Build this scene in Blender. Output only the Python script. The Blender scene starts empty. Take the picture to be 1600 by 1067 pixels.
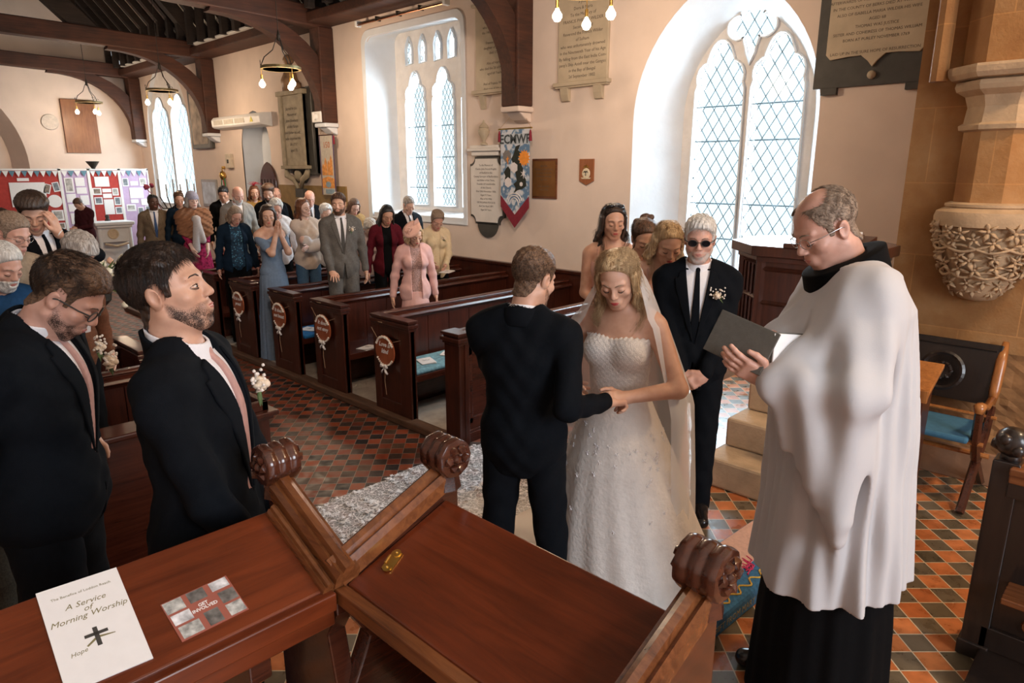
import bpy, bmesh, math, random
import numpy as np
from mathutils import Vector, Matrix, Euler
from mathutils.geometry import tessellate_polygon
SC = bpy.context.scene
COL = SC.collection
R = math.radians
random.seed(7)

# ------------------------------------------------------------------ camera
cam_d = bpy.data.cameras.new('camera')
cam_d.sensor_width = 36.0
cam_d.lens = 24.0
cam_d.clip_start = 0.05
cam_o = bpy.data.objects.new('camera', cam_d)
COL.objects.link(cam_o)
cam_o.location = (0, 0, 2.38)
cam_o.rotation_euler = (R(90 - 14.1), 0, R(-45.8))
SC.camera = cam_o

# ------------------------------------------------------------------ sky and exposure
SC.view_settings.view_transform = 'Standard'
SC.view_settings.look = 'None'
SC.view_settings.gamma = 1.0
SC.view_settings.use_curve_mapping = False
SC.view_settings.exposure = -0.12
W = bpy.data.worlds.new('overcast_sky')
SC.world = W
W.use_nodes = True
W.node_tree.nodes['Background'].inputs[0].default_value = (0.86, 0.94, 1.0, 1)
W.node_tree.nodes['Background'].inputs[1].default_value = 1.45
SC.cycles.max_bounces = 6
SC.cycles.diffuse_bounces = 4
SC.cycles.transparent_max_bounces = 12
SC.cycles.use_denoising = True
SC.cycles.sample_clamp_indirect = 4.0

# ------------------------------------------------------------------ lamps of the place and added fill
def area(name, loc, target, sx, sy, power, color):
    d = bpy.data.lights.new(name, 'AREA')
    d.shape = 'RECTANGLE'; d.size = sx; d.size_y = sy
    d.energy = power; d.color = color
    o = bpy.data.objects.new(name, d)
    COL.objects.link(o)
    o.location = loc
    o.rotation_euler = (Vector(target) - Vector(loc)).to_track_quat('-Z', 'Y').to_euler()
    return o
# daylight arriving at the three nave windows, from just outside the glass
area('daylight_near_window', (7.95, 3.45, 2.7), (3, 3.2, 1.2), 2.4, 3.4, 820, (0.74, 0.87, 1.0))
area('daylight_middle_window', (8.35, 7.35, 3.1), (4, 10.0, 1.6), 2.0, 3.0, 1000, (0.74, 0.87, 1.0))
area('daylight_far_window', (7.7, 17.1, 2.9), (3, 17.5, 1.5), 2.8, 3.2, 420, (0.84, 0.92, 1.0))
# added cool fill, then warm floodlights fixed high on the chancel arch and in the chancel behind the photographer
area('east_fill_light', (0.6, -4.7, 3.3), (1.6, 2.0, 1.2), 2.6, 2.8, 320, (0.86, 0.92, 1.0))  # fill lamp added at an unseen opening behind the camera
area('chancel_floodlight', (3.9, -1.2, 4.9), (4.3, 1.3, 0.8), 0.4, 0.4, 95, (1.0, 0.70, 0.42))
def spot(name, loc, target, power, size, color, rad=0.08, blend=0.5):
    d = bpy.data.lights.new(name, 'SPOT'); d.energy = power; d.spot_size = R(size); d.spot_blend = blend
    d.color = color; d.shadow_soft_size = rad
    o = bpy.data.objects.new(name, d); COL.objects.link(o); o.location = loc
    o.rotation_euler = (Vector(target) - Vector(loc)).to_track_quat('-Z', 'Y').to_euler()
    return o
spot('nave_floodlight', (1.0, 1.5, 5.6), (5.6, 9.0, 3.0), 560, 110, (1.0, 0.74, 0.55), 0.25, 0.9)
# ------------------------------------------------------------------ materials
MATS = {}
def newmat(name):
    m = bpy.data.materials.new(name); m.use_nodes = True
    nt = m.node_tree
    return m, nt, nt.nodes['Principled BSDF'], nt.nodes, nt.links
def ramp(N, stops):
    r = N.new('ShaderNodeValToRGB')
    els = r.color_ramp.elements
    while len(els) > 1: els.remove(els[-1])
    els[0].position = stops[0][0]; els[0].color = (*stops[0][1], 1)
    for p, c in stops[1:]:
        e = els.new(p); e.color = (*c, 1)
    return r
def mat(name, col, rough=0.6, var=0.12, scale=20, bump=0.0, bscale=None, metal=0.0, spec=0.5, sheen=0.0, detail=4, stretch=(1,1,1), sss=0.0, emit=None, estr=0, sss_r=(1,.35,.2)):
    """colour with procedural variation and bump"""
    if name in MATS: return MATS[name]
    m, nt, B, N, L = newmat(name)
    B.inputs['Roughness'].default_value = rough
    B.inputs['Metallic'].default_value = metal
    B.inputs['Specular IOR Level'].default_value = spec
    if sheen: B.inputs['Sheen Weight'].default_value = sheen
    if sss:
        B.inputs['Subsurface Weight'].default_value = sss
        B.inputs['Subsurface Radius'].default_value = sss_r
        B.inputs['Subsurface Scale'].default_value = 0.01
    tc = N.new('ShaderNodeTexCoord'); mp = N.new('ShaderNodeMapping')
    mp.inputs['Scale'].default_value = stretch
    L.new(tc.outputs['Object'], mp.inputs['Vector'])
    nz = N.new('ShaderNodeTexNoise'); nz.inputs['Scale'].default_value = scale; nz.inputs['Detail'].default_value = detail
    L.new(mp.outputs[0], nz.inputs['Vector'])
    a = tuple(max(0, c*(1-var)) for c in col); b = tuple(min(1, c*(1+var)) for c in col)
    rp = ramp(N, [(0.3, a), (0.7, b)])
    L.new(nz.outputs['Fac'], rp.inputs[0]); L.new(rp.outputs[0], B.inputs['Base Color'])
    if bump:
        n2 = N.new('ShaderNodeTexNoise'); n2.inputs['Scale'].default_value = bscale or scale*3; n2.inputs['Detail'].default_value = 3
        L.new(mp.outputs[0], n2.inputs['Vector'])
        bp = N.new('ShaderNodeBump'); bp.inputs['Strength'].default_value = bump; bp.inputs['Distance'].default_value = 0.01
        L.new(n2.outputs['Fac'], bp.inputs['Height']); L.new(bp.outputs[0], B.inputs['Normal'])
    if emit:
        B.inputs['Emission Color'].default_value = (*emit, 1); B.inputs['Emission Strength'].default_value = estr
    MATS[name] = m
    return m
def wood(name, dark, light, rough=0.3, axis='X', scale=3.0, coat=0.3):
    if name in MATS: return MATS[name]
    m, nt, B, N, L = newmat(name)
    tc = N.new('ShaderNodeTexCoord'); mp = N.new('ShaderNodeMapping')
    s = {'X': (0.12, 1.6, 1.6), 'Y': (1.6, 0.12, 1.6), 'Z': (1.6, 1.6, 0.12)}[axis]
    mp.inputs['Scale'].default_value = s
    L.new(tc.outputs['Object'], mp.inputs['Vector'])
    n1 = N.new('ShaderNodeTexNoise'); n1.inputs['Scale'].default_value = scale*8; n1.inputs['Detail'].default_value = 6; n1.inputs['Roughness'].default_value = 0.65; n1.inputs['Distortion'].default_value = 0.6
    L.new(mp.outputs[0], n1.inputs['Vector'])
    n2 = N.new('ShaderNodeTexNoise'); n2.inputs['Scale'].default_value = scale; n2.inputs['Detail'].default_value = 2
    L.new(tc.outputs['Object'], n2.inputs['Vector'])
    mx = N.new('ShaderNodeMath'); mx.operation = 'MULTIPLY_ADD'; mx.inputs[1].default_value = 0.6
    L.new(n1.outputs['Fac'], mx.inputs[0])
    m2 = N.new('ShaderNodeMath'); m2.operation = 'MULTIPLY'; m2.inputs[1].default_value = 0.4
    L.new(n2.outputs['Fac'], m2.inputs[0]); L.new(m2.outputs[0], mx.inputs[2])
    rp = ramp(N, [(0.32, dark), (0.62, light)])
    L.new(mx.outputs[0], rp.inputs[0]); L.new(rp.outputs[0], B.inputs['Base Color'])
    B.inputs['Roughness'].default_value = rough
    B.inputs['Coat Weight'].default_value = coat; B.inputs['Coat Roughness'].default_value = 0.12
    bp = N.new('ShaderNodeBump'); bp.inputs['Strength'].default_value = 0.12; bp.inputs['Distance'].default_value = 0.004
    L.new(n1.outputs['Fac'], bp.inputs['Height']); L.new(bp.outputs[0], B.inputs['Normal'])
    MATS[name] = m
    return m
def tiles(name, ca, cb, size=0.113, ang=45.0, grout=(0.45,0.4,0.33), rough=0.35, off=(0,0)):
    m, nt, B, N, L = newmat(name)
    tc = N.new('ShaderNodeTexCoord'); mp = N.new('ShaderNodeMapping')
    mp.inputs['Rotation'].default_value = (0, 0, R(ang)); mp.inputs['Scale'].default_value = (1/size,)*3
    mp.inputs['Location'].default_value = (off[0], off[1], 0)
    L.new(tc.outputs['Object'], mp.inputs['Vector'])
    sp = N.new('ShaderNodeSeparateXYZ'); L.new(mp.outputs[0], sp.inputs[0])
    def M(op, a, b=None, c=None):
        n = N.new('ShaderNodeMath'); n.operation = op
        for i, v in enumerate((a, b, c)):
            if v is None: continue
            if isinstance(v, (int, float)): n.inputs[i].default_value = v
            else: L.new(v, n.inputs[i])
        return n.outputs[0]
    fx = M('FLOOR', sp.outputs[0]); fy = M('FLOOR', sp.outputs[1])
    ex = M('ABSOLUTE', M('SUBTRACT', M('FRACT', sp.outputs[0]), 0.5)); ey = M('ABSOLUTE', M('SUBTRACT', M('FRACT', sp.outputs[1]), 0.5))
    g = M('GREATER_THAN', M('MAXIMUM', ex, ey), 0.478)
    chk = M('MODULO', M('ABSOLUTE', M('ADD', fx, fy)), 2.0)
    cmb = N.new('ShaderNodeCombineXYZ'); L.new(fx, cmb.inputs[0]); L.new(fy, cmb.inputs[1])
    wn = N.new('ShaderNodeTexWhiteNoise'); wn.noise_dimensions = '3D'; L.new(cmb.outputs[0], wn.inputs['Vector'])
    ra = ramp(N, [(0, ca[0]), (0.5, ca[1]), (1, ca[2])]); rb = ramp(N, [(0, cb[0]), (0.5, cb[1]), (1, cb[2])])
    L.new(wn.outputs['Value'], ra.inputs[0]); L.new(wn.outputs['Value'], rb.inputs[0])
    def mix(f, a, b, t='MIX'):
        n = N.new('ShaderNodeMix'); n.data_type = 'RGBA'; n.blend_type = t
        if isinstance(f, float): n.inputs[0].default_value = f
        else: L.new(f, n.inputs[0])
        for s_, v in ((n.inputs[6], a), (n.inputs[7], b)):
            if isinstance(v, tuple): s_.default_value = (*v, 1)
            else: L.new(v, s_)
        return n.outputs[2]
    c = mix(M('GREATER_THAN', chk, 0.5), ra.outputs[0], rb.outputs[0])
    nz = N.new('ShaderNodeTexNoise'); nz.inputs['Scale'].default_value = 14; nz.inputs['Detail'].default_value = 6
    L.new(tc.outputs['Object'], nz.inputs['Vector'])
    rz = ramp(N, [(0.3, (0.55,0.55,0.55)), (0.7, (1.2,1.2,1.2))]); L.new(nz.outputs['Fac'], rz.inputs[0])
    c = mix(0.7, c, rz.outputs[0], 'MULTIPLY')
    c = mix(g, c, grout)
    L.new(c, B.inputs['Base Color'])
    rr = ramp(N, [(0.3, (rough*.7,)*3), (0.7, (rough*1.5,)*3)]); L.new(nz.outputs['Fac'], rr.inputs[0]); L.new(rr.outputs[0], B.inputs['Roughness'])
    bp = N.new('ShaderNodeBump'); bp.inputs['Strength'].default_value = 0.35; bp.inputs['Distance'].default_value = 0.003
    h = M('SUBTRACT', M('MULTIPLY', nz.outputs['Fac'], 0.6), g)
    L.new(h, bp.inputs['Height']); L.new(bp.outputs[0], B.inputs['Normal'])
    MATS[name] = m
    return m

PEW = wood('dark_mahogany', (0.020,0.005,0.003), (0.078,0.018,0.009), 0.26, 'X', coat=.15)
PEWZ = wood('dark_mahogany_upright', (0.018,0.005,0.003), (0.070,0.016,0.008), 0.28, 'Z', coat=.12)
DESK = wood('polished_oak_desk', (0.055,0.010,0.003), (0.165,0.033,0.009), 0.30, 'X', coat=.2)
DESKY = wood('polished_oak_desk_lengthwise', (0.055,0.010,0.003), (0.165,0.032,0.009), 0.28, 'Y', coat=.2)
OAK = wood('worn_oak_rail', (0.06,0.017,0.006), (0.22,0.075,0.024), 0.26, 'Y')
POPPY = wood('carved_dark_oak', (0.018,0.006,0.004), (0.085,0.024,0.012), 0.20, 'X', 5, coat=.5)
BLACKWOOD = wood('near_black_oak', (0.006,0.004,0.004), (0.022,0.012,0.008), 0.35, 'Z')
BEAM = wood('old_roof_timber', (0.020,0.008,0.005), (0.088,0.029,0.014), 0.7, 'X', 2, 0.0)
RAFT = wood('black_rafter_timber', (0.010,0.007,0.006), (0.035,0.022,0.017), 0.8, 'X', 2, 0.0)
ORANGEWOOD = wood('orange_varnished_wood', (0.22,0.07,0.018), (0.48,0.19,0.055), 0.28, 'Z')
PLASTER = mat('cream_plaster', (0.74,0.61,0.52), 0.9, 0.05, 2.2, 0.25, 9)
WHITEPL = mat('white_limewash', (0.73,0.77,0.81), 0.9, 0.05, 3, 0.3, 12)
STONEW = mat('limewashed_tracery_stone', (0.74,0.72,0.70), 0.85, 0.08, 6, 0.3, 30)
BUFF = mat('buff_memorial_stone', (0.50,0.41,0.29), 0.6, 0.12, 5, 0.1, 40)
MARBLE = mat('white_marble', (0.74,0.70,0.65), 0.35, 0.06, 6)
SLATE = mat('dark_slate', (0.055,0.052,0.045), 0.5, 0.2, 8)
IRON = mat('wrought_iron', (0.06,0.05,0.04), 0.45, 0.2, 40, metal=0.6)
BRASS = mat('brass', (0.65,0.42,0.12), 0.3, 0.15, 20, metal=1.0)
LEAD = mat('lead_came', (0.05,0.09,0.11), 0.5, 0.2, 30)
WHITEP = mat('white_painted_metal', (0.8,0.79,0.76), 0.4, 0.03, 10)
PAPER = mat('white_paper', (0.82,0.80,0.79), 0.8, 0.02, 30)
INK = mat('black_ink', (0.05,0.045,0.04), 0.8, 0.1, 50)

# ------------------------------------------------------------------ mesh helpers
def bx(bm, x0, x1, y0, y1, z0, z1):
    v = [bm.verts.new((x, y, z)) for z in (z0, z1) for y in (y0, y1) for x in (x0, x1)]
    for f in ((0,2,3,1), (4,5,7,6), (0,1,5,4), (2,6,7,3), (0,4,6,2), (1,3,7,5)):
        bm.faces.new([v[i] for i in f])
    return v
def frame_axes(d):
    d = d.normalized()
    u = Vector((0,0,1)) if abs(d.z) < 0.9 else Vector((1,0,0))
    a = d.cross(u).normalized(); b = a.cross(d).normalized()
    return a, b
def tube(bm, pts, r, n=8, cap=True, flat=1.0):
    """round tube through points; r a number or list"""
    pts = [Vector(p) for p in pts]
    if not isinstance(r, (list, tuple)): r = [r]*len(pts)
    rings = []; pa = None
    for i, p in enumerate(pts):
        d = (pts[min(i+1, len(pts)-1)] - pts[max(i-1, 0)])
        if d.length < 1e-9: d = Vector((0,0,1))
        d.normalize()
        if pa is None: a, b = frame_axes(d)
        else:
            a = (pa - d*pa.dot(d))
            if a.length < 1e-6: a, b = frame_axes(d)
            a.normalize(); b = d.cross(a)*-1
        pa = a
        rings.append([bm.verts.new(p + (a*math.cos(t) + b*math.sin(t)*flat)*r[i]) for t in [2*math.pi*k/n for k in range(n)]])
    for i in range(len(rings)-1):
        for k in range(n):
            bm.faces.new((rings[i][k], rings[i][(k+1)%n], rings[i+1][(k+1)%n], rings[i+1][k]))
    if cap:
        bm.faces.new(rings[0][::-1]); bm.faces.new(rings[-1])
def lathe(bm, prof, c=(0,0,0), n=24, axis='Z', lobes=0, amp=0.0):
    """profile [(r,h)] about an axis through c"""
    rings = []
    for r, h in prof:
        ring = []
        for k in range(n):
            t = 2*math.pi*k/n
            rr = r*(1+amp*math.cos(lobes*t)) if lobes else r
            x, y = rr*math.cos(t), rr*math.sin(t)
            q = {'Z': (x,y,h), 'X': (h,x,y), 'Y': (x,h,y)}[axis]
            ring.append(bm.verts.new((c[0]+q[0], c[1]+q[1], c[2]+q[2])))
        rings.append(ring)
    for i in range(len(rings)-1):
        for k in range(n):
            bm.faces.new((rings[i][k], rings[i][(k+1)%n], rings[i+1][(k+1)%n], rings[i+1][k]))
    bm.faces.new(rings[0][::-1]); bm.faces.new(rings[-1])
def prism(bm, poly, lo, hi, axis='Z', holes=()):
    """polygon (2D) extruded along an axis; holes allowed"""
    def P(p, h):
        return {'Z': (p[0],p[1],h), 'X': (h,p[0],p[1]), 'Y': (p[0],h,p[1])}[axis]
    loops = [list(poly)] + [list(h) for h in holes]
    tri = tessellate_polygon([[Vector((p[0],p[1],0)) for p in l] for l in loops])
    flat = [p for l in loops for p in l]
    A = [bm.verts.new(P(p, lo)) for p in flat]; Bv = [bm.verts.new(P(p, hi)) for p in flat]
    for t in tri:
        try: bm.faces.new([A[i] for i in t]); bm.faces.new([Bv[i] for i in reversed(t)])
        except ValueError: pass
    o = 0
    for l in loops:
        n = len(l)
        for i in range(n):
            j = (i+1) % n
            try: bm.faces.new((A[o+i], A[o+j], Bv[o+j], Bv[o+i]))
            except ValueError: pass
        o += n
def blob(bm, c, r, sub=2, seed=0, jit=0.0, squash=(1,1,1), rot=None):
    rng = random.Random(seed)
    g = bmesh.ops.create_icosphere(bm, subdivisions=sub, radius=1.0)
    M = rot or Matrix.Identity(3)
    for v in g['verts']:
        k = 1 + rng.uniform(-jit, jit)
        p = Vector((v.co.x*squash[0]*k, v.co.y*squash[1]*k, v.co.z*squash[2]*k))*r
        v.co = M @ p + Vector(c)
def obj(name, bm, m, parent=None, smooth=False, bevel=0.0, loc=None):
    if not isinstance(bm, bpy.types.Mesh):
        bmesh.ops.recalc_face_normals(bm, faces=bm.faces)
        me = bpy.data.meshes.new(name); bm.to_mesh(me); bm.free()
    else: me = bm
    for mm in (m if isinstance(m, (list, tuple)) else [m]): me.materials.append(mm)
    if smooth:
        me.polygons.foreach_set('use_smooth', [True]*len(me.polygons))
        if smooth != 'all':
            try: me.set_sharp_from_angle(angle=R(40))
            except Exception: pass
    o = bpy.data.objects.new(name, me); COL.objects.link(o)
    if loc: o.location = loc
    if parent: o.parent = parent
    if bevel:
        b = o.modifiers.new('bevel', 'BEVEL'); b.width = bevel; b.segments = 2; b.limit_method = 'ANGLE'; b.angle_limit = R(40)
    return o
def thing(name, label, cat, loc=(0,0,0), rz=0.0, group=None):
    o = bpy.data.objects.new(name, None); COL.objects.link(o)
    o.empty_display_size = 0.1
    o.location = loc; o.rotation_euler = (0, 0, rz)
    o['label'] = label; o['category'] = cat
    if group: o['group'] = group
    return o
def tag(o, label, cat, group=None, kind=None):
    o['label'] = label; o['category'] = cat
    if group: o['group'] = group
    if kind: o['kind'] = kind
    return o
def struct(o):
    o['kind'] = 'structure'; return o
def NB(): return bmesh.new()
def copy_tree(o, parent=None):
    kids = [c for c in COL.objects if c.parent == o]
    c = o.copy(); COL.objects.link(c)
    if parent: c.parent = parent
    for k in kids: copy_tree(k, c)
    return c
def text_mesh(body, size, mtl, parent, name='lettering', M=None, bold=False, italic=False, align='CENTER', depth=0.0006, spacing=1.0):
    """flat raised lettering turned into a mesh; M places it (text lies in local XY)"""
    cu = bpy.data.curves.new(name, 'FONT'); cu.body = body; cu.size = size; cu.extrude = depth; cu.resolution_u = 2
    cu.align_x = align; cu.align_y = 'CENTER'; cu.space_line = spacing
    if italic: cu.shear = 0.35
    if bold: cu.offset = size*0.025
    to = bpy.data.objects.new(name, cu); COL.objects.link(to)
    dg = bpy.context.evaluated_depsgraph_get()
    me = bpy.data.meshes.new_from_object(to.evaluated_get(dg))
    bpy.data.objects.remove(to)
    if M is not None: me.transform(M)
    me.materials.clear(); me.materials.append(mtl)
    o = bpy.data.objects.new(name, me); COL.objects.link(o)
    if parent: o.parent = parent
    return o
def Mw(y, z, x):
    """places text on the window wall (facing -X): text right runs toward -Y"""
    return Matrix(((0,0,-1,x), (-1,0,0,y), (0,1,0,z), (0,0,0,1)))
def Mf(x, z, y):
    """places text on a wall facing -Y"""
    return Matrix(((1,0,0,x), (0,0,-1,y), (0,1,0,z), (0,0,0,1)))
def Mt(x, y, z, rz):
    return Matrix.Translation((x,y,z)) @ Matrix.Rotation(rz, 4, 'Z')
# ================================================================== SETTING
WX = 6.76      # window wall
FY = 20.55     # far wall
CZ = 0.40      # chancel floor level

# ---- floors
NAVE_T = tiles('red_and_black_quarry_tiles', [(0.20,0.032,0.013),(0.29,0.062,0.02),(0.15,0.035,0.017)], [(0.018,0.014,0.013),(0.05,0.03,0.024),(0.09,0.05,0.03)], ang=43.0, grout=(0.24,0.2,0.16), rough=0.42)
CHAN_T = tiles('orange_and_olive_quarry_tiles', [(0.52,0.15,0.045),(0.62,0.21,0.07),(0.44,0.13,0.04)], [(0.11,0.085,0.05),(0.17,0.13,0.085),(0.13,0.10,0.06)], ang=45.8, grout=(0.62,0.5,0.34), rough=0.3)
bm = NB(); bx(bm, -6, WX+0.2, 3.2, FY+0.3, -0.2, 0.0); struct(obj('floor', bm, NAVE_T))
bm = NB(); bx(bm, -6, WX+0.2, -3.5, 2.95, -0.2, CZ); struct(obj('floor', bm, CHAN_T))
bm = NB(); bx(bm, -6, WX+0.2, 2.95, 3.25, -0.2, 0.2); struct(obj('floor', bm, CHAN_T))
CONC = mat('pale_worn_floor', (0.36,0.31,0.26), 0.85, 0.2, 7, 0.3, 40)
bm = NB(); bx(bm, 3.78, WX, 4.45, 13.0, 0.0, 0.06); struct(obj('floor', bm, CONC))
KERB = mat('worn_timber_kerb', (0.11,0.055,0.03), 0.6, 0.3, 12, 0.3, 40, stretch=(3,0.4,3))
bm = NB(); bx(bm, 3.66, 3.79, 4.40, 13.0, 0.0, 0.075); struct(obj('trim_1', bm, KERB, bevel=0.015))

# ---- outlines (2D: y, z)
def arch(yc, half, sill, spring, rise_r, n=14):
    """pointed arch: centres offset so that each side is an arc of radius rise_r"""
    pts = [(yc-half, sill), (yc+half, sill), (yc+half, spring)]
    ca = yc + half - rise_r
    amax = math.acos(max(-1, min(1, (yc-ca)/rise_r)))
    for i in range(1, n+1):
        a = amax*i/n; pts.append((ca+rise_r*math.cos(a), spring+rise_r*math.sin(a)))
    cb = yc - half + rise_r
    for i in range(n-1, -1, -1):
        a = amax*i/n; pts.append((cb-rise_r*math.cos(a), spring+rise_r*math.sin(a)))
    return pts
def rrect(y0, y1, z0, z1, r, n=5):
    pts = [(y0, z0), (y1, z0)]
    for i in range(n+1):
        a = math.pi/2*i/n; pts.append((y1-r+r*math.cos(a), z1-r+r*math.sin(a)))
    for i in range(n+1):
        a = math.pi/2*(1+i/n); pts.append((y0+r+r*math.cos(a), z1-r+r*math.sin(a)))
    return pts
def cusped(yc, half, sill, spring, top, n=44):
    """light with cusped head: pointed top lobe and two side lobes each side"""
    H = top - spring
    shapes = [('c', 0, 0.10*H, half*0.98), ('c', half*0.40, 0.42*H, half*0.52), ('c', -half*0.40, 0.42*H, half*0.52),
              ('e', 0, 0.60*H, half*0.52, 0.40*H)]
    cy, cz = 0.0, 0.30*H
    out = []
    for i in range(n+1):
        a = -0.30 + (math.pi+0.60)*i/n
        dy, dz = math.cos(a), math.sin(a)
        best = 0.02
        t = 0.0
        step = H*0.012
        far = 0.0
        for k in range(1, 110):
            t = k*step; y = cy+dy*t; z = cz+dz*t
            ins = False
            for s in shapes:
                if s[0] == 'c': ins |= ((y-s[1])**2+(z-s[2])**2) < s[3]**2
                else:
                    q = abs(y)/s[3]; w = (z-s[2])/s[4]
                    ins |= (q*q + abs(w)**1.5 < 1.0) if w > 0 else (q*q+w*w < 1)
            if ins: far = t
        out.append((yc+cy+dy*far, spring+cz+dz*far))
    out = [p for p in out if p[1] > spring-0.02*H]
    return [(yc-half, sill), (yc+half, sill)] + out
def quatrefoil(yc, zc, r, tail):
    out = []
    n = 56
    for i in range(n):
        a = 2*math.pi*i/n
        dy, dz = math.cos(a), math.sin(a); far = 0
        for k in range(1, 90):
            t = k*r*0.03; y = dy*t; z = dz*t
            ins = ((y-r*.62)**2+(z)**2 < (r*.42)**2) or ((y+r*.62)**2+z*z < (r*.42)**2) or (y*y+(z-r*.62)**2 < (r*.46)**2) or (abs(y) < r*.42*max(0, 1-(-z)/(tail)) if z < 0 else y*y+z*z < (r*.5)**2)
            if ins: far = t
        out.append((yc+dy*far, zc+dz*far))
    return out

W1_OUT = arch(3.63, 1.03, 1.0, 2.9, 1.44)
W2_OUT = rrect(7.54, 9.83, 1.62, 4.42, 0.16)
W0_OUT = arch(18.5, 1.35, 1.35, 3.3, 1.7)
NICHE = arch(13.9, 0.62, 0.05, 2.85, 0.7, 8)
# ---- the window wall with its recesses
bm = NB()
outer = [(1.36, 0), (FY+0.2, 0), (FY+0.2, 4.9), (1.36, 4.9)]
prism(bm, outer, WX, WX+0.02, 'X', holes=[W1_OUT, W2_OUT, W0_OUT, NICHE])
def reveal(bm, a, xa, b, xb):
    A = [bm.verts.new((xa, p[0], p[1])) for p in a]; Bv = [bm.verts.new((xb, p[0], p[1])) for p in b]
    for i in range(len(a)):
        j = (i+1) % len(a); bm.faces.new((A[i], A[j], Bv[j], Bv[i]))
struct(obj('wall_right', bm, PLASTER))
bm = NB()
W1_IN = arch(3.575, 0.74, 1.16, 2.95, 1.13)
W2_IN = rrect(7.50, 9.76, 1.74, 4.52, 0.16)
W0_IN = arch(18.5, 1.34, 1.36, 3.3, 1.69)
reveal(bm, W1_OUT, WX, W1_IN, 7.26)
reveal(bm, W2_OUT, WX, W2_IN, 7.28)
reveal(bm, W0_OUT, WX, W0_IN, 6.87)
reveal(bm, NICHE, WX, NICHE, WX+0.45)
bx(bm, WX+0.45, WX+0.5, 13.2, 14.6, 0, 3.9)
o = struct(obj('wall_right', bm, WHITEPL, smooth=True))
# raised plaster roll round the middle window recess
bm = NB()
o1 = rrect(7.47, 9.93, 1.60, 4.52, 0.2)
prism(bm, o1[1:]+o1[:1], WX-0.02, WX+0.0, 'X', holes=[W2_OUT])
struct(obj('trim_2', bm, WHITEPL))

def lattice(poly, pw, ph, r=0.0045, x=7.30, bars=()):
    """diamond leading clipped to the outline"""
    bm = NB()
    ys = [p[0] for p in poly]; zs = [p[1] for p in poly]
    y0, y1, z0, z1 = min(ys), max(ys), min(zs), max(zs)
    cy = (y0+y1)/2
    def clip(p, q):
        ts = []
        for i in range(len(poly)):
            a = poly[i]; b = poly[(i+1) % len(poly)]
            d = (q[0]-p[0], q[1]-p[1]); e = (b[0]-a[0], b[1]-a[1])
            den = d[0]*e[1]-d[1]*e[0]
            if abs(den) < 1e-12: continue
            t = ((a[0]-p[0])*e[1]-(a[1]-p[1])*e[0])/den
            s = ((a[0]-p[0])*d[1]-(a[1]-p[1])*d[0])/den
            if 0 <= s < 1: ts.append(t)
        ts.sort()
        return [(ts[i], ts[i+1]) for i in range(0, len(ts)-1, 2)]
    sl = ph/pw
    span = (y1-y0)+(z1-z0)/sl
    n = int(span/pw)+3
    for sgn in (1, -1):
        for k in range(-n, n+1):
            p = (cy+k*pw, z0); q = (cy+k*pw+sgn*(z1-z0+.2)/sl, z0+(z1-z0+.2))
            for a, b in clip(p, q):
                if b-a < 0.005: continue
                P1 = (x, p[0]+(q[0]-p[0])*a, p[1]+(q[1]-p[1])*a); P2 = (x, p[0]+(q[0]-p[0])*b, p[1]+(q[1]-p[1])*b)
                tube(bm, [P1, P2], r, 4, False)
    for zb in bars:
        for a, b in clip((y0-1, zb), (y1+1, zb)):
            tube(bm, [(x-0.01, y0-1+(y1-y0+2)*a, zb), (x-0.01, y0-1+(y1-y0+2)*b, zb)], r*1.6, 4, False)
    return bm
def glassmat():
    m, nt, B, N, L = newmat('thin_old_glass')
    N.remove(B)
    out = N['Material Output']
    tr = N.new('ShaderNodeBsdfTransparent'); tr.inputs[0].default_value = (0.95, 0.99, 0.99, 1)
    gl = N.new('ShaderNodeBsdfGlossy'); gl.inputs['Roughness'].default_value = 0.1
    mx = N.new('ShaderNodeMixShader'); mx.inputs[0].default_value = 0.035; L.new(tr.outputs[0], mx.inputs[1]); L.new(gl.outputs[0], mx.inputs[2])
    L.new(mx.outputs[0], out.inputs[0]); return m
GLASS = glassmat()
def window(num, frame_poly, lights, pw, ph, x, thick=0.14, bars=(), mould=0.03):
    """stone frame with openings, chamfered hood round each light, leading and glass"""
    root = bpy.data.objects.new('window_%d' % num, None); COL.objects.link(root); struct(root)
    bm = NB(); prism(bm, frame_poly, x, x+thick, 'X', holes=lights)
    obj('window_frame', bm, STONEW, root)
    for lt in lights:
        cy = sum(p[0] for p in lt)/len(lt); cz = sum(p[1] for p in lt)/len(lt)
        bm = NB()
        # splayed chamfer from a larger outline in front of the frame to the opening
        big = []
        n = len(lt)
        for i in range(n):
            a = Vector(lt[i-1]); b = Vector(lt[i]); c = Vector(lt[(i+1) % n])
            t = (c-a); 
            if t.length < 1e-6: t = Vector((1,0))
            nn = Vector((t.y, -t.x)).normalized()
            if nn.dot(b-Vector((cy,cz))) < 0: nn = -nn
            big.append((b.x+nn.x*mould, b.y+nn.y*mould))
        ring0 = [bm.verts.new((x-0.035, p[0], p[1])) for p in big]
        ring1 = [bm.verts.new((x-0.035, p[0]*0.55+q[0]*0.45, p[1]*0.55+q[1]*0.45)) for p, q in zip(big, lt)]
        ring2 = [bm.verts.new((x+0.012, p[0], p[1])) for p in lt]
        base = [bm.verts.new((x+0.001, p[0], p[1])) for p in big]
        for ra, rb in ((base, ring0), (ring0, ring1), (ring1, ring2)):
            for i in range(n):
                j = (i+1) % n; bm.faces.new((ra[i], ra[j], rb[j], rb[i]))
        obj('moulding', bm, WHITEPL, root)
        obj('leading', lattice(lt, pw, ph, r=.0045 if x > 7 else .0035, x=x+0.022, bars=bars), LEAD, root)
        bm = NB(); prism(bm, lt, x+0.024, x+0.028, 'X')
        obj('glass', bm, GLASS, root)
    return root
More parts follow.
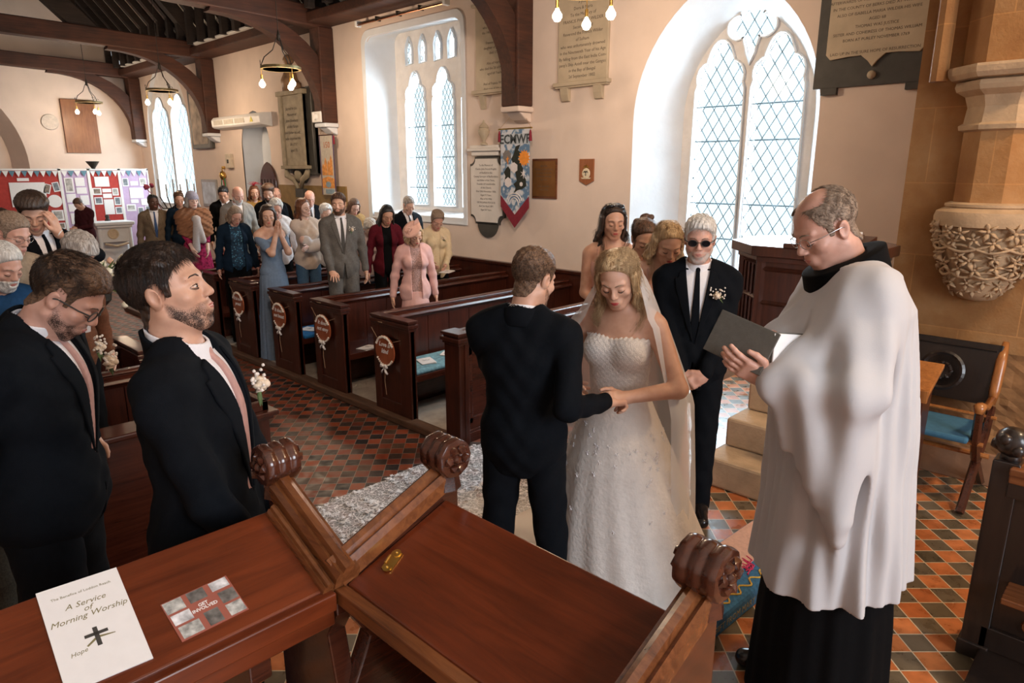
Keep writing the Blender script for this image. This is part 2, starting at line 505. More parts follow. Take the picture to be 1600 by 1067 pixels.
# near window: two cusped lights and a quatrefoil above
fr1 = arch(3.575, 0.76, 1.14, 2.95, 1.15)
la = cusped(3.885, 0.285, 1.24, 3.10, 3.72); lb = cusped(3.235, 0.285, 1.24, 3.10, 3.72)
qa = quatrefoil(3.56, 3.83, 0.245, 0.36)
window(1, fr1, [la, lb, qa], 0.135, 0.21, 7.26, bars=(1.62, 2.01, 2.69, 3.06))
# middle window: three cusped lights under small upper lights in a square head
lts = []
for yc in (9.24, 8.55, 7.86): lts.append(cusped(yc, 0.25, 1.82, 3.32, 3.90))
for yc in (9.37, 9.03, 8.66, 8.33, 7.98, 7.66):
    lts.append([(yc-0.065, 4.04), (yc+0.065, 4.02), (yc+0.068, 4.26), (yc+0.04, 4.34), (yc, 4.42), (yc-0.04, 4.34), (yc-0.068, 4.26)])
window(2, rrect(7.46, 9.80, 1.70, 4.56, 0.16), lts, 0.085, 0.15, 7.28, bars=(2.1, 2.58, 3.06), mould=0.025)
lc = cusped(19.15, 0.56, 1.55, 3.2, 4.15); ld = cusped(17.9, 0.56, 1.55, 3.2, 4.15)
window(3, arch(18.5, 1.36, 1.34, 3.3, 1.72), [lc, ld], 0.30, 0.44, 6.86, mould=0.02)
# sill ledges
bm = NB(); bx(bm, WX-0.03, 7.28, 2.6, 4.66, 0.96, 1.06); bx(bm, WX-0.02, 7.28, 2.62, 4.62, 1.06, 1.13)
struct(obj('trim_3', bm, WHITEPL, bevel=0.01))
bm = NB(); bx(bm, WX-0.01, 7.3, 7.50, 9.80, 1.60, 1.70)
struct(obj('trim_4', bm, WHITEPL, bevel=0.01))

# ---- far wall with its blocked tower arch
bm = NB()
TA = arch(2.0, 2.15, 0.0, 2.5, 2.35, 16)
prism(bm, [(-6,0), (WX+0.02,0), (WX+0.02,4.7), (1.6,10.8), (-6,4.0)], FY, FY+0.05, 'Y', holes=[[(p[0], max(p[1], 0.01)) for p in TA]])
reveal_y = [(p[0], p[1]) for p in TA]
A = [bm.verts.new((p[0], FY, p[1])) for p in TA]; TB = arch(2.0, 1.85, 0.0, 2.5, 2.05, 16); Bv = [bm.verts.new((p[0], FY+0.35, p[1])) for p in TB]
for i in range(len(TA)):
    j = (i+1) % len(TA); bm.faces.new((A[i], A[j], Bv[j], Bv[i]))
bx(bm, -1, 5, FY+0.35, FY+0.4, 0, 6)
struct(obj('wall_far', bm, PLASTER))

# ---- roof slope, rafters, ashlar posts, plates
PITCH = R(50)
def roof_pt(x, off=0.0):   # height of the roof plane at x
    return 4.95 + (WX-x)*math.tan(PITCH) + off
ceil_bm = NB()
bx_pts = [(WX+0.3, roof_pt(WX+0.3)), (1.5, roof_pt(1.5)), (1.5, roof_pt(1.5)+0.2), (WX+0.3, roof_pt(WX+0.3)+0.2)]
v0 = [ceil_bm.verts.new((p[0], 1.3, p[1])) for p in bx_pts]; v1 = [ceil_bm.verts.new((p[0], FY+.1, p[1])) for p in bx_pts]
for i in range(4): ceil_bm.faces.new((v0[i], v0[(i+1)%4], v1[(i+1)%4], v1[i]))
ceil_bm.faces.new(v0); ceil_bm.faces.new(v1)
CEILP = mat('roof_plaster_panels', (0.78,0.75,0.66), 0.9, 0.06, 3)
ceiling = struct(obj('ceiling', ceil_bm, CEILP))
bm = NB()
l2 = [(1.5, roof_pt(1.5)), (-3.8, roof_pt(WX)), (-3.8, roof_pt(WX)+.2), (1.5, roof_pt(1.5)+.2)]
v0 = [bm.verts.new((p[0], 1.3, p[1])) for p in l2]; v1 = [bm.verts.new((p[0], FY+.1, p[1])) for p in l2]
for i in range(4): bm.faces.new((v0[i], v0[(i+1)%4], v1[(i+1)%4], v1[i]))
bm.faces.new(v0); bm.faces.new(v1)
struct(obj('ceiling', bm, CEILP))
def bar(bm, a, b, w, h):
    """squared timber from a to b, w across, h deep"""
    a = Vector(a); b = Vector(b); d = (b-a).normalized()
    s = d.cross(Vector((0,0,1)));
    if s.length < 1e-3: s = Vector((0,1,0))
    s.normalize(); u = s.cross(d).normalized()
    vs = []
    for p in (a, b):
        for i, j in ((-1,-1), (1,-1), (1,1), (-1,1)): vs.append(bm.verts.new(p + s*w/2*i + u*h/2*j))
    bm.faces.new(vs[0:4][::-1]); bm.faces.new(vs[4:8])
    for i in range(4): bm.faces.new((vs[i], vs[(i+1)%4], vs[4+(i+1)%4], vs[4+i]))
y = 6.3
while y < FY-0.1:
    bm = NB(); bar(bm, (WX+0.05, y, roof_pt(WX+.05)-0.09), (2.4, y, roof_pt(2.4)-0.09), 0.13, 0.15)
    obj('rafter', bm, RAFT, ceiling)
    bm = NB(); bx(bm, 6.12, 6.24, y-0.06, y+0.06, 4.86, roof_pt(6.18)-0.1)
    obj('ashlar_post', bm, RAFT, ceiling)
    y += 0.52
bm = NB(); bx(bm, 6.28, WX+0.01, 2.0, FY, 4.70, 4.86)
struct(obj('trim_5', bm, BEAM, bevel=0.02))
# trusses
def truss(y, label, strut=True, zb=4.66):
    t = thing('roof_truss', label, 'roof beam', (0, y, 0))
    bm = NB()
    n = 14; prev = None; rng = random.Random(int(y*10))
    for i in range(n+1):
        x = WX-0.02 - (WX+3.5)*i/n
        cam = 0.10*math.sin(math.pi*i/n) + rng.uniform(-.008, .008)
        ring = [bm.verts.new((x, dy, z+cam)) for dy, z in ((-.13, zb), (.13, zb), (.14, zb+.02), (.14, zb+.29), (.12, zb+.31), (-.12, zb+.31), (-.14, zb+.29), (-.14, zb+.02))]
        if prev:
            for k in range(8): bm.faces.new((prev[k], prev[(k+1)%8], ring[(k+1)%8], ring[k]))
        else: bm.faces.new(ring)
        prev = ring
    bm.faces.new(prev[::-1]); obj('tie_beam', bm, BEAM, t)
    bm = NB(); bx(bm, WX-0.28, WX, -0.15, 0.15, 3.16, zb+0.02); obj('wall_post', bm, BEAM, t, bevel=0.02)
    # arch brace: curved from the foot of the post to the beam
    bm = NB(); n = 12; prev = None
    for i in range(n+1):
        a = (math.pi/2)*i/n
        xi = 4.72 + (WX-0.28-4.72)*math.cos(a)**0.9; zi = 3.30 + (zb-3.30)*math.sin(a)
        th = 0.20 + 0.10*math.sin(2*a)
        dx, dz = math.cos(a), math.sin(a)
        xo = min(WX-0.1, xi+dx*th+0.06); zo = zi+dz*th*0.6+0.02
        ring = [bm.verts.new(p) for p in ((xi, -.10, zi), (xi, .10, zi), (xo, .10, zo), (xo, -.10, zo))]
        if prev:
            for k in range(4): bm.faces.new((prev[k], prev[(k+1)%4], ring[(k+1)%4], ring[k]))
        else: bm.faces.new(ring)
        prev = ring
    bm.faces.new(prev[::-1]); obj('arch_brace', bm, BEAM, t)
    if strut:
        bm = NB(); P = []
        bar(bm, (4.55, 0, zb+.2), (3.2, 0, zb+1.5), 0.2, 0.34); bar(bm, (3.2, 0, zb+1.5), (2.2, 0, zb+2.9), 0.2, 0.34)
        obj('raking_strut', bm, RAFT, t)
        bm = NB(); bar(bm, (WX-0.1, 0, zb+.25), (2.4, 0, roof_pt(2.4)-.35), 0.2, 0.26)
        obj('principal_rafter', bm, RAFT, t)
    # white corbel under the post
    bm = NB(); bx(bm, WX-0.28, WX, -0.17, 0.17, 3.09, 3.16); prism(bm, [(WX-.22, 3.09), (WX, 3.09), (WX, 2.96), (WX-.10, 3.0)], -.13, .13, 'Y')
    obj('corbel', bm, PLASTER if y < 8 else WHITEPL, t, bevel=0.02)
    return t
truss(6.35, 'nearest roof beam and post above the hanging banner', True)
truss(10.9, 'roof beam and curved brace left of the three-light window')
truss(15.65, 'roof beam and curved brace between heater and tall white window')
truss(20.2, 'grey-brown beam against the far gable wall', strut=False)

# ---- chancel arch pier (stone) on the right
def stonemat():
    m, nt, B, N, L = newmat('golden_ashlar_stone')
    tc = N.new('ShaderNodeTexCoord')
    n1 = N.new('ShaderNodeTexNoise'); n1.inputs['Scale'].default_value = 2.2; n1.inputs['Detail'].default_value = 6; n1.inputs['Roughness'].default_value = .6
    L.new(tc.outputs['Object'], n1.inputs['Vector'])
    rp = ramp(N, [(0.3, (0.24,0.095,0.025)), (0.5, (0.33,0.155,0.05)), (0.72, (0.42,0.235,0.10))])
    L.new(n1.outputs['Fac'], rp.inputs[0])
    sp = N.new('ShaderNodeSeparateXYZ'); L.new(tc.outputs['Object'], sp.inputs[0])
    cb = N.new('ShaderNodeCombineXYZ'); L.new(sp.outputs[1], cb.inputs[0]); L.new(sp.outputs[2], cb.inputs[1])
    br = N.new('ShaderNodeTexBrick'); br.inputs['Scale'].default_value = 1.0; br.inputs['Brick Width'].default_value = 0.62; br.inputs['Row Height'].default_value = 0.46
    br.inputs['Mortar Size'].default_value = 0.004; br.inputs['Mortar Smooth'].default_value = 0.4; br.inputs['Color1'].default_value = (0.82,0.82,0.82,1); br.inputs['Color2'].default_value = (1.1,1.06,1.0,1); br.inputs['Mortar'].default_value = (1.35,1.3,1.2,1)
    L.new(cb.outputs[0], br.inputs['Vector'])
    mx = N.new('ShaderNodeMix'); mx.data_type = 'RGBA'; mx.blend_type = 'MULTIPLY'; mx.inputs[0].default_value = 0.75
    L.new(rp.outputs[0], mx.inputs[6]); L.new(br.outputs['Color'], mx.inputs[7]); L.new(mx.outputs[2], B.inputs['Base Color'])
    B.inputs['Roughness'].default_value = 0.85
    n2 = N.new('ShaderNodeTexNoise'); n2.inputs['Scale'].default_value = 60; L.new(tc.outputs['Object'], n2.inputs['Vector'])
    bp = N.new('ShaderNodeBump'); bp.inputs['Strength'].default_value = .25; bp.inputs['Distance'].default_value = .01; L.new(n2.outputs['Fac'], bp.inputs['Height']); L.new(bp.outputs[0], B.inputs['Normal'])
    return m
STONE = stonemat()
CARVE = mat('carved_pale_stone', (0.46,0.31,0.18), 0.8, 0.15, 9, 0.3, 60)
ROUGHP = mat('rough_lower_plaster', (0.26,0.13,0.05), 0.85, 0.35, 5, 0.9, 12, detail=8)
bm = NB(); PX = 5.10
bx(bm, PX, WX-.005, -1.6, 1.36, 1.25, 6.5)
struct(obj('wall_pier', bm, STONE))
bm = NB()
# lower rough plaster with a bumpy front
n1, n2 = 60, 24
rng = random.Random(3)
from mathutils import noise as mnoise
grid = [[None]*(n2+1) for _ in range(n1+1)]
for i in range(n1+1):
    for j in range(n2+1):
        yy = -1.6 + 2.93*i/n1; zz = CZ + 0.87*j/n2
        q = mnoise.noise(Vector((yy*5, zz*7, 0)))*0.018 + mnoise.noise(Vector((yy*16, zz*20, 3)))*0.010
        edge = 0.035 if (zz < 0.70) else 0.0
        grid[i][j] = bm.verts.new((PX-0.012-edge+q*(0 if j in (0,) else 1), yy, zz))
for i in range(n1):
    for j in range(n2): bm.faces.new((grid[i][j], grid[i+1][j], grid[i+1][j+1], grid[i][j+1]))
bx(bm, PX, WX+.1, -1.6, 1.34, CZ, 1.25)
struct(obj('wall_pier', bm, ROUGHP))
bm = NB(); bx(bm, PX-0.075, PX, -1.6, 1.34, CZ, 0.62); struct(obj('baseboard_right', bm, mat('stone_skirting', (0.27,0.14,0.075), 0.8, 0.2, 6, 0.3, 30), bevel=0.01))
# wall behind the pier, up to the roof, joining the window wall
bm = NB(); bx(bm, WX, WX+0.1, -1.6, 1.4, CZ, 6.5); struct(obj('wall_right', bm, PLASTER))

# ---- the rest of the shell: left wall, chancel walls with an unseen opening added for fill light, chancel ceiling
bm = NB(); bx(bm, -3.9, -3.8, 1.3, FY, 0, 4.95); struct(obj('wall_left', bm, PLASTER))
bm = NB(); bx(bm, -3.8, -2.3, 1.2, 1.3, CZ, 7.5); bx(bm, -2.4, -2.3, -5.0, 1.2, CZ, 5.4); struct(obj('wall_left', bm, PLASTER))
bm = NB(); prism(bm, [(-2.4, CZ), (5.2, CZ), (5.2, 5.4), (-2.4, 5.4)], -5.1, -5.0, 'Y', holes=[arch(0.6, 1.35, 1.8, 3.6, 1.9)]); struct(obj('wall_back', bm, PLASTER))
bm = NB(); bx(bm, 5.1, 5.2, -5.0, -1.6, CZ, 5.4); struct(obj('wall_right', bm, PLASTER))
bm = NB(); bx(bm, -2.4, 5.3, -5.1, 1.25, 5.4, 5.5); struct(obj('ceiling', bm, CEILP))
bm = NB(); bx(bm, -3.9, WX+.1, 1.25, 1.35, 5.4, 11.3); struct(obj('wall_back', bm, PLASTER))
bm = NB(); bx(bm, -2.4, 5.2, -5.0, -3.5, 0.2, CZ); struct(obj('floor', bm, CHAN_T))
# ================================================================== FURNITURE
def side_cap(bm, x0, x1, y0, y1, z):
    """moulded cap: three stacked bands"""
    bx(bm, x0-.012, x1+.012, y0-.012, y1+.012, z-.10, z-.075)
    bx(bm, x0-.022, x1+.022, y0-.022, y1+.022, z-.072, z-.038)
    bx(bm, x0-.005, x1+.005, y0-.005, y1+.005, z-.038, z-.022)
    bx(bm, x0-.018, x1+.018, y0-.018, y1+.018, z-.022, z)
def rail_profile(bm, x0, x1, yb, z):
    """long moulded top rail"""
    pts = [(yb-.01, z-.13), (yb+.03, z-.13), (yb+.04, z-.03), (yb+.045, z), (yb-.03, z+.005), (yb-.045, z-.012), (yb-.03, z-.03), (yb-.085, z-.045), (yb-.095, z-.07), (yb-.06, z-.09), (yb-.03, z-.13)]
    prism(bm, pts[1:], x0, x1, 'X')
def make_pew(label, yb, x0=3.72, x1=6.68, z0=0.06, aisle=-1, depth=0.58, group='wooden pews on the window side'):
    t = thing('church_pew', label, 'pew', ((x0 if aisle < 0 else x1), yb, z0), 0, group)
    ox, oy = (x0 if aisle < 0 else x1), yb
    def L(a): return a-ox
    H_ = 0.97
    xa = (0.0, 0.075) if aisle < 0 else (-0.075, 0.0)
    # bench end: stiles, sunk panel and moulded cap
    bm = NB()
    bx(bm, xa[0]+.015, xa[1]-.015, -depth, 0.0, 0, H_-.10)
    for a, b in ((-depth, -depth+.16), (-.10, 0.0)): bx(bm, xa[0], xa[1], a, b, 0, H_-.10)
    bx(bm, xa[0], xa[1], -depth+.16, -.10, 0, .13); bx(bm, xa[0], xa[1], -depth+.16, -.10, H_-.2, H_-.10)
    side_cap(bm, xa[0], xa[1], -depth, 0.0, H_)
    obj('bench_end', bm, PEWZ, t, bevel=0.004)
    xx0, xx1 = (0.075, x1-x0) if aisle < 0 else (x0-x1, -0.075)
    bm = NB(); n = max(1, int((xx1-xx0)/0.27)); w = (xx1-xx0)/n
    for i in range(n): bx(bm, xx0+i*w+.003, xx0+(i+1)*w-.003, -.045, -.015, .10, H_-.10)
    bx(bm, xx0, xx1, -.015, 0, .05, H_-.1)
    obj('back_panel', bm, PEWZ, t, bevel=0.003)
    bm = NB(); rail_profile(bm, xx0, xx1, -.0, H_-0.005); obj('top_rail', bm, PEW, t, bevel=0.004)
    bm = NB(); bx(bm, xx0, xx1, -depth+.03, -.05, .385, .42); bx(bm, xx0, xx1, -depth+.02, -depth+.045, .36, .425)
    obj('seat', bm, PEW, t, bevel=0.004)
    bm = NB(); bx(bm, xx0, xx1, -.16, -.05, 0, .38); obj('seat_support', bm, PEW, t)
    return t
for yb, lab in ((5.52, 'nearest pew with the round Love is kind sign on its end'),
                (6.65, 'second pew where the man in a grey suit rests his hand'),
                (7.62, 'third pew from the front, just before the woman in the long blue dress'),
                (8.68, 'fourth pew, behind the woman in the long blue dress'),
                (9.75, 'fifth pew back, behind the older woman in the brown shawl'),
                (10.85, 'sixth pew back, near the hanging Arabic-numbered banner'.replace(' Arabic-numbered', ' narrow'))):
    make_pew(lab, yb)
# pew frontal before the first pew
t = thing('pew_frontal', 'panelled front of the pews behind the groom in a dark suit', 'pew', (3.71, 4.42, 0))
bm = NB(); bx(bm, 0.015, 0.075, -.17, 0, 0, .94); bx(bm, 0, 0.02, -.18, .01, 0, .93); bx(bm, .07, .12, -.18, .01, 0, .93)
bx(bm, -.015, .135, -.195, .02, .93, .955); bx(bm, -.03, .15, -.21, .035, .955, .99); bx(bm, -.01, .13, -.19, .015, .99, 1.01); bx(bm, -.025, .145, -.205, .03, 1.01, 1.035)
obj('end_post', bm, PEWZ, t, bevel=0.005)
bm = NB(); bx(bm, .1, 2.98, -.09, -.04, 0, .96)
for i in range(4):
    a = .14+i*.71; bx(bm, a, a+.07, -.12, -.08, .16, .95)
bx(bm, .1, 2.98, -.12, -.08, .10, .22); bx(bm, .1, 2.98, -.12, -.08, .80, .95)
bx(bm, .1, 2.98, -.15, -.08, 0, .09); bx(bm, .1, 2.98, -.135, -.08, .09, .11)
obj('front_panel', bm, PEW, t, bevel=0.005)
bm = NB()
tube(bm, [(.12, -.13, .955), (2.98, -.13, .955)], .022, 10); tube(bm, [(.12, -.10, 1.022), (2.98, -.10, 1.022)], .018, 10)
bx(bm, .12, 2.98, -.12, 0.02, .94, 1.02)
obj('top_rail', bm, PEW, t, smooth=True)
# low wainscot along the wall
bm = NB(); bx(bm, 6.69, 6.75, 4.42, 13.0, 0.06, 1.10); bx(bm, 6.67, 6.755, 4.42, 13.0, 1.10, 1.14)
struct(obj('trim_6', bm, PEWZ, bevel=0.006))

# left block: frontal with a sunk tray top, and three pews behind
t = thing('pew_frontal', 'dark wood pew front with tray top in front of the left pews', 'pew', (1.76, 4.05, 0))
bm = NB(); bx(bm, -.42, 0, -.30, .02, 0, .93); bx(bm, -.44, .02, -.32, .04, .93, .955); bx(bm, -.46, .045, -.345, .065, .955, .985)
obj('end_post', bm, PEWZ, t, bevel=0.006)
bm = NB(); bx(bm, -.40, -.02, -.28, .0, .985, 1.0)
for a in ((-.42, -.38, -.30, .02), (-.04, 0, -.30, .02), (-.42, 0, -.30, -.27), (-.42, 0, -.01, .02)): bx(bm, *a, .985, 1.045)
obj('tray_top', bm, PEW, t, bevel=0.004)
bm = NB(); bx(bm, -3.2, -.42, -.22, -.14, 0, 1.0); obj('front_panel', bm, PEW, t)
bm = NB(); bx(bm, -3.2, -.42, -.26, -.06, 1.0, 1.035); obj('top_rail', bm, PEW, t, bevel=0.01)
for yb, lab in ((5.15, 'left-hand pew hidden behind the two men in the foreground'), (6.2, 'second left-hand pew behind the foreground men'), (7.3, 'third left-hand pew, in front of the man wiping his face')):
    make_pew(lab, yb, x0=-1.4, x1=1.72, aisle=1, group='wooden pews on the left side')

# pew end signs
SIGNR = wood('varnished_round_slice', (0.20,0.045,0.015), (0.38,0.10,0.035), 0.45, 'Z', 4)
LACE = mat('cream_lace_ribbon', (0.78,0.70,0.60), 0.8, 0.1, 60)
TWINE = mat('jute_twine', (0.50,0.33,0.20), 0.9, 0.15, 60)
def sign(lines, y, z, label, dy=0):
    t = thing('pew_end_sign', label, 'sign', (3.69, y, z), 0, 'round painted signs on pew ends')
    bm = NB(); lathe(bm, [(.001,-.012), (.148,-.012), (.152,-.008), (.152,.0), (.001,.0)], n=36, axis='X'); obj('disc', bm, SIGNR, t)
    k = len(lines)
    for i, l in enumerate(lines):
        text_mesh(l, .062, PAPER, t, M=Mw(0, .03 + (k-1)*.032 - i*.066, -.0135), italic=True, bold=True)
    bm = NB(); rng = random.Random(int(y*100))
    for i in range(16):
        a = math.pi*(0.15+0.70*i/15); blob(bm, (-.014, .138*math.cos(a), .138*math.sin(a)), .014, 1, i, .3)
    for i in range(12):
        a = -math.pi*(0.2+0.6*i/11); blob(bm, (-.014, .142*math.cos(a), .142*math.sin(a)), .012, 1, i, .3)
    obj('lace_edging', bm, LACE, t)
    bm = NB()
    for s in (-1, 1):
        tube(bm, [(-.02, 0, -.155), (-.035, .035*s, -.135), (-.03, .05*s, -.155), (-.02, 0, -.16)], [.006,.014,.012,.006], 6)
        tube(bm, [(-.02, 0, -.158), (-.03, .03*s, -.20), (-.02, .045*s, -.225)], [.006,.013,.009], 6, flat=.5)
    blob(bm, (-.025, 0, -.157), .013)
    obj('bow', bm, PAPER, t, smooth='all')
    bm = NB(); tube(bm, [(-.012, 0, -.17), (-.016, .01, -.30), (-.01, 0.0, -.44)], .0025, 5); tube(bm, [(0, -.12, .10), (.0, -.24, .14)], .002, 5); tube(bm, [(0, .12, .10), (.0, .22, .20)], .002, 5)
    tube(bm, [(.03, .08, .235)] + [(.03+.03*math.sin(a), .08+.05*math.cos(a), .27+.0*a) for a in [i*.7 for i in range(9)]], .003, 5)
    obj('twine', bm, TWINE, t)
    return t
sign(['Love is', 'kind'], 5.28, .70, 'round brown sign reading Love is kind on the nearest pew end')
sign(['It does', 'not envy'], 6.40, .74, 'round brown sign reading It does not envy on the second pew end')
sign(['It does', 'not boast'], 7.36, .74, 'round brown sign on the pew end beside the long blue dress')
sign(['It is not', 'proud'], 8.42, .74, 'round brown sign on the farthest visible pew end')

# cushions and papers on the pew seats
BLUEC = mat('blue_cushion_cloth', (0.012,0.16,0.42), 0.85, 0.25, 30, 0.2)
BLUEW = mat('faded_blue_woven_cloth', (0.16,0.32,0.38), 0.85, 0.35, 35, 0.2)
def leaf(x, y, z, rz, label, w=.15, h=.21, name='order_of_service'):
    t = thing(name, label, 'leaflet', (x, y, z), rz, 'service leaflets on the pews')
    bm = NB(); bx(bm, -w/2, w/2, -h/2, h/2, 0, .003); obj('back_page', bm, PAPER, t)
    bm = NB(); v = [bm.verts.new(p) for p in ((-w/2,-h/2,.004), (w/2,-h/2,.012), (w/2,h/2,.012), (-w/2,h/2,.004))]; bm.faces.new(v); v2 = [bm.verts.new((p.co.x, p.co.y, p.co.z+.001)) for p in v]; bm.faces.new(v2[::-1])
    obj('cover', bm, PAPER, t)
    text_mesh('Order of\nService', .02, INK, t, M=Mt(0, 0, .0145, 0), depth=.0002)
def cushion(x0, x1, y0, y1, z, m, label):
    bm = NB(); bx(bm, x0, x1, y0, y1, z, z+.045); o = obj('seat_cushion', bm, m, None, bevel=0.018); tag(o, label, 'cushion', 'cushions on the pew seats')
cushion(3.82, 6.5, 4.98, 5.42, .482, BLUEW, 'faded blue woven cushion on the nearest pew seat')
cushion(3.82, 5.6, 7.05, 7.52, .482, BLUEC, 'bright blue cushion on the third pew seat')
cushion(3.82, 5.6, 8.1, 8.55, .482, BLUEC, 'blue cushion glimpsed behind the hem of the blue dress')
leaf(4.10, 5.18, .53, R(-20), 'white leaflet lying open on the nearest pew cushion'); leaf(4.42, 5.25, .53, R(30), 'small white card beside the leaflet on the nearest pew', .12, .10)
leaf(4.10, 6.2, .485, R(-75), 'white paper on the dark seat of the second pew'); leaf(4.02, 7.28, .53, R(20), 'white leaflet on the bright blue cushion')

# ---- choir desks with poppyheads
def poppy(parent, c, axis, r=.052, seed=0):
    bm = NB(); rng = random.Random(seed)
    prof = []
    n = 40
    for i in range(n+1):
        h = -.045+.09*i/n
        rr = r*(0.93+0.085*abs(math.cos(h*math.pi/.030)))
        if i == 0 or i == n: rr = r*.84
        prof.append((rr, h))
    prof = [(.0008, -.043), (r*.6, -.046)] + prof + [(r*.6, .046), (.0008, .043)]
    lathe(bm, prof, c, 36, axis, lobes=9, amp=0.025)
    # carved rosette on both faces
    for s in (-1, 1):
        for k in range(6):
            a = k*math.pi/3+rng.uniform(-.2, .2)
            u, v = .026*math.cos(a), .026*math.sin(a)
            p = (c[0]+u, c[1]+s*.044, c[2]+v) if axis == 'Y' else (c[0]+s*.044, c[1]+u, c[2]+v)
            blob(bm, p, .015, 1, k, .25)
        p = (c[0], c[1]+s*.046, c[2]) if axis == 'Y' else (c[0]+s*.046, c[1], c[2])
        blob(bm, p, .013, 2, 9, .1)
    # neck
    tube(bm, [(c[0], c[1], c[2]-.09), (c[0], c[1], c[2]-.03)], [.040,.030], 8)
    return obj('poppyhead', bm, POPPY, parent, smooth=True)
def moulded_rail(bm, a, b, w=.062, h=.055):
    """rail from a to b with grooves along the top"""
    a = Vector(a); b = Vector(b); d = (b-a).normalized(); s = d.cross(Vector((0,0,1))).normalized(); u = s.cross(d)
    prof = [(-.5,-.5), (.5,-.5), (.5,.1), (.40,.42), (.26,.34), (.20,.62), (0,.75), (-.20,.62), (-.26,.34), (-.40,.42), (-.5,.1)]
    ra = [bm.verts.new(a + s*p[0]*w + u*p[1]*h) for p in prof]; rb = [bm.verts.new(b + s*p[0]*w + u*p[1]*h) for p in prof]
    n = len(prof)
    for i in range(n): bm.faces.new((ra[i], ra[(i+1)%n], rb[(i+1)%n], rb[i]))
    bm.faces.new(ra[::-1]); bm.faces.new(rb)
def desk_mesh(u0, u1, near, far, zn, zf, along):
    bm = NB(); th = .034
    def P(u, w, z): return (u, w, z) if along == 'X' else (w, u, z)
    for dz, sgn in ((0, 1), (-th, -1)): pass
    vs = [P(u0,near,zn), P(u1,near,zn), P(u1,far,zf), P(u0,far,zf)]
    top = [bm.verts.new(v) for v in vs]; bot = [bm.verts.new((v[0], v[1], v[2]-th)) for v in vs]
    bm.faces.new(top); bm.faces.new(bot[::-1])
    for i in range(4): bm.faces.new((top[i], top[(i+1)%4], bot[(i+1)%4], bot[i]))
    return bm
t = thing('choir_desk', 'sloping choir desk with leaflets in the bottom left foreground', 'desk', (0, 0, 0))
bm = desk_mesh(-1.3, .70, 1.262, 1.515, 1.452, 1.556, 'X'); obj('desk_top', bm, DESK, t, bevel=0.004)
bm = NB(); bx(bm, -1.3, .70, 1.235, 1.262, 1.405, 1.450); bx(bm, -1.3, .70, 1.25, 1.28, 1.36, 1.41); obj('front_rail', bm, DESK, t, bevel=0.004)
bm = NB(); prism(bm, [(1.27,.42), (1.55,.42), (1.55,1.62), (1.50,1.60), (1.25,1.49), (1.25,1.38), (1.30,1.3), (1.27,1.15)], .705, .755, 'X'); obj('end_panel', bm, POPPY, t, bevel=0.004)
bm = NB(); moulded_rail(bm, (.732, 1.235, 1.478), (.732, 1.53, 1.607)); obj('end_rail', bm, OAK, t)
bm = NB(); moulded_rail(bm, (.69, 1.25, 1.455), (.69, 1.50, 1.56), .03, .03); obj('inner_bead', bm, OAK, t)
poppy(t, (.732, 1.545, 1.665), 'X', seed=1)
bm = NB()
for x in (-.95, -.1, .5):
    prism(bm, [(1.30,.42), (1.50,.42), (1.50,1.50), (1.27,1.40), (1.27,1.30), (1.36,1.22), (1.30,1.05)], x, x+.05, 'X')
bx(bm, -1.3, .70, 1.48, 1.51, 1.2, 1.52)
obj('bracket', bm, POPPY, t, bevel=0.004)
t = thing('choir_desk', 'sloping choir desk with a brass hinge in the bottom centre foreground', 'desk', (0, 0, 0))
bm = desk_mesh(.555, 1.245, .735, 1.035, 1.452, 1.556, 'Y'); obj('desk_top', bm, DESKY, t, bevel=0.004)
bm = NB(); bx(bm, .705, .735, .50, 1.27, 1.41, 1.450); obj('front_rail', bm, OAK, t, bevel=0.004)
for i, y in enumerate((1.272, .530)):
    bm = NB(); prism(bm, [(.72,.42), (1.08,.42), (1.08,1.62), (1.03,1.60), (.73,1.475), (.73,1.38), (.79,1.28), (.73,1.15)], y-.024, y+.024, 'Y'); obj('end_panel', bm, POPPY, t, bevel=0.004)
    bm = NB(); moulded_rail(bm, (.715, y, 1.478), (1.045, y, 1.61)); obj('end_rail', bm, OAK, t)
    poppy(t, (1.055, y-.005, 1.668), 'Y', seed=3+i)
bm = NB(); bx(bm, 1.00, 1.03, .53, 1.27, .9, 1.50); bx(bm, .74, 1.0, .88, .92, .42, 1.40); obj('bracket', bm, POPPY, t, bevel=0.004)
bm = NB(); bx(bm, -.026, .026, -.014, .014, 0, .003)
for s in (-1, 1):
    lathe(bm, [(.001,.002), (.011,.002), (.011,.0055), (.001,.0055)], (s*.022, .0, 0), 14); blob(bm, (s*.022, 0, .006), .004, 1)
tube(bm, [(-.012, .012, .005), (.012, .012, .005)], .003, 6)
hg = obj('brass_hinge', bm, BRASS, t); hg.location = (.83, 1.20, 1.487); hg.rotation_euler = (0, R(-19), R(20))
bm = NB(); blob(bm, (0,0,0), .010, 1, 4, .4, (1, .7, .15)); blob(bm, (.012,.006,0), .006, 1, 5, .4, (1,1,.2))
pm = obj('paint_fleck', bm, PAPER, t); pm.location = (.702, 1.285, 1.464)
